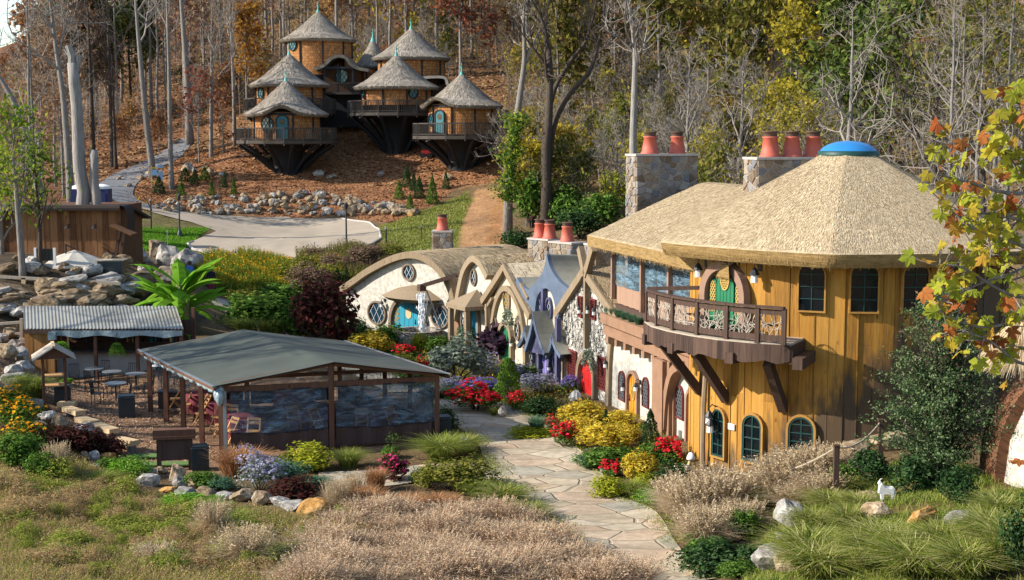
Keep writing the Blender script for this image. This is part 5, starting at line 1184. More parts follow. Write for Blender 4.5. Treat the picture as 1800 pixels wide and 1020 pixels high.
ch = [(-13.6, 56.6, 0, 'folded-out honey wood chair at the back left tent post'), (-12.9, 55.4, 0, 'honey wood folding chair left of the back maroon table'), (-12.1, 55.1, .4, 'honey wood folding chair turned to the back maroon table'),
      (-11.9, 53.6, .2, 'honey wood folding chair left of the middle maroon table'), (-11.1, 53.0, .8, 'honey wood folding chair near the middle tent post'), (-10.6, 52.9, 1.4, 'honey wood folding chair tucked to the middle maroon table'),
      (-10.7, 51.4, .1, 'honey wood folding chair left of the front maroon table'), (-10.15, 50.5, .6, 'honey wood folding chair just inside the front left corner post'), (-9.3, 50.3, 1.4, 'honey wood folding chair behind the left end of the front curtain'),
      (-8.2, 52.6, 1.8, 'honey wood folding chair seen through the front left curtain'), (-7.3, 52.4, 2.4, 'honey wood folding chair in the middle of the front left curtain'), (-6.9, 54.0, 3.5, 'honey wood folding chair behind the table seen through the left curtain'),
      (-5.6, 52.2, 1.5, 'honey wood folding chair seen through the front right curtain'), (-4.5, 52.6, 2.2, 'honey wood folding chair near the right tent post')]
for x, y, a, lb in ch: fc((x, y, 0), a*1.0-1.4, 1.05, lb, 'wooden folding chairs in the tent')

def cafe_table(x, y, label, h=.74, r=.38, mat='metal'):
    t = thing('cafe_table', label, 'table', (x, y, 0)); m = MB(); m.lathe([(0, h), (r, h), (r, h-.03), (0, h-.03)], 20); m.build('tabletop', mt[mat], t)
    m = MB(); m.tube([(0, 0, 0), (0, 0, h-.02)], .03, 8); 
    for k_ in range(4): a = k_*math.pi/2+.3; m.tube([(0, 0, .12), (.3*math.cos(a), .3*math.sin(a), 0)], .02, 5)
    m.build('pedestal', mt['black'], t)
def iron_chair():
    t = thing('iron_chair', 'x', 'chair'); m = MB(); m.box((0, 0, .45), (.44, .42, .025)); m.build('seat', mt['black'], t)
    for sx in (-1, 1):
        for sy in (-1, 1): m = MB(); m.bar((sx*.2, sy*.19, 0), (sx*.2, sy*.19, .45), .03); m.build('leg', mt['black'], t)
    m = MB()
    for x in np.linspace(-.2, .2, 6): m.bar((x, .2, .45), (x, .26, .92), .022)
    m.bar((-.2, .26, .92), (.2, .26, .92), .035); m.build('backrest', mt['black'], t)
    for s in (-1, 1): m = MB(); m.tube([(s*.22, .2, .68), (s*.23, -.15, .68), (s*.22, -.19, .45)], .015, 5); m.build('armrest', mt['black'], t)
    return t
ic = Once(iron_chair())
cafe_table(-18.6, 62.6, 'small pale cafe table against the bar counter on the left', r=.42); cafe_table(-17.6, 61.8, 'pale cafe table beside the tall-backed black chair', r=.42); cafe_table(-16.4, 61.2, 'dark cafe table in the middle of the mulch patio', r=.45); cafe_table(-15.9, 63.2, 'small round white cafe table by the arched counter door', .78, .3, 'white'); cafe_table(-16.6, 58.8, 'low dark cafe table nearest the square bin', r=.45)
for x, y, a, lb in ((-19.2, 61.6, .3, 'black iron chair furthest left on the mulch patio'), (-18.2, 60.8, 2.6, 'black iron chair in front of the left cafe table'), (-18.4, 63.4, 0, 'black iron chair behind the left cafe table'), (-16.9, 62.6, .1, 'tall-backed black iron chair before the counter'),
                    (-17.1, 60.2, 2.9, 'black iron chair in front of the middle cafe table'), (-15.7, 60.6, -1.2, 'black iron chair right of the middle cafe table'), (-17.2, 58.2, 1.5, 'black iron chair left of the low front table'), (-16.0, 58.0, -1.5, 'black iron chair right of the low front table'), (-15.2, 62.0, -.4, 'black iron chair nearest the arched counter door')):
    ic((x, y, float(gz(x, y))), a, 1.0, lb, 'black iron patio chairs')

def bin_(p, w, h, label, rz=.3):
    t = thing('trash_bin', label, 'bin', p, rz); m = MB(); m.box((0, 0, h*.44), (w, w, h*.88))
    for k_ in range(6):
        for s in (-1, 1): m.box((-w/2+w*(k_+.5)/6, s*(w/2+.006), h*.44), (w*.11, .012, h*.78)); m.box((s*(w/2+.006), -w/2+w*(k_+.5)/6, h*.44), (.012, w*.11, h*.78))
    m.build('body', mt['bin'], t); m = MB(); m.box((0, 0, h*.90), (w+.06, w+.06, h*.05)); m.box((0, 0, h*.955), (w*.92, w*.92, h*.07)); m.build('lid', mt['bin'], t)
    m = MB(); m.box((0, -w/2-.008, h*.84), (w*.6, .02, h*.06)); m.build('flap', mt['black'], t)
bin_(G(352, 826, 40), .56, .86, 'square dark ribbed trash bin beside the signboard', .25)
bin_(G(223, 733, 40), .62, .88, 'square dark trash bin alone on the mulch patio', .3); bin_(G(111, 714, 40), .58, .86, 'dark trash bin under the little roofed stand', .2); bin_(G(777, 768, 40), .6, .8, 'dark trash bin behind the right corner post of the tent', .2)

# bar shack with corrugated roof
def bar():
    o = thing('bar_shack', 'open bar shack with a corrugated metal roof and a grey plaster counter', 'shack', (-22, 64, 0))
    A, B = np.array((-22.05, 64.0)), np.array((-14.85, 64.0)); k_ = NT('corrugated_tin'); v = k_.coord(); f = k_.noise(v, .35, 4); m0 = k_.fin(k_.ramp(f, [(.35, (.17, .17, .15)), (.5, (.26, .26, .235)), (.65, (.21, .195, .155))]), .55, .5, .25)
    m = MB(); n = 240; xs = np.linspace(A[0], B[0], n); zf = .018*np.sin(xs*2*math.pi/.16); V = np.concatenate([np.stack([xs, np.full(n, 63.7), 2.36+zf], 1), np.stack([xs-1.0, np.full(n, 66.6), 3.05+zf], 1)]); m.add(V, np.array([(i, i+1, n+i+1, n+i) for i in range(n-1)]))
    lo = V.copy(); lo[:, 2] -= .03; m.add(lo, np.array([(n+i, n+i+1, i+1, i) for i in range(n-1)])); m.build('roof', m0, o, world=True, smooth=True)
    m = MB(); m.box((-21.4, 65.0, 2.66), (1.2, 2.75, .01)); M_ = None
    m = MB(); m.bar((A[0], 63.75, 2.22), (B[0], 63.75, 2.22), .1, .18); m.build('fascia', mt['dark_timber'], o, world=True)
    m = MB(); 
    for x in np.arange(-22.0, -20.85, .19): m.box((x, 63.85+R.normal(0, .008), 1.0), (.185, .05, 2.5))
    for y in np.arange(63.95, 66.0, .19): m.box((-22.07, y, 1.0), (.05, .185, 2.5)); m.box((-20.86, y, 1.0), (.05, .185, 2.5))
    m.build('side_cabin', mt['honey_dark'], o, world=True)
    m = MB(); m.box((-17.9, 64.5, .55), (5.9, .18, 1.25)); m.m = 1; m.box((-17.9, 64.35, 1.22), (6.1, .6, .08)); m.build('counter', [mt['counter'], mt['dark_timber']], o, world=True)
    m = MB(); m.m = 0; P = arch(.62, .98, -16.0, .05, 10, .15); m.prism(P, 64.33, 64.41); m.build('counter_door', mt['frame_green'], o, world=True)
    for x in (-20.8, -18.9, -17.0, -15.0):
        m = MB(); m.bar((x, 63.9, -.1), (x, 63.9, 2.2), .14); m.build('post', mt['post_wood'], o, world=True)
    m = MB(); m.bar((-15.0, 66.4, .5), (-15.0, 66.4, 3.0), .16); m.build('post', mt['post_wood'], o, world=True)
    m = MB(); m.box((-17.9, 66.2, 1.25), (5.8, .15, 2.4)); m.m = 1
    for z in (1.4, 1.8): m.box((-17.9, 66.05, z), (5.4, .25, .04))
    rr = np.random.default_rng(4); cols = 2
    m.build('back_shelf', [mt['dark_timber'], mt['post_wood']], o, world=True)
    m = MB(); n = 50; xs = np.linspace(-20.8, -14.9, n); zz = 2.05+.12*np.abs(np.sin(xs*1.6)); V = np.concatenate([np.stack([xs, 63.68+.03*np.sin(xs*7), zz-.12], 1), np.stack([xs, np.full(n, 63.66), np.full(n, 2.28)], 1)]); m.add(V, np.array([(i, i+1, n+i+1, n+i) for i in range(n-1)])); m.build('rolled_curtain', mt['vinyl_roll'], o, world=True, smooth=True)
    m = MB(); m.box((-20.75, 63.6, 2.05), (.34, .2, .34)); m.build('curtain_bundle', mt['vinyl_roll'], o, world=True)
    bt = []
    for i in range(34):
        x = rr.uniform(-20.4, -15.4); z = rr.choice([1.42, 1.82]); h = rr.uniform(.2, .32)
        m = MB(); m.lathe([(0, 0), (.045, 0), (.045, h*.6), (.016, h*.75), (.016, h), (0, h)], 8); b = m.build('bottle', mt[['glass_teal', 'glass', 'red_shutter', 'gold'][i % 4]]); b.location = (x, 66.02, z+.005)
        tag(b, ['teal', 'dark', 'oxblood red', 'amber'][i % 4] + ' glass bottle on the dark shelf behind the bar counter', 'bottle', 'bottles on the bar shelf')
k, base = board_mat('honey_board_dark', (.16, .07, .02), (.30, .14, .04), (.40, .20, .07)); mt['honey_dark'] = k.fin(base, .8, .2)
mt['counter'] = plain('grey_plaster', (.36, .35, .32), (.28, .27, .25), 1.6, .9, .4)
bar()

# small roofed stand
def stand():
    p = G(97, 716, 40); o = thing('roofed_stand', 'little wooden stand with a pitched plank roof', 'stand', p, .35)
    for s in (-1, 1):
        for t in (-1, 1): m = MB(); m.bar((s*.42, t*.35, -.1), (s*.42, t*.35, 1.95), .10); m.build('post', mt['post_wood'], o)
        m = MB(); rr = .78
        for i in range(7): y = -.72+i*.24; m.bar((s*.02, y, 2.52), (s*.82, y, 2.02), .225, .03, up=(0, 0, 1))
        m.build('roof_slope', mt['greyboard'], o)
        m = MB(); m.add([(-.7, s*.6, 2.04), (.7, s*.6, 2.04), (0, s*.6, 2.48)], [(0, 1, 2)]); m.build('gable', mt['post_wood'], o)
    for z in (.9, 1.3): m = MB(); m.box((0, 0, z), (.86, .7, .04)); m.build('shelf', mt['honey'], o)
    m = MB(); m.bar((0, -.75, 2.55), (0, .75, 2.55), .12, .05); m.build('ridge_board', mt['bench'], o)
stand()
# signboard seen from behind
def board():
    p = G(308, 826, 40); o = thing('notice_board', 'dark wooden notice board on two posts, seen from behind', 'notice board', p, .2)
    for s in (-1, 1): m = MB(); m.bar((s*.52, 0, -.1), (s*.52, 0, 1.15), .15); m.build('post', mt['dark_timber'], o)
    m = MB(); m.box((0, .0, .70), (.9, .05, .76)); m.build('panel', mt['skirt'], o)
    m = MB(); m.box((0, .03, 1.24), (1.4, .34, .30)); m.box((0, -.16, 1.12), (1.36, .05, .1)); m.build('hood', mt['post_wood'], o)
board()
# log benches and timber blocks round the patio
def bench(a, b, h, label):
    p, q = G(*a, 40), G(*b, 40); c = (p+q)/2; d = (q-p)[:2]; L = max(.7, np.linalg.norm(d)); t = thing('log_bench', label, 'bench', c, math.atan2(d[1], d[0]))
    m = MB(); m.box((0, 0, h-.09), (L, .42, .18)); m.build('seat', mt['bench'], t)
    for s in (-1, 1): m = MB(); m.lathe([(.16, -.1), (.17, h-.18)], 10, (s*L*.32, 0, 0)); m.build('stump_leg', mt['bark'], t)
bench((168, 762), (202, 776), .42, 'longest sawn log bench at the middle of the patio edge'); bench((207, 788), (237, 797), .42, 'sawn log bench nearest the green mats'); bench((140, 748), (168, 758), .36, 'low weathered sawn bench between the rocks and the mulch'); bench((118, 730), (142, 740), .36, 'pale sawn bench below the roofed stand'); bench((105, 720), (132, 724), .34, 'short sawn bench at the foot of the dark bin')
def mats():
    for a, b, lb in (((232, 800), (285, 810), 'green artificial turf strip behind the notice board, further one'), ((240, 816), (338, 822), 'green artificial turf strip behind the notice board, nearer one')):
        p, q = G(*a, 40), G(*b, 40); c = (p+q)/2; m = MB(); m.box((0, 0, .03), (abs(q[0]-p[0])+.1, .55, .05)); o = m.build('turf_mat', mt['turf']); o.location = tuple(c+np.array((0, 0, .03))); o.rotation_euler.z = .08; tag(o, lb, 'mat')
mt['turf'] = plain('artificial_turf', (.11, .19, .05), (.08, .14, .035), 30, .95, .4)
mats()

# dark barn, terrace railing, umbrella
def barn():
    Y = 81.0; o = thing('barn', 'long dark plank barn with a curved overhanging roof on the left terrace', 'barn', at(60, 456, Y)); rz = .12
    Q = lambda a, b, dy=0: at(a, b, Y)+np.array((0, dy, 0))
    a, b = Q(-160, 456), Q(206, 452); t = Q(60, 364)[2]; m = MB(); x = a[0]
    rr = np.random.default_rng(8)
    while x < b[0]:
        w = rr.uniform(.22, .5); m.box((x+w/2, Y+rr.normal(0, .012), (a[2]-1+t)/2), (w*.97, .08, t-a[2]+1)); x += w
    m.box(((a[0]+b[0])/2, Y+3, (a[2]-1+t)/2), (b[0]-a[0]-.1, 5.8, t-a[2]+1)); m.build('wall', mt['barn'], o, world=True)
    c = smooth([(-3, 0), (-2.6, .55), (0, .95), (4, 1.05), (7.2, .2)], 5)
    m = MB(); n = len(c); c = np.array(c); L0, L1 = a[0]-.5, b[0]+.35
    P = np.array([(Y-.5, t-.05), (Y-.42, t+.10), (Y+.2, t+.11), (Y+3, t-.20), (Y+6.4, t-.9)]); n = len(P); V = np.concatenate([np.stack([np.full(n, xx), P[:, 0], P[:, 1]+dz], 1) for xx, dz in ((L0, 0), (L1, 0), (L1, -.14), (L0, -.14))])
    F = []
    for j in range(n-1): F += [(j, n+j, n+j+1, j+1), (n+j, 2*n+j, 2*n+j+1, n+j+1), (3*n+j, 3*n+j+1, 2*n+j+1, 2*n+j)]
    F += [(0, 3*n, 2*n, n)]; m.add(V, np.array(F)); 
    # rounded end cap on the right
    E = smooth([(L1-.1, t+.13), (L1+.22, t+.0), (L1+.40, t-.5), (L1+.38, t-1.4)], 4); m.m = 0
    E = np.array(E); ne = len(E); VV = np.concatenate([np.stack([E[:, 0], np.full(ne, y), E[:, 1]], 1) for y in (Y-.4, Y+1.2)]); m.add(VV, np.array([(j, j+1, ne+j+1, ne+j) for j in range(ne-1)])); m.build('roof', mt['barn_roof'], o, world=True)
    m = MB(); p, q = at(198, 395, Y-.8), at(236, 412, Y-.8); m.bar(p, q, 1.4, .08); m.build('awning', mt['barn'], o, world=True)
    for px in (203, 212): p = at(px, 455, Y-.3); q = at(px+8, 400, Y-.3); m = MB(); m.bar(p, q, .16); m.build('brace', mt['dark_timber'], o, world=True)
    for px in (122, 169): p = at(px, 397, Y-.12); m = MB(); m.tube([p, p+np.array((0, -.25, .12)), p+np.array((0, -.4, .02))], .03, 5); m.lathe([(0, .05), (.2, -.12)], 10, p+np.array((0, -.4, 0))); m.build('wall_lamp', mt['black'], o, world=True)
mt['barn_roof'] = plain('rusted_dark_roof', (.016, .012, .011), (.03, .018, .013), 1.2, .8, .4)
barn()
mt['parasol'] = plain('offwhite_canvas', (.46, .43, .37), (.40, .375, .32), 3, .9, .2)
def umbrella():
    Y = 72.5; p = at(128, 466, Y); c = at(131, 440, Y); g0 = float(gz(p[0], Y)); o = thing('parasol', 'large off-white canvas parasol open on the stone terrace', 'parasol', (c[0], Y, g0))
    z = c[2]-g0; N = 8; m = MB(); rr = 1.75; V = [(0, 0, z+.02)]; th = np.arange(N*4)*2*math.pi/(N*4); 
    for k_, (r, dz) in enumerate(((rr*.5, -.28), (rr, -.66))): V += [(r*(1-.05*abs(math.sin(a*N/2)))*math.cos(a), r*(1-.05*abs(math.sin(a*N/2)))*math.sin(a), z+dz-.03*abs(math.sin(a*N/2))) for a in th]
    n = len(th); V += [(v[0], v[1], v[2]-.12) for v in V[1+n:1+2*n]]
    m.add(V, [[0, 1+j, 1+(j+1) % n] for j in range(n)]+[[1+k_*n+j, 1+(k_+1)*n+j, 1+(k_+1)*n+(j+1) % n, 1+k_*n+(j+1) % n] for k_ in range(2) for j in range(n)]); m.build('canopy', mt['parasol'], o)
    m = MB(); m.tube([(-.35, -.3, -.2), (-.35, -.3, z+.35)], .05, 7); m.bar((-.35, -.3, z+.3), (.05, 0, z+.05), .06); m.build('pole', mt['black'], o)
    m = MB(); m.box((-.35, -.3, .05), (.8, .8, .1)); m.build('base', mt['black'], o)
umbrella()
def railing():
    o = thing('terrace_railing', 'pale timber rail on short posts along the rock terrace', 'railing', G(90, 498, 60)); Y = 69.6
    pts = [(-40, 488), (45, 492), (125, 497), (190, 500), (212, 502)]
    P = [at(a, b-3, Y) for a, b in pts]
    for i in range(len(P)-1): m = MB(); m.bar(P[i], P[i+1], .1, .14); m.build('rail', mt['greyboard'], o, world=True)
    for (a, b) in ((42, 492), (125, 497), (-30, 489)): p = at(a, b, Y+.05); m = MB(); m.bar(p-np.array((0, 0, .8)), p+np.array((0, 0, .1)), .2); m.build('post', mt['bench'], o, world=True)
    o2 = thing('serving_table', 'dark draped serving table on the stone terrace', 'table', at(197, 496, 72)); m = MB(); 
    c = at(197, 486, 72.); m.box((0, 0, .45), (1.25, .7, .9)); m.build('drape', mt['bin'], o2); m = MB(); m.box((0, 0, .93), (1.4, .85, .05)); m.build('tabletop', mt['greyboard'], o2); o2.location.z = float(gz(c[0], 72))
    o3 = thing('game_rack', 'grid frame between two white posts on the terrace', 'rack', at(81, 500, 71)); o3.location.z = float(gz(o3.location.x, 71))
    for s in (-1, 1): m = MB(); m.bar((s*.48, 0, 0), (s*.48, 0, 1.0), .12); m.build('post', mt['white'], o3)
    m = MB(); m.box((0, 0, .65), (.86, .04, .6)); m.m = 1
    for i in range(5): m.box((0, -.03, .42+i*.12), (.84, .03, .02)); m.box((-.34+i*.17, -.03, .65), (.02, .03, .58))
    m.build('grid', [mt['dark_timber'], mt['frame_green']], o3)
railing()
def lean_rail():
    o = thing('handrail', 'grey timber handrail sloping behind the bar on the far left', 'handrail', G(15, 600, 50)); m = MB(); m.bar(at(-60, 574, 66), at(42, 566, 66), .12, .12); m.bar(at(-60, 590, 66), at(40, 586, 66), .1, .1); m.build('rail', mt['greyboard'], o, world=True)
    for a in (-30, 38): m = MB(); m.bar(at(a, 560, 66), at(a, 640, 66), .14); m.build('post', mt['greyboard'], o, world=True)
lean_rail()

# lamp posts round the turning circle
def lamp():
    t = thing('lamp_post', 'x', 'lamp post'); m = MB(); m.lathe([(.24, 0), (.22, .25), (.13, .45), (.10, .6), (.075, .8), (.06, 3.1)], 12); m.build('post', mt['bin'], t, smooth=True)
    m = MB(); m.lathe([(.06, 3.1), (.15, 3.2), (.17, 3.5), (.06, 3.62), (0, 3.75)], 10); m.build('lantern', mt['black'], t); return t
lp = Once(lamp())
lp(G(316, 416, 60), 0, .85, 'dark green lamp post on the lawn at the left of the turning circle', 'lamp posts'); lp(G(609, 436, 60), 0, .88, 'dark lamp post on the kerbed island right of the turning circle', 'lamp posts')
def slimpost(px, y0, y1, label, mat='black', r=.06):
    p = G(px, y0, 60); h = (y0-y1)*p[1]/FPX; t = thing('marker_post', label, 'post', p); m = MB(); m.tube([(0, 0, -.2), (0, 0, h)], r, 8); m.m = 1; m.lathe([(r*1.6, h-.05), (r*1.6, h+.05), (0, h+.1)], 8); m.build('pole', [mt[mat], mt['metal']], t)
slimpost(679, 448, 402, 'plain dark pole at the foot of the grass bank'); slimpost(266, 404, 352, 'thin dark pole on the lawn beside the barn'); slimpost(741, 420, 398, 'small stake on the grass bank', 'bark_dark', .04); slimpost(295, 440, 408, 'thin pale garden light on a curved stem near the lawn', 'metal', .03); slimpost(553, 441, 428, 'tiny stake on the plaza island', 'metal', .03)
# construction sign, toilets, barrier
def extras():
    p = G(276, 330, 60); t = thing('sign_rack', 'yellow timber rack carrying blue notice signs beside the drive', 'sign', p)
    for s in (-1, 1): m = MB(); m.bar((s*.45, 0, -.1), (s*.45, 0, 1.9), .1); m.build('post', mt['bench'], t)
    for z in (.5, 1.7): m = MB(); m.bar((-.55, -.02, z), (.55, -.02, z), .08); m.build('cross_bar', mt['yellow'], t)
    for x, z, w, h in ((-.2, 1.3, .5, .5), (.35, 1.05, .42, .8), (.35, 1.85, .5, .28)): m = MB(); m.box((x, -.1, z), (w, .03, h)); m.build('sign_panel', mt['sign_blue'], t)
    p = G(301, 331, 60); t = thing('utility_box', 'grey utility box on a short pedestal by the drive', 'utility box', p); m = MB(); m.bar((0, 0, 0), (0, 0, .9), .12); m.box((0, 0, 1.0), (.36, .25, .5)); m.build('cabinet', mt['metal'], t)
    for px, lb in ((143, 'navy portable toilet with a white roof behind the tall snag'), (180, 'navy portable toilet with a white roof behind the short stump')):
        p = at(px, 358, 100); p[2] = float(gz(p[0], 100)); t = thing('portable_toilet', lb, 'toilet', p); h = at(px, 332, 100)[2]-p[2]; m = MB(); m.box((0, 0, h/2), (1.1, 1.1, h)); m.build('cabin', mt['navy'], t); m = MB(); m.lathe([(.62, h), (.6, h+.18), (.3, h+.3), (0, h+.34)], 12); m.build('roof', mt['white'], t); m = MB(); m.box((0, -.57, h*.48), (.8, .04, h*.86)); m.build('door', mt['navy'], t)
    p = G(250, 370, 60); t = thing('road_barrier', 'yellow and black folding barrier beside the drive', 'barrier', p)
    for s, mm in ((-1, 'yellow'), (1, 'black')):
        m = MB(); m.bar((s*.1, 0, 1.15), (s*.75, .1, 0), .2, .06); m.m = 1; m.bar((s*.35, -.05, .75), (s*.5, -.05, .45), .2, .03); m.build('leg', [mt[mm], mt['yellow' if mm == 'black' else 'black']], t)
    m = MB(); m.bar((-.9, .0, .55), (.2, 0, .6), .08); m.build('cross_bar', mt['yellow'], t)
mt['yellow'] = plain('yellow_paint', (.55, .36, .03), (.45, .28, .02), 5, .6, .1); mt['sign_blue'] = plain('pale_blue_sign', (.20, .38, .55), (.16, .3, .46), 3, .5, 0); mt['navy'] = plain('navy_plastic', (.012, .025, .10), (.012, .02, .08), 3, .5, .1)
mt['car_red'] = plain('red_machine_paint', (.4, .02, .02), None, 3, .4, 0)
extras()
def mower():
    p = at(749, 262, 131); p[2] = float(gz(p[0], 131)); t = thing('garden_tractor', 'small red garden tractor parked under the central treehouse', 'tractor', p); m = MB(); m.box((0, 0, .55), (.9, .6, .35)); m.box((.3, 0, .8), (.4, .5, .25)); m.build('body', mt['car_red'], t)
    for x in (-.3, .35):
        for y in (-.35, .35): m = MB(); P = [(x, y-.06, .25), (x, y+.06, .25)]; m.tube(P, .25, 12); m.build('wheel', mt['black'], t)
    m = MB(); m.box((-.2, 0, .85), (.35, .45, .12)); m.box((-.38, 0, 1.05), (.08, .45, .35)); m.build('seat', mt['black'], t)
mower()

# goat cut-out statue, rope fence, toadstools, wrapped bundle
def goat():
    p = G(1557, 889, 22); p[2] += .1; t = thing('goat_statue', 'white goat statue standing on the rocky bank', 'statue', p, 0); s = p[1]/FPX; 
    body = [(-14,16),(-13,29),(-15,33),(-12,38),(-8,34),(-5,29),(6,27),(12,27),(15,23),(15,14),(13,0),(9,0),(9,12),(5,14),(-4,14),(-5,0),(-9,0),(-10,13)]
    m = MB(); P = [(a*s, b*s) for a, b in body]; m.prism(P, -.055, .055); m.prism([(p_[0]*.82, p_[1]*.82+2.5*s) for p_ in P[1:10]], -.085, .085); m.build('body', mt['white'], t)
    m = MB(); m.tube([(-13*s, .03, 34*s), (-10*s, .05, 40*s), (-7*s, .06, 41*s)], .012, 5); m.build('horn', mt['white'], t); m = MB(); m.box((-9*s, .08, 33*s), (.07, .03, .03)); m.build('ear', mt['white'], t)
goat()
def ropefence():
    pts = [((1270, 850), (1270, 822)), ((1470, 815), (1470, 783)), ((1548, 770), (1548, 738))]
    tops = []
    for i, ((a, b), (c, d)) in enumerate(pts):
        Y = (44.0-1.1, 38.5, 40.6)[i]; p = at(a, b, Y); q = at(c, d, Y); g_ = float(gz(p[0], Y)); t = thing('rope_post', ['square wooden post with a rope at the foot of the tower', 'square wooden rope post among the dry grass', 'square wooden rope post at the dark shrub'][i], 'post', (p[0], Y, g_)); m = MB(); m.bar((0, 0, -.3), (0, 0, q[2]-g_), .15); m.m = 1; m.box((0, 0, q[2]-g_), (.18, .18, .03)); m.build('post', mt['dark_timber'], t); tops.append(q)
    t = thing('rope', 'thick hemp rope slung between the wooden posts', 'rope', tops[0]); m = MB()
    for a, b, sag in ((tops[0], tops[1], .42), (tops[1], tops[2], .25)):
        u = np.linspace(0, 1, 24)[:, None]; P = a+(b-a)*u-np.array((0, 0, 1))*(4*u*(1-u))*sag-np.array((0, 0, .06)); m.tube(P, .024, 6)
    m.build('strand', mt['rope'], t, world=True)
ropefence()
def toadstools():
    for px, py, h, lb in ((1213, 838, .62, 'tall white-capped wooden toadstool leaning by the tower'), (1205, 848, .40, 'short white-capped wooden toadstool by the tower')):
        p = G(px-8, py, 30); t = thing('toadstool', lb, 'ornament', p); m = MB(); m.tube([(0, 0, -.1), (.1, 0, h*.6), (.17, 0, h)], [.07, .05, .045], 8); m.build('stem', mt['bench'], t); m = MB(); m.lathe([(0, h+.18), (.08, h+.15), (.14, h+.02), (.15, h-.06), (0, h-.03)], 12, (.17, 0, 0)); m.build('cap', mt['white'], t, smooth=True)
toadstools()
def bundle():
    p = G(1012, 704, 45); t = thing('wrapped_bundle', 'crumpled white frost cloth bundle beside the red door', 'cloth', p); m = MB(); u = np.linspace(0, 1, 1)
    fn = lambda a, b: np.stack([(.25+.07*np.sin(a*37+b*9))*np.cos(a*2*math.pi)*np.sin(b*math.pi*.5)+.0, (.22+.06*np.sin(a*50))*np.sin(a*2*math.pi)*np.sin(b*math.pi*.5), .38*np.cos(b*math.pi*.5)+.05*np.sin(a*44+b*12)], -1); m.surf(fn, 36, 12); m.build('cloth', mt['white'], t)
bundle()
def person(p, face, label, top, legs, hair, h=1.7, hood=False):
    t = thing('person', label, 'person', p, face); v = [(0,0,.95),(0,0,1.15),(0,-.02,1.38),(0,-.01,1.5),(0,0,1.62),(0,-.01,1.70),
        (.10,0,.9),(.11,-.03,.5),(.11,.03,.08),(.12,-.12,.04),(-.10,0,.9),(-.11,.04,.5),(-.11,.08,.08),(-.12,-.07,.04),
        (.19,0,1.40),(.25,.03,1.14),(.22,-.12,.95),(.21,-.18,.88),(-.19,0,1.40),(-.25,.03,1.14),(-.2,-.14,.98),(-.19,-.2,.92)]
    e = [(0,1),(1,2),(2,3),(3,4),(4,5),(0,6),(6,7),(7,8),(8,9),(0,10),(10,11),(11,12),(12,13),(2,14),(14,15),(15,16),(16,17),(2,18),(18,19),(19,20),(20,21)]
    rad = [.15,.14,.15,.055,.10,.08,.09,.065,.045,.04,.09,.065,.045,.04,.06,.045,.035,.04,.06,.045,.035,.04]
    me = bpy.data.meshes.new('body'); me.from_pydata([Vector(q)*h/1.75 for q in v], e, []); b = bpy.data.objects.new('body', me); COL.objects.link(b); b.parent = t
    sk = b.modifiers.new('skin', 'SKIN'); 
    for i, r in enumerate(rad): me.skin_vertices[0].data[i].radius = (r*h/1.75*1.05, r*h/1.75)
    me.skin_vertices[0].data[0].use_root = True; b.modifiers.new('sub', 'SUBSURF').levels = 2; b.modifiers['sub'].render_levels = 2
    k_ = NT('clothing'); sp_ = k_.n('SeparateXYZ'); tc = k_.n('TexCoord'); k_.l(tc.outputs['Object'], sp_.inputs[0]); c_ = k_.ramp(k_.math('MULTIPLY', sp_.outputs[2], 1/(h*1.02)), [(.0, (.03, .025, .02)), (.05, legs), (.53, top), (.855, (.45, .26, .18))], 'CONSTANT'); me.materials.append(k_.fin(c_, .9, .2))
    m = MB(); m.lathe([(0, 1.80), (.09, 1.77), (.125, 1.68), (.12, 1.58), (.10, 1.52 if hood else 1.56)], 12, (0, .03, 0)); m.V = [q*h/1.75 for q in m.V]; m.build('hair', plain('hair', hair, None, 9, .8, 0), t, smooth=True)
    return t
person(G(372, 520, 60)+np.array((0, 0, .0)), .4, 'person in dark clothes and magenta trousers standing on the garden path', (.02, .018, .03), (.30, .02, .10), (.02, .015, .012))
person(G(334, 512, 60), -2.4, 'person in a blue jacket standing behind the banana plant', (.05, .16, .40), (.03, .035, .05), (.05, .03, .02))
# ------------------------------------------------------------------ plants
lm = {}
def LM(name, cols, trans=.35, obj=0.0): lm[name] = leafmat(name, cols, trans, obj=obj)
LM('green', [(.03,.07,.012),(.06,.13,.02),(.10,.19,.03),(.16,.25,.05)])
LM('bright', [(.06,.17,.015),(.10,.26,.02),(.18,.36,.03),(.25,.42,.06)])
LM('dark', [(.012,.032,.012),(.025,.06,.018),(.04,.09,.025),(.09,.14,.06)])
LM('bluegreen', [(.04,.10,.06),(.07,.17,.09),(.11,.22,.12),(.18,.30,.18)])
LM('olive', [(.07,.085,.012),(.13,.145,.022),(.20,.20,.035),(.28,.26,.06)])
LM('yellow', [(.28,.19,.012),(.46,.33,.02),(.56,.42,.04),(.30,.28,.03)])
LM('gold', [(.38,.26,.02),(.60,.44,.035),(.70,.56,.09),(.50,.30,.03),(.30,.30,.04)])
LM('chartreuse', [(.18,.22,.015),(.28,.33,.025),(.40,.42,.04),(.34,.30,.03)])
LM('silver', [(.14,.17,.12),(.22,.26,.20),(.32,.35,.28),(.12,.16,.09)])
LM('burgundy', [(.035,.012,.014),(.075,.022,.022),(.12,.035,.03),(.05,.04,.02)])
LM('plum', [(.02,.014,.022),(.04,.022,.04),(.07,.035,.06),(.10,.06,.08)])
LM('purplebrown', [(.12,.075,.065),(.20,.12,.10),(.27,.17,.12),(.14,.12,.05)])
LM('red', [(.50,.012,.02),(.65,.02,.04),(.72,.05,.07),(.42,.01,.015)], .2)
LM('pink', [(.5,.03,.12),(.6,.06,.2)], .2)
LM('lavender', [(.30,.28,.42),(.38,.36,.52),(.46,.45,.58),(.32,.33,.36)])
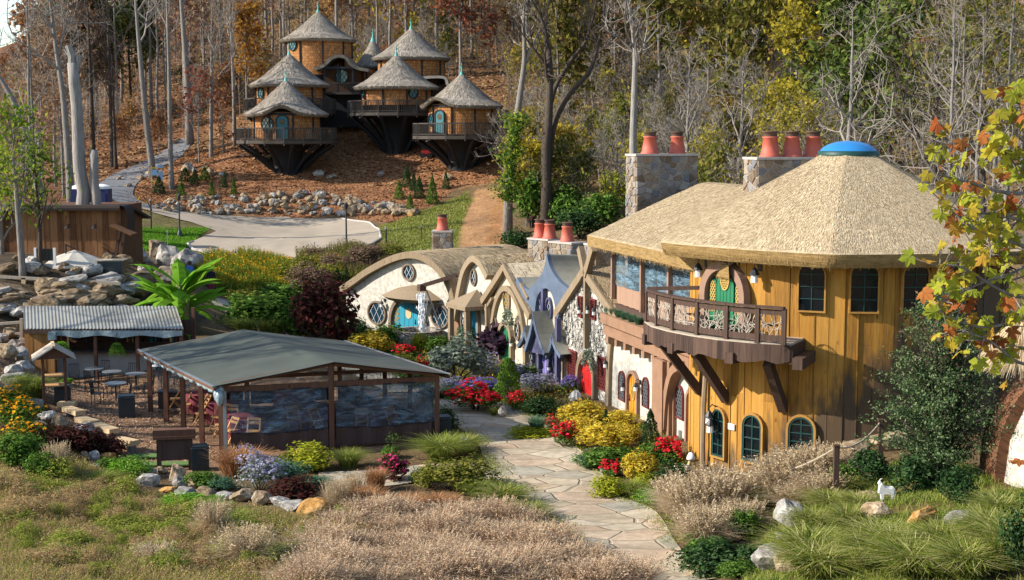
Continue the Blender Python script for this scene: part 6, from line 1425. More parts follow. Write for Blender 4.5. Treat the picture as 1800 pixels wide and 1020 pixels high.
LM('violet', [(.16,.10,.40),(.24,.16,.5),(.30,.24,.55)])
LM('straw', [(.38,.29,.17),(.52,.41,.26),(.62,.51,.35),(.44,.33,.20)], .3)
LM('pinkstraw', [(.39,.26,.165),(.54,.385,.25),(.62,.48,.335),(.43,.29,.18),(.57,.465,.30)], .3)
LM('weed', [(.29,.18,.09),(.42,.31,.17),(.30,.28,.07),(.37,.22,.11),(.21,.26,.045)], .3)
LM('weedgreen', [(.11,.17,.02),(.19,.26,.03),(.28,.32,.055),(.34,.30,.08)], .35)
LM('meadowgreen', [(.05,.10,.012),(.10,.175,.02),(.17,.25,.03),(.29,.30,.05)], .35)
LM('shrubgreen', [(.025,.055,.02),(.055,.10,.035),(.10,.16,.06),(.20,.25,.12)], .25)
LM('f_yel2', [(.19,.18,.03),(.34,.28,.04),(.46,.37,.06),(.24,.22,.05)], .4)
LM('rustgrass', [(.30,.14,.06),(.40,.20,.09),(.48,.28,.14)], .3)
LM('tuftgreen', [(.10,.15,.02),(.17,.23,.03),(.27,.32,.06),(.36,.36,.12)], .35)
LM('tuftolive', [(.08,.12,.014),(.17,.22,.028),(.30,.32,.06),(.50,.46,.20)], .35)
LM('mopstraw', [(.55,.43,.26),(.68,.55,.35),(.76,.64,.44)], .3)
LM('orangeflower', [(.6,.22,.01),(.65,.38,.02)], .2)
LM('f_grey', [(.18,.15,.12),(.26,.22,.18),(.22,.17,.12)], .3, .5)
LM('f_yellow', [(.22,.17,.02),(.34,.26,.03),(.42,.33,.05),(.24,.20,.03)], .4, .45)
LM('f_olive', [(.07,.08,.015),(.13,.13,.025),(.19,.18,.04),(.22,.16,.05)], .4, .45)
LM('f_rust', [(.17,.07,.035),(.26,.11,.05),(.34,.165,.07),(.21,.11,.06)], .4, .5)
LM('f_orange', [(.30,.15,.03),(.38,.20,.04),(.28,.12,.03)], .4, .45)
LM('f_brown', [(.21,.135,.08),(.29,.20,.12),(.26,.155,.09)], .35, .5)
LM('f_pine', [(.05,.075,.018),(.095,.125,.026),(.15,.18,.045)], .3, .25)
LM('conifer', [(.05,.10,.015),(.10,.19,.025),(.16,.27,.035)], .2)
LM('banana', [(.09,.22,.015),(.15,.32,.025),(.22,.40,.05)], .45)
LM('sycamore', [(.26,.30,.035),(.38,.40,.045),(.48,.44,.05),(.46,.34,.04),(.20,.25,.03),(.40,.24,.04)], .5)
LM('sycamore_dry', [(.30,.10,.03),(.42,.17,.05),(.26,.075,.025)], .4)

def unit(n, rng): a = rng.normal(0, 1, (n, 3)); return a/np.linalg.norm(a, axis=1, keepdims=True)
def leafquads(mb, P, s, rng, nrm=None, asp=.55, out=.6):
    n = len(P)
    if not n: return
    a = unit(n, rng)
    if nrm is not None: N = nrm*out + unit(n, rng)*(1-out*.5); N /= np.linalg.norm(N, axis=1, keepdims=True)+1e-9
    else: N = unit(n, rng)
    a = a - N*(a*N).sum(1, keepdims=True); a /= np.linalg.norm(a, axis=1, keepdims=True)+1e-9; b = np.cross(N, a)
    s = (s*rng.uniform(.6, 1.35, n))[:, None]
    V = np.stack([P-a*s, P+b*s*asp-N*s*.12, P+a*s, P-b*s*asp-N*s*.12], 1).reshape(-1, 3)
    mb.add(V, np.arange(4*n).reshape(-1, 4))
def lumps(n, rx, ry, rz, k, rng, r0=.42, low=.05):
    "leaf positions on the shells of many overlapping clumps; outward directions"
    u = unit(k, rng); u[:, 2] = np.abs(u[:, 2])*1.05-.1; rad = rng.uniform(.35, .85, k)[:, None]
    Cn = u*rad; cr = rng.uniform(.6, 1.25, k)*r0
    i = rng.integers(0, k, n); d = unit(n, rng); d[:, 2] += .25
    P = Cn[i] + d*(cr[i]*rng.uniform(.55, 1.08, n)**.6)[:, None]
    P = P*np.array((rx, ry, rz)) + np.array((0, 0, rz*.45)); m = P[:, 2] > low*rz
    return P[m], (d + P/np.array((rx, ry, rz))*.5)[m]
def blades(mb, P, h, w, lean, rng, curl=1.0, dirv=None):
    n = len(P); th = rng.uniform(0, 2*math.pi, n); h = h*rng.uniform(.55, 1.15, n); ln = lean*rng.uniform(.3, 1.2, n)*h
    D = np.stack([np.cos(th), np.sin(th), np.zeros(n)], 1)
    if dirv is not None: D = D*.55 + dirv; D /= np.linalg.norm(D, axis=1, keepdims=True)+1e-9
    Wv = np.stack([-D[:, 1], D[:, 0], np.zeros(n)], 1); az = rng.uniform(-1, 1, n)[:, None]; Wv = Wv*1.0 + D*az*.6
    w = (w*rng.uniform(.7, 1.4, n))[:, None]*Wv
    m = P + D*(ln*.35)[:, None] + np.stack([0*h, 0*h, h*.62], 1); t = P + D*ln[:, None] + np.stack([0*h, 0*h, h*(1-.28*curl*np.minimum(1, ln/np.maximum(h, 1e-6)))], 1)
    V = np.stack([P-w, P+w, m-w*.85, m+w*.85, t-w*.2, t+w*.2], 1).reshape(-1, 3); b = np.arange(n)[:, None]*6
    mb.add(V, np.concatenate([b+np.array([[0, 1, 3, 2]]), b+np.array([[2, 3, 5, 4]])]))
def shrub_mesh(name, mat, seed, n=1500, rx=.5, ry=.5, rz=.5, leaf=.05, k=22, flower=None, nf=0, fs=.06, r0=.42, asp=.55):
    rng = np.random.default_rng(seed); o = thing(name, 'x', name.replace('_', ' ')); o['kind'] = 'thing'; mb = MB(); P, N = lumps(n, rx, ry, rz, k, rng, r0); leafquads(mb, P, leaf, rng, N, asp)
    mb.build('foliage', lm[mat], o)
    st = MB()
    for _ in range(9):
        d = unit(1, rng)[0]; d[2] = abs(d[2])+.6; d /= np.linalg.norm(d); e = d*np.array((rx, ry, rz))*.9; st.tube([(0, 0, -.12), e*.45+np.array((0, 0, .03)), e], [.018, .012, .006], 4, False)
    st.build('stems', mt['bark_dark'], o)
    if flower:
        fb = MB(); Q, M_ = lumps(nf*3, rx*1.03, ry*1.03, rz*1.06, k, np.random.default_rng(seed), r0*1.05); idx = np.argsort(-(Q[:, 2]+np.random.default_rng(seed+1).uniform(0, rz*.9, len(Q))))[:nf]
        for _ in range(3): leafquads(fb, Q[idx]+rng.normal(0, fs*.3, (len(idx), 3)), fs, rng, M_[idx], .8)
        fb.build('flowers', lm[flower], o)
    return o
def spread(mode, rng, n, r): a = rng.uniform(0, 2*math.pi, n); q = r*np.sqrt(rng.random(n)); return np.stack([q*np.cos(a), q*np.sin(a), np.zeros(n)], 1)
def tuft_mesh(name, mat, seed, n=420, h=.8, r=.18, lean=.7, w=.007, plume=None, npl=0, cat='ornamental grass', plen=.2):
    rng = np.random.default_rng(seed); o = thing(name, 'x', cat); o['kind'] = 'thing'; mb = MB(); P = spread(0, rng, n, r); blades(mb, P, h*.85, w, lean, rng, 1.2); Vb = mb.V[0]; kx = .5/np.percentile(np.hypot(Vb[:, 0], Vb[:, 1]), 97); nrm_ = np.array((kx, kx, 1.0)); mb.V = [Vb*nrm_]; mb.build('blades', lm[mat], o)
    if plume:
        pb = MB(); Q = spread(0, rng, npl, r*.8); th = rng.uniform(0, 2*math.pi, npl); ln = lean*.55*h*rng.uniform(.2, 1.1, npl); H = h*rng.uniform(.8, 1.2, npl)
        D = np.stack([np.cos(th), np.sin(th), 0*th], 1); T = Q+D*ln[:, None]+np.stack([0*H, 0*H, H], 1)
        a = np.stack([-D[:, 1], D[:, 0], 0*th], 1)*.004
        pb.add(np.stack([Q-a, Q+a, T+a, T-a], 1).reshape(-1, 3), np.arange(4*npl).reshape(-1, 4))
        for k_ in range(7):
            f = k_/6; S_ = T - (T-Q)*(plen*(1-f))/1.0 + rng.normal(0, .012, T.shape); leafquads(pb, S_, .03, rng, None, .35)
        pb.V = [q*np.array((kx*1.05, kx*1.05, .95)) for q in pb.V]; pb.build('seed_heads', lm[plume], o)
    return o
class Kind:
    k = 1.16; kz = 1.1
    def __init__(s, makers): s.p = [Once(m) for m in makers]; s.i = 0
    def __call__(s, px, py, wpx, hpx, label, group=None, Y0=24, base=None):
        "wpx, hpx: size in photo pixels"
        p = G(px, py, Y0); m = p[1]/FPX; wpx *= s.k; hpx *= s.kz; q = s.p[s.i % len(s.p)]; s.i += 1
        o = q((p[0], p[1], p[2]-.02), rnd.uniform(0, 6.28), 1.0, label, group); sx = wpx*m; sz = hpx*m
        o.scale = (sx, sx*rnd.uniform(.8, 1.1), sz); return o
def SH(name, mat, seed, cnt=2, **kw): return Kind([shrub_mesh(name, mat, seed+i*100, **kw) for i in range(cnt)])
def TU(name, mat, seed, cnt=2, **kw): return Kind([tuft_mesh(name, mat, seed+i*100, **kw) for i in range(cnt)])
# unit-size plants (1 wide, 1 tall) scaled to their place
U = dict(rx=.5, ry=.5, rz=.66)
rose = SH('red_flower_bush', 'green', 1, n=1700, leaf=.035, flower='red', nf=260, fs=.05, **U)
goldb = SH('golden_shrub', 'gold', 5, n=2600, leaf=.042, **U); oliveb = SH('olive_shrub', 'olive', 9, n=2600, leaf=.035, **U); greenb = SH('green_shrub', 'green', 13, n=2300, leaf=.042, **U)
darkb = SH('dark_green_shrub', 'dark', 17, n=2300, leaf=.042, **U); chart = SH('chartreuse_shrub', 'chartreuse', 21, n=2300, leaf=.04, **U); brightg = SH('bright_green_groundcover', 'bright', 25, n=2600, leaf=.03, k=40, **U)
bluegr = SH('blue_green_shrub', 'bluegreen', 29, n=2300, leaf=.035, **U); silver = SH('silver_shrub', 'silver', 33, n=2400, leaf=.035, k=30, r0=.3, **U); burg = SH('burgundy_shrub', 'burgundy', 37, n=2600, leaf=.045, k=30, **U)
plum = SH('plum_leaved_plant', 'plum', 41, n=420, leaf=.13, k=26, **U); purpb = SH('purple_brown_shrub', 'purplebrown', 45, n=2400, leaf=.032, k=36, r0=.28, **U)
lav = SH('lavender_clump', 'silver', 49, n=1500, leaf=.03, k=30, flower='lavender', nf=420, fs=.028, **U); viol = SH('violet_salvia', 'green', 53, n=1400, leaf=.035, k=30, flower='violet', nf=420, fs=.03, **U); nand = SH('nandina', 'burgundy', 57, n=1000, leaf=.06, flower='pink', nf=90, fs=.05, **U)
pinkb = SH('pink_flower_bush', 'dark', 61, n=1500, leaf=.04, flower='pink', nf=120, fs=.045, **U)
def cone_shrub(name, mat, seed, n=2600, leaf=.035, pw=.8):
    rng = np.random.default_rng(seed); o = thing(name, 'x', 'conifer'); z = 1-(1-rng.random(n))**.7*1.0; z = rng.random(n)**1.25; r = .5*np.minimum(1, (z+.12)/.22)**.6*(1-z)**pw*rng.uniform(.8, 1.05, n)*(1+.12*np.sin(z*23+rng.uniform(0, 1)))
    a = rng.uniform(0, 2*math.pi, n); r *= 1+.14*np.sin(a*5+z*9); P = np.stack([r*np.cos(a), r*np.sin(a), z], 1); N = np.stack([np.cos(a), np.sin(a), .5+0*a], 1); mb = MB(); leafquads(mb, P, leaf, rng, N, .5); mb.build('foliage', lm[mat], o); m = MB(); m.tube([(0, 0, -.1), (0, 0, .9)], [.03, .005], 5); m.build('stem', mt['bark_dark'], o); return o
conif = Kind([cone_shrub('clipped_conifer', 'conifer', 71, 5200, .03, .36)]); cyp = Kind([cone_shrub('small_cypress', 'dark', 73), cone_shrub('small_cypress', 'dark', 74)]); ever = Kind([cone_shrub('young_evergreen', 'dark', 75), cone_shrub('young_evergreen', 'green', 76)])
T_ = dict(h=1.0, r=.22, n=1300)
tg = TU('green_grass_mound', 'tuftgreen', 81, lean=.95, w=.0055, **T_); to = TU('olive_grass_mound', 'tuftolive', 85, cnt=3, lean=.95, w=.0072, **T_); ts = TU('straw_grass', 'straw', 89, lean=.85, w=.005, plume='straw', npl=260, **T_)
tp = TU('pink_fountain_grass', 'pinkstraw', 93, cnt=3, lean=1.05, w=.005, plume='pinkstraw', npl=300, **T_); tr = TU('rust_grass', 'rustgrass', 97, lean=.5, w=.006, **T_); tb = TU('blue_green_grass', 'bluegreen', 101, lean=.9, w=.006, **T_)
ts.k, tr.k, to.k, tg.k = 1.45, 1.5, 1.45, 1.4; tg.kz = 1.3; ts.kz = .9
yuc = TU('variegated_grass', 'tuftolive', 105, cnt=1, lean=.9, w=.018, h=1.0, r=.1, n=160)

# --- beds along the cottages
B1 = 'planting in the cottage flower beds'
rose(837, 722, 88, 44, 'large mass of red flowers beside the path, left of the clipped conifer', B1); rose(711, 630, 42, 22, 'small red flower bush above the right tent eave', B1); rose(577, 600, 40, 26, 'red flower bush behind the tent ridge', B1)
rose(905, 722, 34, 30, 'red flower bush right of the clipped conifer', B1); rose(742, 658, 36, 26, 'red flowers among yellow-green grass behind the tent', B1); rose(993, 786, 50, 40, 'red flower bush among golden shrubs at the path edge', B1); rose(968, 752, 24, 20, 'few red flowers left of the golden shrubs', B1); rose(1178, 812, 70, 36, 'low red-speckled bush before the coral door', B1); rose(1210, 852, 34, 20, 'tiny red-flowered plant at the tower foot', B1); rose(1075, 838, 44, 26, 'reddish low plant by the two small rocks', B1)
conif(893, 702, 46, 68, 'plump clipped conifer standing over the red flowers', B1); cyp(1143, 785, 36, 62, 'dark small cypress before the brown pilaster', B1); cyp(1065, 755, 22, 34, 'little dark cypress in front of the orange door bed', B1); cyp(593, 505, 18, 32, 'left of two small cypresses beside the first cottage roof', B1); cyp(609, 500, 16, 30, 'right of two small cypresses beside the first cottage roof', B1)
goldb(1020, 752, 92, 44, 'golden shrub below the red door', B1); goldb(1062, 795, 90, 46, 'golden shrub left of the orange door', B1); goldb(1122, 846, 66, 50, 'bright yellow shrub nearest the tower', B1); goldb(1095, 752, 60, 30, 'low golden shrub under the orange door', B1); goldb(652, 625, 70, 40, 'russet-gold shrub behind the tent', B1); goldb(1030, 775, 60, 38, 'golden shrub in the middle of the right bed', B1); goldb(1100, 775, 50, 30, 'golden shrub beneath the lattice window', B1)
darkb(955, 728, 78, 30, 'spreading dark juniper beside the path', B1); tb(943, 760, 58, 36, 'blue-green grass clump at the path edge', B1); chart(930, 766, 84, 14, 'low chartreuse groundcover along the path', B1); chart(1135, 860, 60, 26, 'chartreuse plant behind the small rock', B1); yuc(868, 732, 40, 24, 'variegated grass by the stone at the path', B1); pinkb(898, 706, 22, 18, 'magenta celosia beside the clipped conifer', B1)
greenb(1070, 828, 100, 40, 'green leafy plant in the lower bed', B1); greenb(1110, 822, 60, 34, 'green plant behind the yellow shrub', B1); darkb(1180, 858, 70, 42, 'dark green shrub before the toadstools', B1); chart(1067, 872, 66, 34, 'yellow-green shrub at the lower path edge', B1); brightg(1142, 884, 62, 26, 'bright green groundcover at the path corner', B1); greenb(1150, 815, 80, 36, 'green perennials before the pilaster', B1); tg(1112, 876, 60, 34, 'grass clump between the two small rocks', B1); bluegr(1035, 822, 60, 26, 'blue-green groundcover left of the lower bed', B1)
silver(800, 675, 110, 84, 'silver-green small olive-like tree behind the tent corner', B1); lav(852, 660, 60, 34, 'lavender clump behind the silver tree', B1); lav(940, 692, 70, 34, 'lavender clump under the lilac door', B1); viol(1000, 690, 46, 26, 'violet salvia under the red door gable', B1); lav(905, 672, 60, 34, 'lavender clump left of the lilac door', B1); viol(840, 690, 90, 22, 'violet salvia in front of the lavender', B1); lav(790, 690, 50, 26, 'pale lavender near the right tent post', B1)
plum(868, 632, 60, 56, 'large dark plum-leaved plant before the green door', B1); plum(895, 628, 40, 42, 'dark plum-leaved plant right of the first', B1); greenb(770, 622, 50, 32, 'green shrub under the stone basin', B1); chart(740, 618, 36, 30, 'yellow-green round shrub before the basin', B1); chart(712, 608, 34, 26, 'yellow-green shrub left of the basin', B1); greenb(680, 612, 60, 40, 'green shrub left of the teal door', B1); oliveb(700, 655, 70, 30, 'olive shrub above the tent eave', B1); chart(760, 655, 50, 28, 'chartreuse mound behind the tent eave', B1); darkb(622, 606, 66, 46, 'dark evergreen shrub at the left cottage corner', B1); greenb(930, 668, 40, 26, 'green round shrub before the purple oval window', B1); bluegr(825, 612, 60, 40, 'blue-green shrub before the small cottage', B1); greenb(720, 680, 60, 30, 'green planting beside the right tent eave', B1); silver(760, 700, 60, 26, 'grey-green edging plant behind the tent post', B1); darkb(790, 700, 40, 18, 'dark edging plant at the path bend', B1)
# --- shrubs behind the tent, left of the row
B2 = 'shrubs between the tent and the meadow'
greenb(455, 585, 120, 70, 'broad green shrub beside the garden path', B2); oliveb(430, 560, 70, 46, 'pale olive shrub in front of the meadow', B2); burg(566, 612, 116, 118, 'tall burgundy smoke bush behind the tent ridge', B2); greenb(510, 600, 90, 56, 'green shrub left of the burgundy bush', B2); tg(480, 595, 80, 40, 'grassy mound left of the burgundy bush', B2); purpb(545, 520, 80, 60, 'purple-brown shrub behind the burgundy bush', B2); purpb(640, 472, 90, 40, 'purple-brown seedy shrub above the first cottage', B2); oliveb(530, 500, 70, 46, 'yellow-olive shrub before the plaza', B2); purpb(590, 480, 70, 36, 'purple-brown shrub at the plaza edge', B2); greenb(495, 548, 90, 50, 'green shrub at the meadow corner', B2); chart(560, 505, 60, 40, 'yellow-green shrub at the meadow edge', B2); tg(430, 588, 60, 30, 'grass clump by the garden path', B2); purpb(555, 462, 46, 26, 'low purple-grey plant before the turning circle', B2); oliveb(690, 462, 70, 30, 'olive shrub above the cottage roof', B2)
# --- front of the tent
B3 = 'planting in front of the tent'
chart(543, 826, 92, 46, 'yellow-green shrub at the middle tent post', B3); tg(612, 822, 76, 34, 'green grass mound along the brown skirt', B3); oliveb(505, 824, 60, 28, 'olive shrub at the left of the tent front', B3); tr(420, 838, 76, 56, 'rust-brown dry grass at the left tent corner', B3); lav(455, 862, 86, 64, 'pale lavender bush before the tent corner', B3); bluegr(505, 848, 84, 38, 'blue-green mound in front of the tent', B3); burg(515, 878, 92, 34, 'dark brown-red low shrub behind the rocks', B3); bluegr(560, 868, 60, 30, 'teal-green shrub above the white rock', B3); greenb(350, 858, 66, 28, 'bright low plant right of the dark bin', B3); brightg(226, 838, 70, 34, 'bright green groundcover by the turf mats', B3); brightg(330, 896, 110, 26, 'bright green groundcover below the rocks', B3); greenb(190, 826, 44, 22, 'green groundcover left of the turf mats', B3); bluegr(388, 862, 50, 24, 'blue-green clump left of the lavender', B3)
tg(775, 808, 108, 44, 'large green grass mound at the right tent corner', B3); darkb(785, 760, 40, 42, 'dark shrub behind the right tent post', B3); to(815, 795, 70, 36, 'olive grass beside the path at the tent corner', B3); oliveb(805, 864, 124, 54, 'broad olive shrub beside the path', B3); oliveb(755, 858, 60, 40, 'olive shrub left of the broad one', B3); tg(842, 876, 70, 34, 'green grass clump beside the path', B3); to(888, 886, 96, 40, 'yellow-green grass mound on the path edge', B3); nand(695, 846, 50, 42, 'dark red nandina by the branch path', B3); tr(660, 862, 40, 44, 'reddish bare stems left of the nandina', B3); darkb(735, 850, 36, 24, 'small dark shrub beside the nandina', B3); to(930, 912, 80, 34, 'yellowish grass mound lower on the path edge', B3); to(955, 950, 60, 34, 'grass clump on the lower path edge', B3); greenb(690, 806, 34, 22, 'low green plant at the tent skirt', B3)
# sapling by the tent skirt
def sapling():
    p = G(690, 812, 30); t = thing('sapling', 'thin young sapling against the brown tent skirt', 'sapling', p); rng = np.random.default_rng(4); m = MB(); m.tube([(0, 0, 0), (.03, 0, .5), (0, .02, .95)], [.012, .01, .004], 5); m.build('stem', mt['bark_dark'], t); P = np.stack([rng.normal(0, .12, 70), rng.normal(0, .12, 70), rng.uniform(.25, 1.0, 70)], 1); m = MB(); leafquads(m, P, .05, rng); m.build('leaves', lm['green'], t)
sapling()
# --- foreground left bank
B4 = 'clumps on the left bank'
for px, py, w, h, lb in ((30, 830, 90, 70, 'green fern-like clump at the left edge'), (70, 845, 60, 50, 'green clump right of the left edge ferns')): greenb(px, py, w, h, lb, B4)
for px, py, w, h, lb in ((130, 800, 90, 50, 'red-brown shrub below the boulders'), (60, 800, 90, 44, 'red-brown shrub among the yellow flowers'), (190, 800, 60, 34, 'red-brown shrub left of the grey boulder')): burg(px, py, w, h, lb, B4)
def daisies(px, py, w, h, label, seed):
    o = shrub_mesh('yellow_daisy_bush', 'green', seed, n=1400, leaf=.035, k=30, flower='orangeflower', nf=110, fs=.035, **U); p = G(px, py, 24); m = p[1]/FPX; o.location = tuple(p); o.scale = (w*m, w*m, h*m); o['label'] = label; o['group'] = B4
daisies(35, 760, 100, 60, 'tall daisy bush with orange flowers at the left edge', 301); daisies(45, 800, 90, 60, 'lower daisy bush with yellow flowers at the left edge', 302); daisies(20, 720, 80, 40, 'green daisy clump beneath the rocks at the left edge', 303)
for px, py, w, h, lb in ((100, 845, 60, 70, 'seedy straw clump below the red-brown shrubs'), (375, 955, 70, 80, 'tall straw grass clump in the middle of the left bank'), (590, 905, 60, 66, 'straw grass clump beside the orange boulder'), (430, 1000, 110, 80, 'rosy dry grass clump low on the bank'), (620, 890, 50, 60, 'straw clump at the right end of the rocks'), (270, 1000, 80, 50, 'pale straw clump at the bottom edge')): ts(px, py, w, h, lb, B4)
for px, py, w, h, lb in ((60, 700, 80, 40, 'yellow-green grass by the left rocks'), (30, 690, 60, 34, 'green grass at the far left rocks'), (545, 905, 30, 20, 'little grass tuft between the white rock and the orange boulder'), (420, 925, 60, 30, 'green tuft below the rock line'), (180, 860, 70, 34, 'green tuft below the turf mats')): tg(px, py, w, h, lb, B4)
LM('weedleaf', [(.29,.17,.09),(.41,.29,.16),(.28,.26,.06),(.50,.38,.22),(.34,.16,.075)], .3)
weedy = SH('dry_weed_clump', 'weedleaf', 401, cnt=3, n=2200, leaf=.022, k=46, r0=.24, asp=.35, rx=.5, ry=.5, rz=.62); weedg = SH('green_weed_clump', 'weedgreen', 411, n=2000, leaf=.026, k=40, r0=.25, asp=.4, rx=.5, ry=.5, rz=.62)
wr = np.random.default_rng(64)
for i in range(190):
    px, py = wr.uniform(0, 640), wr.uniform(835, 1018); lim = np.interp(px, [0, 120, 230, 330, 560, 640], [830, 840, 880, 915, 935, 925])
    if py < lim: continue
    (weedg if wr.random() < .55 else weedy)(px, py, wr.uniform(45, 120), wr.uniform(22, 58), 'low tangled weed clump on the left bank', 'weed clumps on the left bank')
# --- foreground fountain grass
B5 = 'pink fountain grass in the foreground'
rr = np.random.default_rng(21); cnt = 0
spots = []
for _ in range(4000):
    px, py = rr.uniform(560, 1110), rr.uniform(918, 1060)
    lim = np.interp(py, [890, 920, 960, 1000, 1060], [880, 905, 985, 1040, 1120]); lo = np.interp(py, [890, 940, 1060], [640, 600, 500])
    if lo < px < lim and all((px-a)**2/50**2+(py-b)**2/26**2 > 1 for a, b in spots): spots.append((px, py))
spots.sort(key=lambda q: q[1])
for px, py in spots:
    py2 = min(py, 1015); p = G(px, py2, 20)
    if py > 1015: p = p-np.array((0, (py-1015)*.05, -(py-1015)*.002)); p[2] = float(gz(p[0], p[1]))
    m_ = p[1]/FPX; q = tp.p[cnt % 3]; cnt += 1; o = q((p[0], p[1], p[2]-.03), rnd.uniform(0, 6.28), 1, 'pinkish dry fountain grass clump in the foreground mass left of the path', B5); s_ = rnd.uniform(.85, 1.35); o.scale = (2.1*s_, 2.1*s_, .62*s_)
for px, py, w, h, lb in ((715, 905, 60, 40, 'orange-tinged low grass behind the pink fountain grass'), (640, 900, 60, 50, 'rust grass at the back of the fountain grass'), (770, 900, 60, 34, 'rust grass right of the orange-tinged one')): tr(px, py, w, h, lb, B5)
# --- right bank
B6 = 'planting on the right bank'
for px, py, w, h, lb in [(1215, 925, 130, 95, 'big seedy straw grass beside the path'), (1268, 912, 130, 95, 'seedy straw grass behind the big one'), (1235, 965, 120, 80, 'seedy straw grass nearest the path edge'), (1190, 905, 90, 70, 'seedy straw grass at the path bend'), (1410, 860, 140, 72, 'tall straw grass under the half-buried tower window'), (1452, 838, 120, 60, 'tall straw grass right of the rope post'), (1365, 880, 120, 76, 'tall straw grass left of the half-buried window'), (1440, 885, 110, 60, 'straw grass in front of the rope'), (1310, 890, 90, 50, 'straw grass before the middle tower window'), (1300, 935, 90, 60, 'straw grass above the lowest juniper'), (1390, 895, 90, 50, 'straw grass above the upper white boulder')]: ts(px, py, w, h, lb, B6)
for px, py, w, h, lb in [(1445, 945, 130, 50, 'left of the goat rocks'), (1440, 985, 150, 66, 'right of the lowest white boulder'), (1500, 940, 120, 44, 'under the mottled rock'), (1560, 962, 140, 52, 'below the goat statue'), (1650, 968, 150, 54, 'below the orange rock'), (1740, 965, 140, 60, 'below the flat grey rock'), (1450, 1016, 150, 70, 'at the bottom edge beside the boulder'), (1530, 1008, 150, 72, 'at the bottom edge below the goat'), (1620, 1012, 150, 72, 'at the bottom edge below the orange rock'), (1705, 1014, 150, 76, 'near the bottom right corner'), (1788, 1005, 130, 84, 'in the bottom right corner'), (1500, 905, 90, 40, 'behind the mottled rock'), (1590, 992, 130, 60, 'between the orange rock and the bottom edge'), (1760, 925, 120, 56, 'under the mound house'), (1460, 905, 110, 46, 'behind the upper white boulder'), (1500, 862, 80, 36, 'below the ledge rocks'), (1790, 960, 110, 60, 'at the right edge'), (1430, 965, 90, 44, 'just right of the upper white boulder'), (1675, 1000, 130, 60, 'second from the bottom right corner'), (1350, 905, 70, 40, 'left of the upper white boulder')]:
    to(px+rr.uniform(-14, 14), min(1017, py+rr.uniform(-9, 9)), w*rr.uniform(.8, 1.15), h*rr.uniform(.85, 1.3), 'arching yellow-green grass mound '+lb, B6)
for px, py, w, h, lb in ((1310, 945, 60, 50, 'glossy green shrub among the seedy grass'), (1480, 860, 70, 44, 'bright green shrub behind the goat'), (1240, 985, 110, 44, 'green low shrub under the seedy grass'), (1300, 1015, 70, 26, 'bright green plant at the lowest path edge')): greenb(px, py, w, h, lb, B6)
for px, py, w, h, lb in ((1250, 1012, 130, 60, 'dark low juniper by the path at the bottom'), (1330, 995, 60, 40, 'dark shrub left of the lowest boulder'), (1605, 868, 100, 70, 'dark glossy shrub behind the goat statue'), (1685, 890, 70, 66, 'dark glossy shrub right of the orange rock'), (1530, 850, 80, 60, 'dark shrub left of the big evergreen'), (1790, 1010, 70, 110, 'dark ivy-like shrub at the right bottom edge')): darkb(px, py, w, h, lb, B6)
# big dark evergreen in front of the tower
def big_shrub():
    p = G(1650, 895, 24); Y = 37.5; p = np.array((at(1650, 890, Y)[0], Y, float(gz(at(1650, 890, Y)[0], Y)))); t = thing('big_evergreen_shrub', 'large loose dark evergreen shrub with arching sprays before the tower', 'shrub', p); rng = np.random.default_rng(12); P = []; N = []; st = MB()
    for i in range(300):
        a = rng.uniform(0, 2*math.pi); h = rng.uniform(.7, 5.1)*(1 if i % 3 else .8); sp = rng.uniform(.3, 2.3)*np.interp(h, [0, 2.5, 5.2], [1.0, .95, .36]); t_ = np.linspace(0, 1, 14); c = np.stack([sp*t_**1.3*math.cos(a), sp*t_**1.3*math.sin(a), h*np.sin(t_*math.pi*.56)/math.sin(math.pi*.56)*1.0], 1); c += np.cumsum(rng.normal(0, .03, c.shape), 0); st.tube(c, np.linspace(.022, .004, 14), 4, False)
        n = 108; q = rng.uniform(.22, 1, n)*13; k_ = q.astype(int).clip(0, 12); f = (q-k_)[:, None]; b = c[k_]*(1-f)+c[k_+1]*f; P.append(b+rng.normal(0, .085, (n, 3))); N.append(np.tile(np.array((math.cos(a)*.6, math.sin(a)*.6, .7)), (n, 1)))
    m = MB(); leafquads(m, np.concatenate(P), .042, rng, np.concatenate(N), .5); m.build('foliage', lm['shrubgreen'], t); st.build('stems', mt['bark_dark'], t)
    m = MB(); P = np.concatenate(P); m2 = P[(P[:, 2] > 3.2)]; leafquads(m, m2[rng.integers(0, len(m2), 900)]+rng.normal(0, .1, (900, 3)), .05, rng); m.build('russet_tips', lm['purplebrown'], t)
big_shrub()
# tan grass mop hanging over the mound house
def mop():
    p = at(1800, 622, 34.4); t = thing('mop_grass', 'large tan mop of dry grass hanging on the mound house roof', 'ornamental grass', p); rng = np.random.default_rng(6); n = 5000; a = rng.uniform(0, 2*math.pi, n); el = rng.uniform(-.2, 1.4, n); D = np.stack([np.cos(a)*np.cos(el), np.sin(a)*np.cos(el), np.sin(el)], 1); L = rng.uniform(.7, 1.15, n)[:, None]; Pm = D*L*.6+np.array((0, 0, .12)); Pt = D*L*np.array((1.0, 1.0, .8))-np.array((0, 0, .35)); w = unit(n, rng)*.009; P0 = D*.05
    m = MB(); V = np.stack([P0-w, P0+w, Pm-w, Pm+w, Pt-w*.3, Pt+w*.3], 1).reshape(-1, 3); b = np.arange(n)[:, None]*6; m.add(V, np.concatenate([b+np.array([[0, 1, 3, 2]]), b+np.array([[2, 3, 5, 4]])])); tag(m.build('blades', lm['mopstraw'], t))
mop()

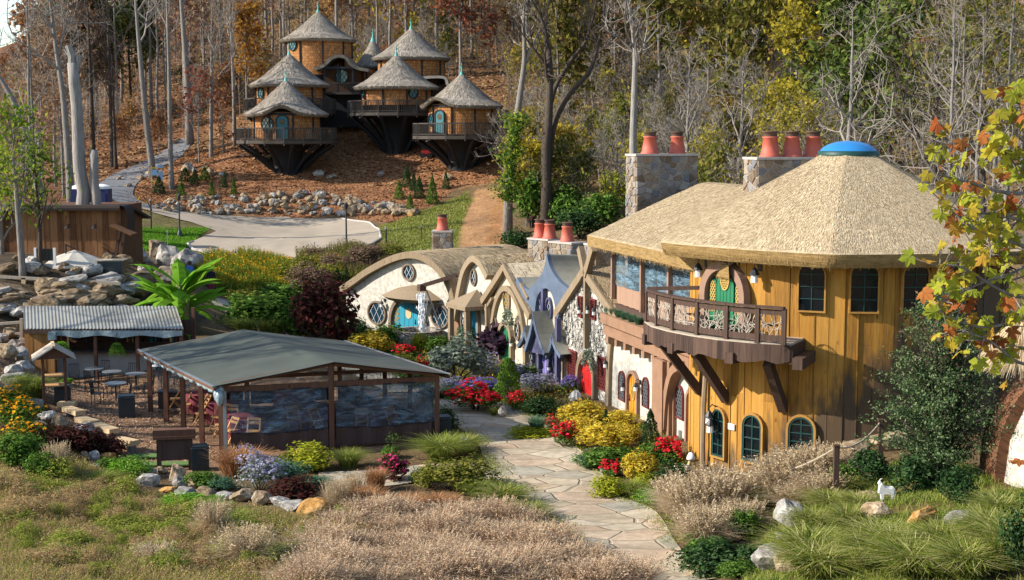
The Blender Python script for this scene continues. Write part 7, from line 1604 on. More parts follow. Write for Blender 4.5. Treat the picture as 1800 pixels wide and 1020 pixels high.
# ground covers nobody could count
def field(name, mat, poly, n, h, w, lean, seed, label, y0=22, patch=True, dirv=None, extra=None):
    Q = np.array(GP(poly, y0) if not isinstance(poly[0], np.ndarray) else poly)[:, :2]; rng = np.random.default_rng(seed); lo, hi = Q.min(0), Q.max(0); P = rng.uniform(lo, hi, (int(n*2.2), 2)); P = P[inpoly(P[:, 0], P[:, 1], Q)][:n]
    if patch: f = np.sin(P[:, 0]*1.7+np.sin(P[:, 1]*1.1)*2)+np.sin(P[:, 1]*2.1+np.sin(P[:, 0]*.8)*1.5); P = P[f+rng.normal(0, .7, len(P)) > -.7]
    hh = h*(.7+.5*np.abs(np.sin(P[:, 0]*.9+P[:, 1]*.6))); mb = MB(); blades(mb, np.stack([P[:, 0], P[:, 1], gz(P[:, 0], P[:, 1])-.01], 1), hh, w, lean, rng, 1.0, dirv)
    if extra: 
        m2, k_, s_ = extra; j = rng.integers(0, len(P), k_); mb.m = 1; leafquads(mb, np.stack([P[j, 0], P[j, 1], gz(P[j, 0], P[j, 1])+hh[j]*rng.uniform(.5, 1.05, k_)], 1), s_, rng)
    o = mb.build(name, [lm[mat]]+([lm[extra[0]]] if extra else [])); return tag(o, label, 'grass', kind='stuff')
bankpoly = [(0, 800), (120, 800), (230, 860), (330, 890), (440, 905), (560, 920), (640, 900), (700, 1085), (-40, 1085)]
field('dry_weeds', 'weed', bankpoly, 66000, .34, .006, .7, 31, 'tangle of dry brown weeds over the left bank', extra=('weed', 30000, .024))
field('green_weeds', 'weedgreen', bankpoly, 26000, .19, .007, .9, 32, 'green weeds growing through the left bank', extra=('weedgreen', 12000, .024))
field('bank_grass', 'green', [(230, 870), (470, 905), (560, 930), (460, 960), (300, 935), (150, 900)], 9000, .16, .006, .8, 33, 'green grass below the rock line', extra=('green', 6000, .03))
field('pink_grass', 'pinkstraw', [(600, 925), (760, 905), (880, 915), (950, 955), (1120, 1085), (400, 1085), (560, 970)], 52000, .34, .005, .8, 34, 'feathery pinkish dry grass filling the foreground', extra=('pinkstraw', 45000, .022))
field('left_slope_grass', 'olive', [(0, 660), (60, 690), (100, 740), (180, 790), (120, 830), (0, 830)], 16000, .26, .008, .8, 35, 'mixed green and russet growth on the left slope', extra=('burgundy', 7000, .035))
field('right_bank_grass', 'tuftgreen', [(1275, 1085), (1360, 900), (1500, 850), (1620, 800), (1800, 840), (1840, 1085)], 42000, .24, .007, .9, 36, 'thin yellow-green grass between the mounds on the right bank')
field('meadow', 'meadowgreen', [(340, 462), (420, 455), (520, 468), (600, 470), (600, 500), (520, 520), (440, 525), (385, 520), (345, 490)], 22000, .85, .016, .35, 37, 'tall green wildflower meadow below the turning circle', 60, False, extra=('orangeflower', 5200, .05))
field('meadow_edge', 'olive', [(520, 455), (620, 440), (700, 446), (700, 470), (620, 500), (540, 520)], 9000, .8, .014, .4, 38, 'olive wild growth above the first cottage', 60, False, extra=('purplebrown', 6000, .05))
field('lawn_grass', 'bright', [(225, 400), (300, 404), (372, 402), (330, 432), (320, 450), (250, 440), (216, 430)], 16000, .14, .016, .6, 39, 'short green lawn grass beside the barn', 60, False)
field('bank_lawn', 'tuftolive', [(664, 405), (705, 388), (818, 340), (828, 352), (808, 400), (798, 440), (680, 438)], 20000, .16, .016, .6, 40, 'short yellowing grass on the bank by the dirt track', 60, False)
field('bed_mulch_growth', 'green', [np.array(q) for q in ((4.4,44),(3.6,48),(2.6,52),(1,56),(-1.6,60),(-3.6,62),(-7,70),(-8.5,78),(-5,76),(-1.5,71),(.6,66),(2.4,61.5),(3.8,57),(6,48.5),(6,45))], 15000, .2, .012, .8, 41, 'low mixed green undergrowth in the flower beds', extra=('gold', 3500, .05))
field('back_bed_growth', 'olive', [np.array(q) for q in ((-4,62),(-8,70),(-11,77),(-14,86),(-10,88),(-9.5,83),(-7,79),(-5,72),(-3.4,66))], 14000, .3, .014, .8, 42, 'mixed low growth in the bed behind the tent', extra=('green', 6000, .07))
def edging(name, edge, n, mat, h, seed, label, out=.32):
    P = np.array(edge)[:, :2]; rng = np.random.default_rng(seed); t = rng.uniform(0, len(P)-1.001, n); i = t.astype(int); f = (t-i)[:, None]; Q = P[i]*(1-f)+P[i+1]*f+rng.normal(0, out, (n, 2)); keep = np.sin(t*5.1)+np.sin(t*11.7+1)+rng.normal(0, .5, n) > -.4; Q = Q[keep]; mb = MB(); blades(mb, np.stack([Q[:, 0], Q[:, 1], gz(Q[:, 0], Q[:, 1])-.01], 1), h, .006, .9, rng); mb.m = 1; j = rng.integers(0, len(Q), len(Q)//3); leafquads(mb, np.stack([Q[j, 0], Q[j, 1], gz(Q[j, 0], Q[j, 1])+rng.uniform(.02, h, len(j))], 1), .03, rng); tag(mb.build(name, [lm[mat], lm['weedgreen']]), label, 'grass', kind='stuff')
edging('path_edge_grass', GP([(1085,1019),(1010,960),(940,900),(890,860),(855,820),(838,780),(795,745),(765,715)]), 9000, 'tuftolive', .17, 61, 'grass creeping over the left edge of the flagstone path')
edging('path_edge_grass', GP([(1255,1019),(1190,960),(1150,900),(1080,868),(1050,820),(1010,785),(960,745),(890,712),(812,690)]), 7000, 'weedgreen', .13, 62, 'low growth creeping over the right edge of the flagstone path', .22)
def litter(name, poly, n, s, mat, seed, label, y0=22):
    Q = np.array(GP(poly, y0) if not isinstance(poly[0], np.ndarray) else poly)[:, :2]; rng = np.random.default_rng(seed); P = rng.uniform(Q.min(0), Q.max(0), (int(n*2), 2)); P = P[inpoly(P[:, 0], P[:, 1], Q)][:n]; mb = MB(); leafquads(mb, np.stack([P[:, 0], P[:, 1], gz(P[:, 0], P[:, 1])+rng.uniform(.005, .05, len(P))], 1), s, rng, np.tile(np.array((0, 0, 1.)), (len(P), 1)), .5, .9); tag(mb.build(name, mat), label, 'ground cover', kind='stuff')
litter('wood_chips', [np.array(q) for q in ((-26,56),(-26,62),(-13,63.5),(-14,58),(-10,48.5),(-14,45.5),(-17,49),(-21,54))], 14000, .05, leafmat('wood_chip', [(.28,.175,.105),(.40,.26,.165),(.19,.115,.075),(.50,.35,.23)], .0), 51, 'coarse wood chips strewn over the patio')
litter('bark_mulch', [(200,350),(250,300),(330,262),(420,262),(480,240),(640,215),(760,240),(890,250),(880,320),(800,330),(760,362),(690,392),(600,378),(400,372),(260,375)], 26000, .11, leafmat('bark_chip', [(.26,.115,.05),(.36,.17,.07),(.18,.075,.035),(.42,.22,.10)], .0), 52, 'russet bark mulch under the treehouses', 60)
litter('fallen_leaves', [np.array(q) for q in ((-60,128),(60,118),(70,230),(-90,230))], 60000, .26, leafmat('fallen_leaf', [(.26,.14,.065),(.36,.20,.10),(.20,.10,.05),(.42,.26,.14),(.28,.2,.1)], .0), 53, 'fallen autumn leaves covering the wooded hillside')
# ------------------------------------------------------------------ rocks
def rock_mesh(seed, sub=3):
    import bmesh
    from mathutils import noise
    bm = bmesh.new(); bmesh.ops.create_icosphere(bm, subdivisions=sub, radius=.5); rng = np.random.default_rng(seed)
    pl = [(unit(1, rng)[0], rng.uniform(.26, .44)) for _ in range(11)]; off = Vector(rng.uniform(0, 50, 3))
    for v in bm.verts:
        p = np.array(v.co)
        for n_, d in pl:
            e = p @ n_ - d
            if e > 0: p = p - n_*e*.92
        q = Vector(p); f = noise.fractal(q*3.2+off, 1.0, 2.0, 4); v.co = q*(1+.16*f)
    me = bpy.data.meshes.new('boulder'); bm.to_mesh(me); bm.free(); return me
RM = {m: [rock_mesh(s + {'rock_grey': 0, 'rock_tan': 50, 'rock_orange': 90, 'rock_brown': 120}[m], 3) for s in range(n)] for m, n in (('rock_grey', 7), ('rock_tan', 6), ('rock_orange', 3), ('rock_brown', 6))}
for m, L in RM.items():
    for me in L: me.materials.append(mt[m])
rk = np.random.default_rng(77)
def rock(px, py, w, h, mat, label, group=None, y0=24, sink=.3, p=None, dep=None):
    p = G(px, py, y0) if p is None else p; s = p[1]/FPX; me = RM[mat][rk.integers(0, len(RM[mat]))]; o = bpy.data.objects.new('boulder', me); COL.objects.link(o)
    o.scale = (w*s*1.12, (dep or w*.8)*s, h*s*1.25); o.location = (p[0], p[1], p[2]+h*s*(.5-sink*.5)); o.rotation_euler = (rk.normal(0, .15), rk.normal(0, .2), rk.uniform(-.5, .5)); return tag(o, label, 'rock', group)
GB = 'boulders edging the left bank'
for a in ((58,700,26,26,'rock_grey','pale boulder left of the roofed stand'),(62,725,34,26,'rock_grey','pale rounded boulder below the roofed stand'),(82,742,34,22,'rock_grey','light flat boulder by the short bench'),(108,755,34,30,'rock_tan','tan boulder left of the big grey boulder'),(146,768,46,34,'rock_grey','big blue-grey boulder beside the log benches'),(70,752,30,16,'rock_tan','low tan rock left of the tan boulder'),
    (150,810,20,18,'rock_tan','brown round rock left of the small white rocks'),(166,810,26,20,'rock_grey','small white rock with a rounded top'),(190,797,28,26,'rock_grey','bluish pointed rock near the last bench'),(192,808,30,14,'rock_orange','orange-tan flat rock below the bluish rock'),(170,822,22,10,'rock_grey','pale flat slab under the small white rocks'),
    (262,835,26,16,'rock_grey','pale angular rock at the turf mats'),(258,855,44,30,'rock_grey','large pale slab leaning below the notice board'),(284,832,24,14,'rock_tan','tan rock behind the leaning slab'),(310,846,34,34,'rock_tan','tall tan rock under the notice board'),(318,858,30,22,'rock_grey','white rock right of the leaning slab'),(300,866,36,12,'rock_orange','low orange rock under the leaning slab'),(342,858,26,20,'rock_tan','tan rock under the dark bin'),(324,874,46,18,'rock_grey','smooth white rock lowest of the line'),(366,872,40,18,'rock_tan','tan rock in the middle of the line'),(395,880,34,18,'rock_grey','grey rock in the middle of the line'),(430,882,46,24,'rock_tan','layered tan rock before the lavender'),(463,888,36,34,'rock_tan','upright tan rock with a dark cleft'),(493,890,48,22,'rock_grey','rounded grey rock before the dark shrub'),(517,896,62,18,'rock_grey','long white slab before the dark shrub'),(556,908,60,38,'rock_orange','large orange-streaked boulder at the end of the line')): rock(*a, GB)
_rock = rock
GR = 'boulders on the right bank'
for a in ((1392,930,56,44,'rock_grey','upper white boulder on the right bank'),(1347,1008,58,50,'rock_grey','lowest rounded white boulder on the right bank'),(1385,1008,44,36,'rock_tan','tan rock beside the lowest white boulder'),(1375,955,30,16,'rock_grey','small white rock between the two white boulders'),(1537,917,52,28,'rock_tan','mottled rock left of the goat'),(1620,924,60,24,'rock_orange','orange rock below the goat statue'),(1682,932,56,28,'rock_grey','flat grey rock right of the orange one'),(1525,885,34,18,'rock_tan','tan rock behind the goat'),(1355,846,46,26,'rock_tan','pale rock at the foot of the tower wall'),(1290,856,34,12,'rock_grey','small white rock beside the rope post'),(1500,805,60,26,'rock_tan','brown ledge rock under the tower wall'),(1560,790,70,30,'rock_tan','brown ledge rock left of the big shrub'),(1470,880,60,14,'rock_tan','tan slab behind the upper white boulder'),(1600,770,60,24,'rock_tan','ledge rock behind the big shrub'),(1096,838,16,14,'rock_tan','round tan stone by the yellow shrub'),(1062,832,18,10,'rock_grey','white stone at the lower bed'),(884,735,14,18,'rock_grey','pale upright stone beside the red flowers'),(815,795,22,26,'rock_grey','dark speckled stone post beside the path'),(990,765,14,10,'rock_tan','small stone at the golden shrubs')): rock(a[0], a[1], a[2]*1.12, a[3]*1.15, *a[4:], GR, 24, .05)
# terrace wall of big rocks behind the bar
GT = 'rock wall of the left terrace'
for i in range(64):
    px = rk.uniform(-10, 250); py = rk.uniform(500, 556); Y = np.interp(py, [505, 600], [70.5, 67.0]); p = G(px, py, 62); w = rk.uniform(30, 62)
    rock(px, py, w*1.3, w*rk.uniform(.28, .55), ['rock_brown', 'rock_tan', 'rock_brown', 'rock_grey'][i % 4], 'brown and grey layered rock in the terrace wall behind the bar', GT, p=p)
for i in range(26):
    px = rk.uniform(0, 262); py = rk.uniform(455, 486); w = rk.uniform(18, 40)
    if 75 < px < 185 and py < 470: continue
    rock(px, py, w, w*.6, ['rock_brown', 'rock_grey', 'rock_brown'][i % 3], 'dark rock on the terrace below the barn', 'rocks on the terrace', 60)
for i in range(22):
    px = rk.uniform(-10, 55); py = rk.uniform(585, 700); p = G(px, py, 40); w = rk.uniform(22, 44); rock(px, py, w, w*.65, 'rock_grey' if i % 2 else 'rock_tan', 'grey rock tumbled beside the bar shack at the left edge', 'tumbled rocks left of the bar', p=p)
for a in ((330,480,60,50,'rock_grey','tall grey-white rock stack beside the banana plant'),(300,470,50,44,'rock_grey','pale rock stack left of the tall one'),(275,452,40,36,'rock_tan','dark tan rock behind the banana plant'),(290,505,60,40,'rock_tan','tan rock under the banana plant leaves'),(240,462,40,30,'rock_grey','grey rock beside the serving table'),(165,446,34,22,'rock_grey','bluish boulder behind the parasol'),(215,540,60,22,'rock_tan','flat rock ledge left of the banana plant'),(186,474,30,14,'rock_grey','grey rock under the parasol edge')): rock(*a, GT, 60)
# retaining wall of small boulders behind the turning circle
GW = 'boulders of the retaining wall behind the turning circle'
smalls = []
for i in range(240):
    t = rk.random(); px = 270+t*460; base = np.interp(px, [270, 340, 450, 560, 640, 730], [372, 378, 378, 380, 384, 382]); top = np.interp(px, [270, 340, 450, 560, 640, 730], [352, 350, 345, 342, 352, 372]); py = base-(base-top)*rk.random(); w = rk.uniform(8, 17)*(1.35 if px > 560 else 1)
    if i >= 115: smalls.append((px, py, w*.8)); continue
    o_ = rk.random(); rock(px, py, w, w*rk.uniform(.55, .95), 'rock_orange' if o_ < .07 else ('rock_tan' if o_ < .62 else 'rock_grey'), 'pale boulder in the retaining wall behind the turning circle', GW, 80)
mb = MB()
for i, (px, py, w) in enumerate(smalls):
    p = G(px, py, 80); s = p[1]/FPX; me = RM['rock_tan' if i % 3 else 'rock_grey'][i % 5]; V = np.empty(len(me.vertices)*3); me.vertices.foreach_get('co', V); V = V.reshape(-1, 3); a = rk.uniform(0, 6.28); V = V*np.array((w*1.1, w*.9, w*.8))*s; V = V @ np.array([[math.cos(a), math.sin(a), 0], [-math.sin(a), math.cos(a), 0], [0, 0, 1]]); F_ = np.empty(len(me.polygons)*3, int); me.polygons.foreach_get('vertices', F_); mb.m = 0 if i % 3 else 1; mb.add(V+p+np.array((0, 0, w*s*.25)), F_.reshape(-1, 3))
tag(mb.build('small_stones', [mt['rock_tan'], mt['rock_grey']]), 'small stones packed between the boulders of the retaining wall', 'stones', kind='stuff')
for i in range(20):
    px, py = [(rk.uniform(300, 440), rk.uniform(296, 312)), (rk.uniform(425, 480), rk.uniform(262, 285)), (rk.uniform(500, 800), rk.uniform(308, 318))][i % 3]; w = rk.uniform(8, 20); rock(px, py, w, w*.65, 'rock_tan' if i % 2 else 'rock_grey', 'small tan rock on the mulch slope under the treehouses', 'rocks on the mulch slope', 80)
for i in range(14):
    px = rk.uniform(180, 330); side = i % 2; py = np.interp(px, [180, 250, 330], [342, 300, 246])+(-8 if side else 14); w = rk.uniform(7, 14); rock(px, py, w, w*.6, 'rock_tan', 'small tan rock edging the asphalt drive', 'rocks edging the drive', 80)
# timber garden steps in the wall
def steps():
    t = thing('garden_steps', 'low timber-edged steps in the retaining wall', 'steps', G(525, 378, 80)); 
    for i in range(4): p = at(522, 377-i*5, 119+i*.5); m = MB(); m.box(p, (3.4-.2*i, .5, .2)); m.build('tread', mt['greyboard'], t, world=True)
steps()
# evergreens on the mulch slope
GE = 'young evergreens on the mulch slope'
for px, py, w, h, lb in ((280,340,20,28,'round dark evergreen shrub beside the sign rack'),(319,350,18,28,'small evergreen at the left end of the boulder wall'),(343,325,18,26,'evergreen behind the boulder wall at left'),(360,318,22,22,'pair-like bushy evergreen on the mulch'),(326,318,22,22,'bushy evergreen near the bare saplings'),(372,343,12,24,'thin evergreen above the boulder wall'),(395,330,12,26,'slim evergreen on the left mulch slope'),(411,342,12,28,'slim evergreen left of the steps'),
    (715,328,18,34,'evergreen highest of the right cluster'),(702,350,18,30,'evergreen leftmost of the right cluster'),(737,348,20,34,'evergreen in the middle of the right cluster'),(760,358,20,46,'tallest evergreen of the right cluster'),(784,332,14,28,'slim evergreen nearest the dirt track'),(721,375,16,32,'lowest evergreen of the right cluster'),(727,335,14,28,'dark evergreen behind the middle one')): ever(px, py, w, h, lb, GE, 80)

# ------------------------------------------------------------------ trees
def tree(seed, H, r0, first=.4, nb=12, up=.9, ln=.35, lv=3, bend=.02, leaf=None, nl=0, ls=.3, spread_=.5, fork=0, name='forest_tree', bark='bark', crown_name='crown', conif=False, tw=.012, path=None, droop=0.0, nchild=5):
    rng = np.random.default_rng(seed); o = thing(name, 'x', 'sapling' if 'sapling' in name else 'tree'); mb = MB(); tips = []; br = MB()
    n = 12; z = np.linspace(0, 1, n); w = np.cumsum(rng.normal(0, bend*H/n*2.2, (n, 2)), 0); w[0] = 0
    T = np.stack([w[:, 0], w[:, 1], z*H], 1) if path is None else np.array(path, float)
    n = len(T); z = np.linspace(0, 1, n); rad = r0*(1-z)**.75*.9+tw; rad[0] *= 1.25; T2 = T.copy(); T2[0, 2] -= .8; mb.tube(T2, rad, 8)
    def grow(p, d, L, r, lvl, col):
        k = 5 if lvl < 3 else 4; q = [p]; dd = d.copy()
        for i in range(k-1): dd = dd+rng.normal(0, .17, 3)+np.array((0, 0, .10*up-droop)); dd /= np.linalg.norm(dd); q.append(q[-1]+dd*L/(k-1))
        q = np.array(q); col.tube(q, np.linspace(r, max(r*.35, tw*.7), k), 5 if lvl == 1 else (4 if lvl == 2 else 3), False); tips.append(q[-1]); tips.append(q[-2])
        if lvl < lv:
            for _ in range(nchild if lvl == 1 else nchild-1):
                t = rng.uniform(.3, 1)*(k-1); i = min(int(t), k-2); b = q[i]+(q[i+1]-q[i])*(t-i); e = dd*.55+unit(1, rng)[0]*.85; e[2] += .25*up; e /= np.linalg.norm(e); grow(b, e, L*rng.uniform(.4, .62), max(r*.5, tw), lvl+1, col)
    for i in range(nb):
        t = first+(1-first)*((i+rng.random())/nb)**.9; t = min(t, .99); k = t*(n-1); j = min(int(k), n-2); p = T[j]+(T[j+1]-T[j])*(k-j); a = rng.uniform(0, 2*math.pi)+i*2.4
        if conif: d = np.array((math.cos(a), math.sin(a), .05)); L = H*ln*(1.05-t)*1.6*rng.uniform(.8, 1.1)
        else: d = np.array((math.cos(a)*spread_, math.sin(a)*spread_, up*rng.uniform(.5, 1.1))); L = H*ln*rng.uniform(.7, 1.2)*(1.15-t*.75)
        d /= np.linalg.norm(d); grow(p, d, L, max(r0*(1-t)**.75*.55, tw*1.5), 1, br)
    mb.build('trunk', mt[bark], o, smooth=True); br.build('branches', mt['twig'] if bark != 'bark_dark' else mt['bark_dark'], o)
    if leaf:
        tp_ = np.array(tips); i = rng.integers(0, len(tp_), nl); P = tp_[i]+rng.normal(0, H*.022+.12, (nl, 3)); lb = MB(); leafquads(lb, P, ls, rng, None, .6); lb.build(crown_name, lm[leaf], o)
    return o
LM('leafy', [(.07,.14,.015),(.13,.22,.02),(.22,.31,.03),(.33,.34,.05)], .45)
F = {}
F['bare'] = [Once(tree(500+i, 21, .22, .45, 11, 1.0, .22, 3, .010)) for i in range(3)]
F['bare2'] = [Once(tree(510+i, 17, .17, .32, 12, .8, .26, 3, .016)) for i in range(2)]
F['yellow'] = [Once(tree(520+i, 16, .18, .28, 12, .8, .25, 3, .014, 'f_yellow', 1500, .26)) for i in range(2)]
F['olive'] = [Once(tree(530+i, 15, .18, .22, 13, .7, .27, 3, .014, 'f_olive', 2000, .28)) for i in range(2)]
F['rust'] = [Once(tree(540+i, 15, .18, .22, 13, .7, .26, 3, .014, 'f_rust', 2000, .27)) for i in range(2)]
F['brown'] = [Once(tree(550+i, 16, .18, .28, 12, .8, .25, 3, .014, 'f_brown', 1300, .22)) for i in range(2)]
F['orange'] = [Once(tree(555, 13, .15, .25, 12, .8, .27, 3, .014, 'f_orange', 1500, .26))]
F['near'] = [Once(tree(590+i, 15, .18, .2, 14, .8, .27, 3, .014, 'f_olive', 1300, .12, nchild=6)) for i in range(2)]
F['pine'] = [Once(tree(560+i, 20, .24, .35, 26, .2, .17, 2, .008, 'f_pine', 3600, .30, conif=True, bark='bark_dark')) for i in range(2)]
F['brush'] = [Once(tree(570+i, 5.5, .05, .05, 12, .9, .5, 3, .03, 'f_olive', 900, .17, name='understory_sapling')) for i in range(2)]
F['brush_y'] = [Once(tree(575, 5, .05, .05, 12, .9, .5, 3, .03, 'f_yellow', 900, .17, name='understory_sapling'))]
F['twiggy'] = [Once(tree(580+i, 6.5, .06, .04, 14, 1.0, .5, 3, .03, None, 0, name='understory_sapling', nchild=6)) for i in range(2)]
F['brush_r'] = [Once(tree(585, 5, .05, .05, 12, .9, .5, 3, .03, 'f_rust', 900, .17, name='understory_sapling'))]
fr = np.random.default_rng(99)
DESC = {'bare': 'tall bare grey forest tree', 'bare2': 'slender bare twiggy forest tree', 'yellow': 'forest tree with thin yellow leaves', 'olive': 'forest tree with olive green leaves', 'rust': 'forest tree with rust red leaves', 'brown': 'forest tree with sparse brown leaves', 'orange': 'small forest tree with orange leaves', 'near': 'loose forest tree with small olive leaves', 'pine': 'dark green forest pine', 'brush': 'olive leafy understory sapling', 'brush_y': 'yellow leafy understory sapling', 'twiggy': 'bare twiggy understory sapling', 'brush_r': 'rust leaved understory sapling'}
def zone(px): return 'on the left hillside beyond the drive' if px < 400 else ('on the hill behind the treehouses' if px < 880 else ('on the slope above the cottages' if px < 1250 else 'behind the tower house'))
tcount = 0
def plant(kind, px, Y, sc=1.0):
    global tcount
    x = (px-900)/FPX*Y*1.0; z = float(gz(x, Y)); q = F[kind][fr.integers(0, len(F[kind]))]; o = q((x, Y, z-.1), fr.uniform(0, 6.28), 1, DESC[kind]+' '+zone(px), 'autumn trees '+zone(px)); s = sc*fr.uniform(.85, 1.2); o.scale = (s, s, s*fr.uniform(.92, 1.12)); tcount += 1
def scatter(n, x0, x1, ya, yb, kinds, sc=1.0, clear=None, gap=2.4):
    pts = []; tries = 0; global _P
    ks = list(kinds); pr = np.array([kinds[k] for k in ks], float); pr /= pr.sum()
    while len(pts) < n and tries < n*40:
        tries += 1; Y = ya+(yb-ya)*fr.random()**.8; px = fr.uniform(x0, x1); x = (px-900)/FPX*Y
        if clear and clear(px, Y, x): continue
        if all((x-a)**2+(Y-b)**2 > gap*gap for a, b in pts): pts.append((x, Y)); plant(ks[fr.choice(len(ks), p=pr)], px, Y, sc)
road = lambda px, Y, x: False
# behind the treehouses, hill rising to the ridge
scatter(84, 330, 900, 158, 240, {'bare': 6, 'bare2': 4, 'yellow': 2.2, 'brown': 3, 'orange': .8, 'olive': .6, 'rust': .9}, 1.0)
# left woods
scatter(44, -60, 330, 150, 240, {'bare': 4, 'bare2': 4.5, 'rust': 1.2, 'brown': 2.5, 'orange': .8, 'yellow': 2.2, 'olive': 1}, .95, lambda px, Y, x: px < 95 and Y > 120)
scatter(13, -60, 170, 112, 150, {'rust': 2, 'brown': 2, 'bare2': 4, 'bare': 2, 'yellow': .8}, .8, lambda px, Y, x: 140 < px < 400 and Y < 140 or px < 60)
# slope above the cottages and behind the tower
scatter(58, 890, 1300, 122, 215, {'bare': 4, 'bare2': 4, 'brown': 2.6, 'olive': 2.6, 'yellow': 2.6, 'rust': .4}, .95)
scatter(56, 1250, 1900, 100, 200, {'bare': 3, 'bare2': 4, 'brown': 2, 'olive': 4, 'yellow': 2.6, 'rust': .5, 'pine': 1.2}, .9)
scatter(18, 1640, 1930, 58, 92, {'near': 4, 'bare2': 4}, .75)
for px_ in (110, 175, 235): plant('pine', px_, 165+px_*.05, .95)
# undergrowth
def under(n, x0, x1, ya, yb, kinds, sc=1.0): scatter(n, x0, x1, ya, yb, kinds, sc, None, 1.4)
under(40, 890, 1300, 98, 130, {'brush': 4, 'twiggy': 4, 'brush_y': 2}, .9); under(40, 1200, 1880, 80, 118, {'brush': 4, 'twiggy': 5, 'brush_y': 2.4}, .95)
under(30, 330, 900, 156, 180, {'twiggy': 4, 'brush': 1, 'brush_y': 1.4, 'brush_r': 1}, .8); under(18, -40, 330, 140, 170, {'twiggy': 3, 'brush_r': 3, 'brush_y': .6}, .8); under(26, 900, 1300, 130, 175, {'twiggy': 4, 'brush': 2, 'brush_y': 1}, 1.0)
# fine thicket of stems, twigs and leaves filling the wood between the trees
def thicket(name, n, x0, x1, ya, yb, mats, seed, label, h=(1.5, 5.5), nl=9, ls=.16):
    rng = np.random.default_rng(seed); Y = ya+(yb-ya)*rng.random(n)**.9; px = rng.uniform(x0, x1, n); kp = ~((px > 150) & (px < 350) & (Y < 160)); px, Y = px[kp], Y[kp]; n = len(px); x = (px-900)/FPX*Y; z = gz(x, Y); H = rng.uniform(*h, n); P = np.stack([x, Y, z-.1], 1); T = P+np.stack([rng.normal(0, .16, n)*H, rng.normal(0, .16, n)*H, H], 1); a = np.stack([np.ones(n), rng.normal(0, .3, n), 0*x], 1)*.022
    mb = MB(); mb.add(np.stack([P-a, P+a, T+a*.3, T-a*.3], 1).reshape(-1, 3), np.arange(4*n).reshape(-1, 4))
    for k_ in range(4):
        f = rng.uniform(.3, .9, (n, 1)); b = P+(T-P)*f; e = b+np.stack([rng.normal(0, .22, n)*H, rng.normal(0, .22, n)*H, rng.uniform(.08, .35, n)*H], 1); w = a*.6; mb.add(np.stack([b-w, b+w, e+w*.3, e-w*.3], 1).reshape(-1, 3), np.arange(4*n).reshape(-1, 4))
        for m_ in range(nl//3): i = rng.random(n) < .8; mb.m = 1+(k_+m_) % (len(mats)-1); leafquads(mb, (b+(e-b)*rng.random((n, 1))*1.2+rng.normal(0, .25, (n, 3)))[i], ls, rng); mb.m = 0
    tag(mb.build(name, [mt['twig']]+[lm[q] for q in mats[1:]]), label, 'thicket', kind='stuff')
thicket('thicket', 2300, 340, 900, 162, 250, [0, 'f_brown', 'f_yellow', 'f_grey'], 71, 'fine leafless thicket on the hill behind the treehouses')
thicket('thicket', 2200, -80, 330, 128, 310, [0, 'f_brown', 'f_yellow', 'f_rust', 'f_grey'], 72, 'russet and grey thicket filling the left woods')
thicket('thicket', 2600, 890, 1300, 112, 225, [0, 'f_brown', 'f_olive', 'f_yellow', 'f_grey'], 73, 'brown and olive thicket above the cottages')
thicket('thicket', 2800, 1250, 1900, 84, 190, [0, 'f_olive', 'f_brown', 'f_yellow', 'f_grey'], 74, 'olive thicket behind the tower house')
# bare trees left of the picture whose long shadows streak the tent roof and the patio
for i, (x, y) in enumerate(((-30.5, 51.5), (-33.5, 55.5), (-36.5, 60.5), (-40, 48.5), (-29, 54), (-32, 58.5), (-36, 53))):
    o = tree(690+i, 20, .26, .32, 20, .9, .2, 3, .012, name='bare_tree', tw=.02); o.location = (x, y, float(gz(x, y))); o['label'] = 'bare tree beyond the left edge, shading the tent'; o['group'] = 'bare trees beyond the left edge'
# --- named trees seen singly
under(26, -50, 120, 195, 280, {'twiggy': 4, 'brush_r': 2, 'brush': 1}, 1.0)
def single(px, pyb, Y, H, r0, seed, label, lean=0, bark='bark', leaf=None, nl=0, ls=.2, first=.45, nb=10, lv=3, name='bare_tree', ln=.22, up=1.0, ground=True, pts=None, sp=.5, nchild=5):
    x = at(px, pyb, Y)[0]; z = float(gz(x, Y))
    path = None
    if pts: path = [at(a, b, Y+c)-np.array((x, Y, z)) for a, b, c in pts]; path = [tuple(q) for q in smooth(path, 4)]; path[0] = (path[0][0], path[0][1], min(path[0][2], -.1))
    o = tree(seed, H, r0, first, nb, up, ln, lv, .012, leaf, nl, ls, sp, name=name, bark=bark, path=path, nchild=nchild); o.location = (x, Y, z-.1); o['label'] = label; o['group'] = 'trees standing singly'; return o
single(268, 300, 128, 30, .36, 601, 'tall straight bare tree left of the sign rack, forking near the top', pts=[(268,297,0),(258,220,0),(250,140,0),(243,60,0),(238,0,0),(234,-40,1)], first=.55, nb=9)
single(302, 332, 124, 30, .26, 602, 'slim bare tree at the utility box', pts=[(302,330,0),(299,240,0),(297,120,0),(293,0,0),(290,-40,1)], first=.6, nb=8)
single(333, 238, 150, 30, .5, 603, 'thick straight bare tree at the top of the drive', pts=[(333,240,0),(330,160,0),(324,70,0),(318,0,0),(314,-40,1)], first=.62, nb=8)
single(196, 296, 138, 30, .34, 604, 'dark straight bare tree left of the drive', bark='bark_dark', pts=[(198,297,0),(196,200,0),(191,80,0),(188,-30,0)], first=.55, nb=9)
single(203, 300, 136, 26, .22, 605, 'thin dark tree close beside the straight one', bark='bark_dark', pts=[(204,300,0),(200,200,0),(196,90,0)], first=.5, nb=8)
single(163, 262, 140, 26, .25, 606, 'dark slender bare tree right of the tall snag', bark='bark_dark', pts=[(164,262,0),(160,150,0),(155,40,0),(153,-20,0)], first=.5, nb=9)
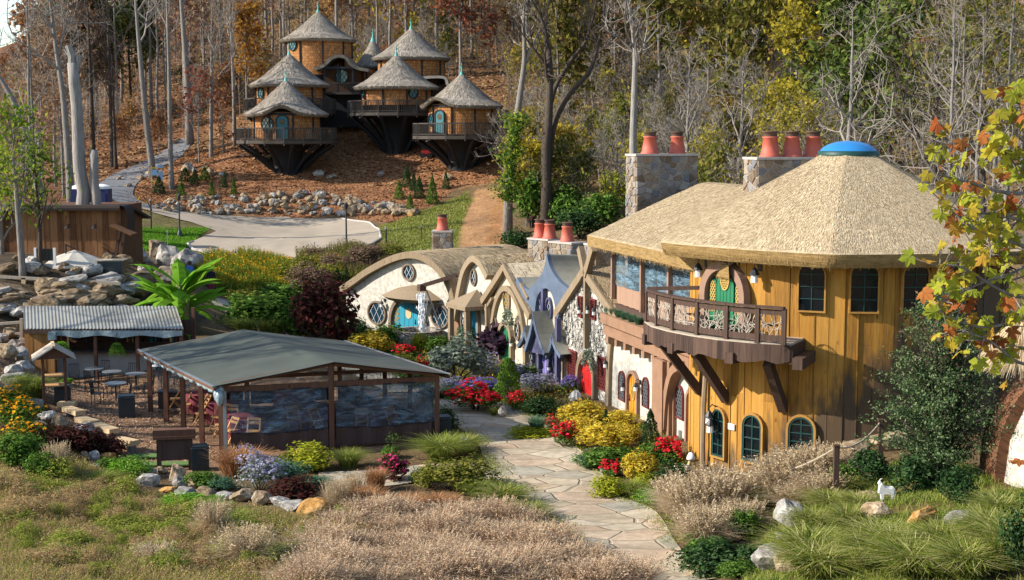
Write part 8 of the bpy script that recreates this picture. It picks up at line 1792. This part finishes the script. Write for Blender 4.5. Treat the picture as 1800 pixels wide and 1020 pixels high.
single(124, 334, 104, 26, .32, 607, 'grey bare tree left of the tall snag, forked above', pts=[(124,334,0),(118,250,0),(110,160,0),(98,80,0),(88,0,0),(80,-30,0)], first=.45, nb=9)
single(412, 252, 136, 24, .22, 608, 'slim tree left of the treehouses, splitting into two stems', pts=[(412,252,0),(411,170,0),(408,90,0),(404,0,0),(402,-30,0)], first=.35, nb=9)
single(371, 292, 131, 24, .24, 609, 'bare pale sapling on the mulch slope', pts=[(371,294,0),(371,200,0),(372,90,0),(372,0,0)], first=.4, nb=10)
single(394, 293, 132, 11, .12, 610, 'young tree with a few russet leaves on the mulch slope', leaf='f_rust', nl=260, ls=.18, first=.3, nb=9, lv=2, pts=[(394,293,0),(392,240,0),(390,180,0)])
single(350, 302, 130, 8, .08, 611, 'small russet-leaved tree beside the round evergreens', leaf='f_rust', nl=420, ls=.18, first=.3, nb=10, lv=2, ln=.35)
single(72, 332, 88, 20, .34, 612, 'leaning grey trunk at the far left edge', pts=[(74,350,0),(56,280,0),(38,210,0),(18,165,0),(-4,128,0),(-25,90,0)], first=.75, nb=5)
single(32, 470, 70, 14, .2, 613, 'tree with bright yellow-green leaves in front of the barn', leaf='leafy', nl=850, ls=.11, first=.3, nb=12, pts=[(40,480,0),(34,400,0),(28,330,0),(22,260,0),(20,225,0)], ln=.17, name='leafy_tree')
single(68, 468, 71, 11, .14, 614, 'thin dark tree with yellow-green leaves against the barn', leaf='leafy', nl=600, ls=.11, first=.2, nb=11, pts=[(70,470,0),(70,400,0),(64,330,0),(60,260,0)], bark='bark_dark', ln=.2, name='leafy_tree')
single(5, 470, 74, 12, .16, 615, 'leafy yellow-green tree cut by the left edge', leaf='leafy', nl=1000, ls=.11, first=.15, nb=12, pts=[(4,470,0),(0,380,0),(-6,290,0)], ln=.22, name='leafy_tree')
# snags
def snag(px, y0, y1, Y, r, label, arms=(), seed=0):
    b, t = at(px, y0, Y), at(px-20 if arms else px-5, y1, Y); b[2] = min(b[2], float(gz(b[0], Y)))-.2; o = thing('dead_snag', label, 'dead tree', b); rng = np.random.default_rng(seed); u = np.linspace(0, 1, 10)[:, None]; P = (b+(t-b)*u+rng.normal(0, .04, (10, 3)))-b; m = MB(); m.tube(P, np.linspace(r, r*.72, 10), 10); m.build('trunk', mt['bark_pale'], o, smooth=True)
    for (a, c, d, e, rr_) in arms: m = MB(); m.tube([at(a, c, Y)-b, (at(a, c, Y)+at(d, e, Y))/2-b+np.array((.1, 0, 0)), at(d, e, Y)-b], [rr_, rr_*.9, rr_*.8], 8); m.build('stub', mt['bark_pale'], o)
snag(148, 356, 112, 84, .42, 'tall pale dead snag with a broken top in front of the toilets', ((127, 118, 120, 80, .25), (131, 128, 139, 97, .16), (131, 165, 113, 148, .05), (127, 116, 113, 86, .10)), 3)
snag(169, 356, 262, 84, .33, 'short pale sawn stump trunk right of the tall snag', (), 4)
# right middle: big forked trees
single(960, 338, 100, 22, .42, 620, 'big forked bare tree right of the ivy trunk', bark='bark_dark', pts=[(961,338,0),(960,260,0),(965,200,0),(966,110,0),(955,40,0),(930,-10,0)], first=.5, nb=9, ln=.22)
single(966, 240, 100, 16, .26, 621, 'long limb tree curving right beside the forked one', bark='bark_dark', pts=[(962,330,.5),(972,225,.5),(1000,165,.5),(1035,125,.5),(1050,80,.5),(1062,20,.5),(1060,-20,.5)], first=.5, nb=8, ln=.2)
single(970, 160, 101, 14, .22, 622, 'straight limb tree rising right between the forked ones', bark='bark_dark', pts=[(962,335,1),(968,180,1),(1000,110,1),(1030,70,1),(1044,20,1),(1050,-20,1)], first=.5, nb=8, ln=.2)
single(895, 350, 101, 20, .34, 623, 'leaning trunk wrapped in green ivy at the dirt track', pts=[(892,352,0),(900,270,0),(912,180,0),(922,100,0),(920,30,0),(926,-20,0)], first=.55, nb=8)
def ivy():
    t = thing('ivy', 'bright green ivy climbing the leaning trunk by the dirt track', 'ivy', at(893, 350, 100.6)); rng = np.random.default_rng(3); n = 2400; y = rng.uniform(200, 352, n); x = np.interp(y, [200, 270, 352], [910, 900, 892])+rng.normal(0, 9, n)*(1+.6*np.sin(y*.1)); P = np.array([at(a, b, 100.5+c) for a, b, c in zip(x, y, rng.normal(0, .35, n))])-np.array(t.location); m = MB(); leafquads(m, P, .11, rng); m.build('leaves', lm['green'], t)
    m = MB(); k = rng.random(n) < .3; leafquads(m, P[k]+rng.normal(0, .3, (k.sum(), 3)), .11, rng); m.build('pale_leaves', lm['chartreuse'], t)
ivy()
single(1112, 300, 84, 20, .27, 624, 'pale flaking trunk standing behind the left stone chimney', bark='bark_pale', pts=[(1112,330,0),(1113,240,0),(1115,160,0),(1116,90,0),(1108,20,0),(1100,-20,0)], first=.4, nb=10)
for i, (px, Y, H, kind, lb) in enumerate(((1490, 72, 13, None, 'spreading bare tree with drooping twigs above the dome'), (1640, 74, 15, 'f_olive', 'dark trunked tree with a few green leaves right of the dome'), (1730, 70, 14, 'f_olive', 'tall dark tree behind the sycamore leaves'), (1210, 92, 12, None, 'twiggy grey thicket tree between the chimneys'), (1300, 88, 11, None, 'twiggy grey tree behind the right chimney pots'))):
    single(px, 330, Y, H, .2 if i != 0 else .24, 630+i, lb, bark='bark_dark' if i in (1, 2) else 'bark', leaf=kind, nl=900, ls=.16, first=.2, nb=14, ln=.34, up=.5 if i == 0 else .9, nchild=6)
for i, (px, Y, H, lb) in enumerate(((1370, 82, 7, 'yellow-leaved small tree right of the left chimney'), (1240, 84, 6.5, 'yellow-leaved bushy tree over the thatched ridge'), (1420, 80, 7.5, 'yellow-green tree behind the chimney pots'))): single(px, 330, Y, H, .12, 640+i, lb, leaf='f_yel2', nl=1700, ls=.105, first=.08, nb=14, ln=.38, name='yellow_tree')
for i, (px, Y, H, lb) in enumerate(((1560, 96, 19, 'dark cedar above the dome'), (1480, 110, 18, 'dark pine left of the cedar'))):
    o = tree(650+i, H, .22, .15, 30, .2, .16, 2, .008, 'f_pine', 5200, .24, conif=True, bark='bark_dark', name='cedar_tree'); x = (px-900)/FPX*Y; o.location = (x, Y, float(gz(x, Y))); o['label'] = lb; o['group'] = 'trees standing singly'
# bushes by the track and behind the row
for px, py, w, h, mk, lb in ((935, 400, 80, 100, greenb, 'bright green bush right of the ivy trunk'), (990, 400, 80, 70, greenb, 'green bush below the forked tree'), (1060, 400, 80, 60, greenb, 'green bush left of the tall stone chimney'), (905, 440, 60, 36, darkb, 'dark low bush at the foot of the dirt track'), (1020, 420, 70, 50, darkb, 'dark green bush behind the row chimneys'), (915, 330, 50, 60, goldb, 'orange-leaved bush behind the ivy trunk'), (1085, 360, 60, 60, chart, 'yellow-green bush near the pale trunk'), (950, 370, 60, 50, oliveb, 'olive bush beside the track')): mk(px, py, w, h, lb, 'bushes behind the row', 70)
# banana plant
def banana():
    p = G(318, 590, 50); Y = 69.0; c = at(318, 565, Y); p = np.array((c[0], Y, float(gz(c[0], Y)))); t = thing('banana_plant', 'large banana plant with long arching bright green leaves', 'banana plant', p); rng = np.random.default_rng(8); m = MB(); 
    for k in range(5): a = rng.uniform(0, 6.28); m.tube([(.2*math.cos(a), .2*math.sin(a), -.2), (.3*math.cos(a), .3*math.sin(a), 1.0), (.4*math.cos(a), .4*math.sin(a), 2.5)], [.14, .12, .07], 8)
    m.build('stems', mt['tuft_stem'], t)
    for k in range(44):
        a = k*2.39996+rng.normal(0, .2); L = rng.uniform(2.5, 3.7); el = rng.uniform(.05, 1.35); n = 14; s = np.linspace(0, 1, n); z0 = rng.uniform(.9, 2.3); ang = el-s*rng.uniform(.7, 1.5); dr = np.cumsum(np.cos(ang))/n*L; dz = np.cumsum(np.sin(ang))/n*L
        ctr = np.stack([dr*math.cos(a), dr*math.sin(a), z0+dz], 1); wv = np.array((-math.sin(a), math.cos(a), 0)); wd = .40*np.sin(np.clip(s*1.08, 0, 1)*math.pi)**.55*(s > .06); wd[-1] = .02; nz = np.where(np.arange(n) % 3 == 1, .8, 1.0)
        tear = rng.uniform(.75, 1.05, n); l = ctr+wv*(wd*nz*tear)[:, None]-np.array((0, 0, 1))*(wd*.35)[:, None]; r = ctr-wv*(wd*tear[::-1])[:, None]-np.array((0, 0, 1))*(wd*.35)[:, None]; V = np.concatenate([l, ctr, r]); i = np.arange(n-1); m = MB(); m.add(V, np.concatenate([np.stack([i, i+1, n+i+1, n+i], 1), np.stack([n+i, n+i+1, 2*n+i+1, 2*n+i], 1)])); m.build('leaf', lm['banana'], t)
mt['tuft_stem'] = plain('banana_stem', (.16, .2, .06), (.2, .16, .08), 4, .7, .3)
banana()
# ferns: hanging basket and potted
def fern(px, py, Y, w, label, hang):
    c = at(px, py, Y); t = thing('fern', label, 'fern', c); rng = np.random.default_rng(int(px)); s = w*Y/FPX; n = 150; m = MB(); P = np.zeros((n, 3)); th = rng.uniform(0, 6.28, n); D = np.stack([np.cos(th), np.sin(th), 0*th], 1); L = s*.5*rng.uniform(.6, 1.1, n)
    for k in range(16):
        f = (k+.5)/16; q = D*(L*f)[:, None]; q[:, 2] = L*(.8*f-(2.1 if hang else 1.1)*f*f); leafquads(m, q+rng.normal(0, s*.02, q.shape), s*.04, rng, None, .3)
    m.build('fronds', lm['bright'], t); b = MB(); b.lathe([(0, -.22), (.14, -.2), (.2, 0), (0, 0)], 10)
    if hang: b.tube([(0, 0, 0), (0, 0, .55)], .01, 4)
    b.build('pot', mt['black'], t)
fern(205, 606, 63.6, 34, 'bright fern in a hanging basket above the counter', True); fern(108, 604, 62.6, 40, 'bright fern hanging beside the little roofed stand', True); fern(118, 668, 58.5, 26, 'fern low behind the roofed stand', False)
# sycamore reaching in from the right
def sycamore():
    t = thing('sycamore_tree', 'sycamore reaching in from the right with big yellow, green and rust leaves', 'tree', (6.6, 12.2, float(gz(6.6, 12.2)))); rng = np.random.default_rng(31); o3 = np.array(t.location); m = MB(); b = np.array((6.6, 12.2, 3.2)); m.tube([b-o3-np.array((0, 0, .5)), b+np.array((.1, 0, 3))-o3, b+np.array((-.1, 0, 6))-o3, b+np.array((-.2, 0, 9.5))-o3], [.22, .18, .14, .05], 10); m.build('trunk', mt['bark_pale'], t, smooth=True)
    br = MB(); L = MB(); D = MB(); star = []
    for a, r in ((0,1.05),(14,.86),(24,.80),(33,.58),(44,.86),(54,1.0),(64,.84),(82,.55),(98,.80),(108,.86),(122,.62),(150,.5),(180,.22),(-150,.5),(-122,.62),(-108,.86),(-98,.80),(-82,.55),(-64,.84),(-54,1.0),(-44,.86),(-33,.58),(-24,.80),(-14,.86)):
        star.append((r*math.cos(math.radians(a)), r*math.sin(math.radians(a))))
    star = np.array(star)
    def leaf(p, s, mb):
        bend_ = rng.normal(0, 1.2)
        n_ = unit(1, rng)[0]*.75+np.array((-.45, -.55, .35)); n_ /= np.linalg.norm(n_); a = unit(1, rng)[0]-np.array((0, 0, .8)); a -= n_*(a@n_); a /= np.linalg.norm(a); bb = np.cross(n_, a); V = [p]
        for q in star: V.append(p+a*q[0]*s+bb*q[1]*s+n_*(rng.normal(0, .05)-.22*abs(q[1])+.15*q[0]*q[0]*bend_)*s)
        mb.add(V, [[0, 1+i, 1+(i+1) % 24] for i in range(24)])
    paths = [[(1880,400,12.2),(1800,470,12.1),(1720,500,12.0),(1660,530,11.9)],[(1880,520,12.2),(1800,560,12.0),(1720,575,12.0),(1650,545,11.9)],[(1870,330,12.3),(1780,340,12.2),(1700,320,12.1),(1650,300,12.0),(1660,240,12)],[(1860,460,12),(1790,430,11.9),(1710,400,11.9),(1640,340,11.8)],[(1850,260,12.3),(1790,240,12.2),(1765,160,12.2)],[(1870,620,12.2),(1800,640,12.1),(1740,600,12),(1690,580,12)],[(1880,300,12.4),(1800,300,12.4),(1760,260,12.3),(1740,230,12.3)],[(1860,420,12.4),(1770,450,12.4),(1700,440,12.3)],[(1860,400,12.1),(1760,380,12.1),(1690,370,12.1)],[(1860,520,12),(1780,520,12),(1690,470,12),(1650,470,12)]]
    for P in paths:
        q = smooth([at(*p) for p in P], 6); m_ = np.linspace(.02, .005, len(q)); br.tube(q-o3, m_, 5, False)
        br.tube([q[0]-o3, (q[0]+np.array((6.5, 12.2, q[0][2]-.6)))/2-o3, np.array((6.5, 12.2, q[0][2]-.9))-o3], [.022, .035, .05], 6, False)
        for k in range(28):
            i = rng.integers(len(q)//3, len(q)); p = q[i]+rng.normal(0, .10, 3)*np.array((1, 1.2, 1)); dry = rng.random() < .11; leaf(p-o3, rng.uniform(.055, .105), D if dry else L); br.tube([q[i]-o3, (q[i]+p)/2-o3+rng.normal(0, .01, 3), p-o3], .0045, 4, False)
    for px, py in ((1768, 160), (1690, 250), (1675, 265), (1700, 275), (1790, 870-60), (1795, 205), (1725, 240)): leaf(at(px, py, 12.1)-o3, .09, D)
    br.build('branches', mt['bark'], t); L.build('leaves', lm['sycamore'], t); D.build('dry_leaves', lm['sycamore_dry'], t)
sycamore()
# planter ferns along the ledge
def ledge_plants():
    for i, x in enumerate((.35, .9, 1.5, 2.2, 3.0, 3.8)):
        p = np.array(o6.matrix_basis @ Vector((x, -.15, zf6+.9))); q = tb.p[0]; o = q(tuple(p), rnd.uniform(0, 6), 1, 'grey-green trailing plant on the brown planter ledge', 'plants on the planter ledge'); o.scale = (.7, .7, .42)
ledge_plants()
def wreath(f, px, py, label):
    u, z = f.uv(px, py, .5); p = np.array(f.o.matrix_basis @ Vector((u, -.5, z))); t = thing('garland', label, 'garland', p); rng = np.random.default_rng(int(px)); a = rng.uniform(-.3, 3.4, 500); P = np.stack([.42*np.cos(a)+rng.normal(0, .07, 500), rng.normal(0, .07, 500), .5*np.sin(a)+rng.normal(0, .07, 500)], 1); t.rotation_euler.z = f.o.rotation_euler.z; m = MB(); leafquads(m, P, .06, rng); m.build('sprigs', lm['silver'], t)
wreath(f5, 1034, 640, 'grey-green garland draped over the red door arch'); wreath(f3, 893, 566, 'grey-green garland over the green door arch')
# clouds and pale sky beyond the ridge are the sky itself

for o in [q for q in bpy.data.objects if q.get('label') == 'x' and q.parent is None]:
    for c in list(o.children): bpy.data.objects.remove(c)
    bpy.data.objects.remove(o)
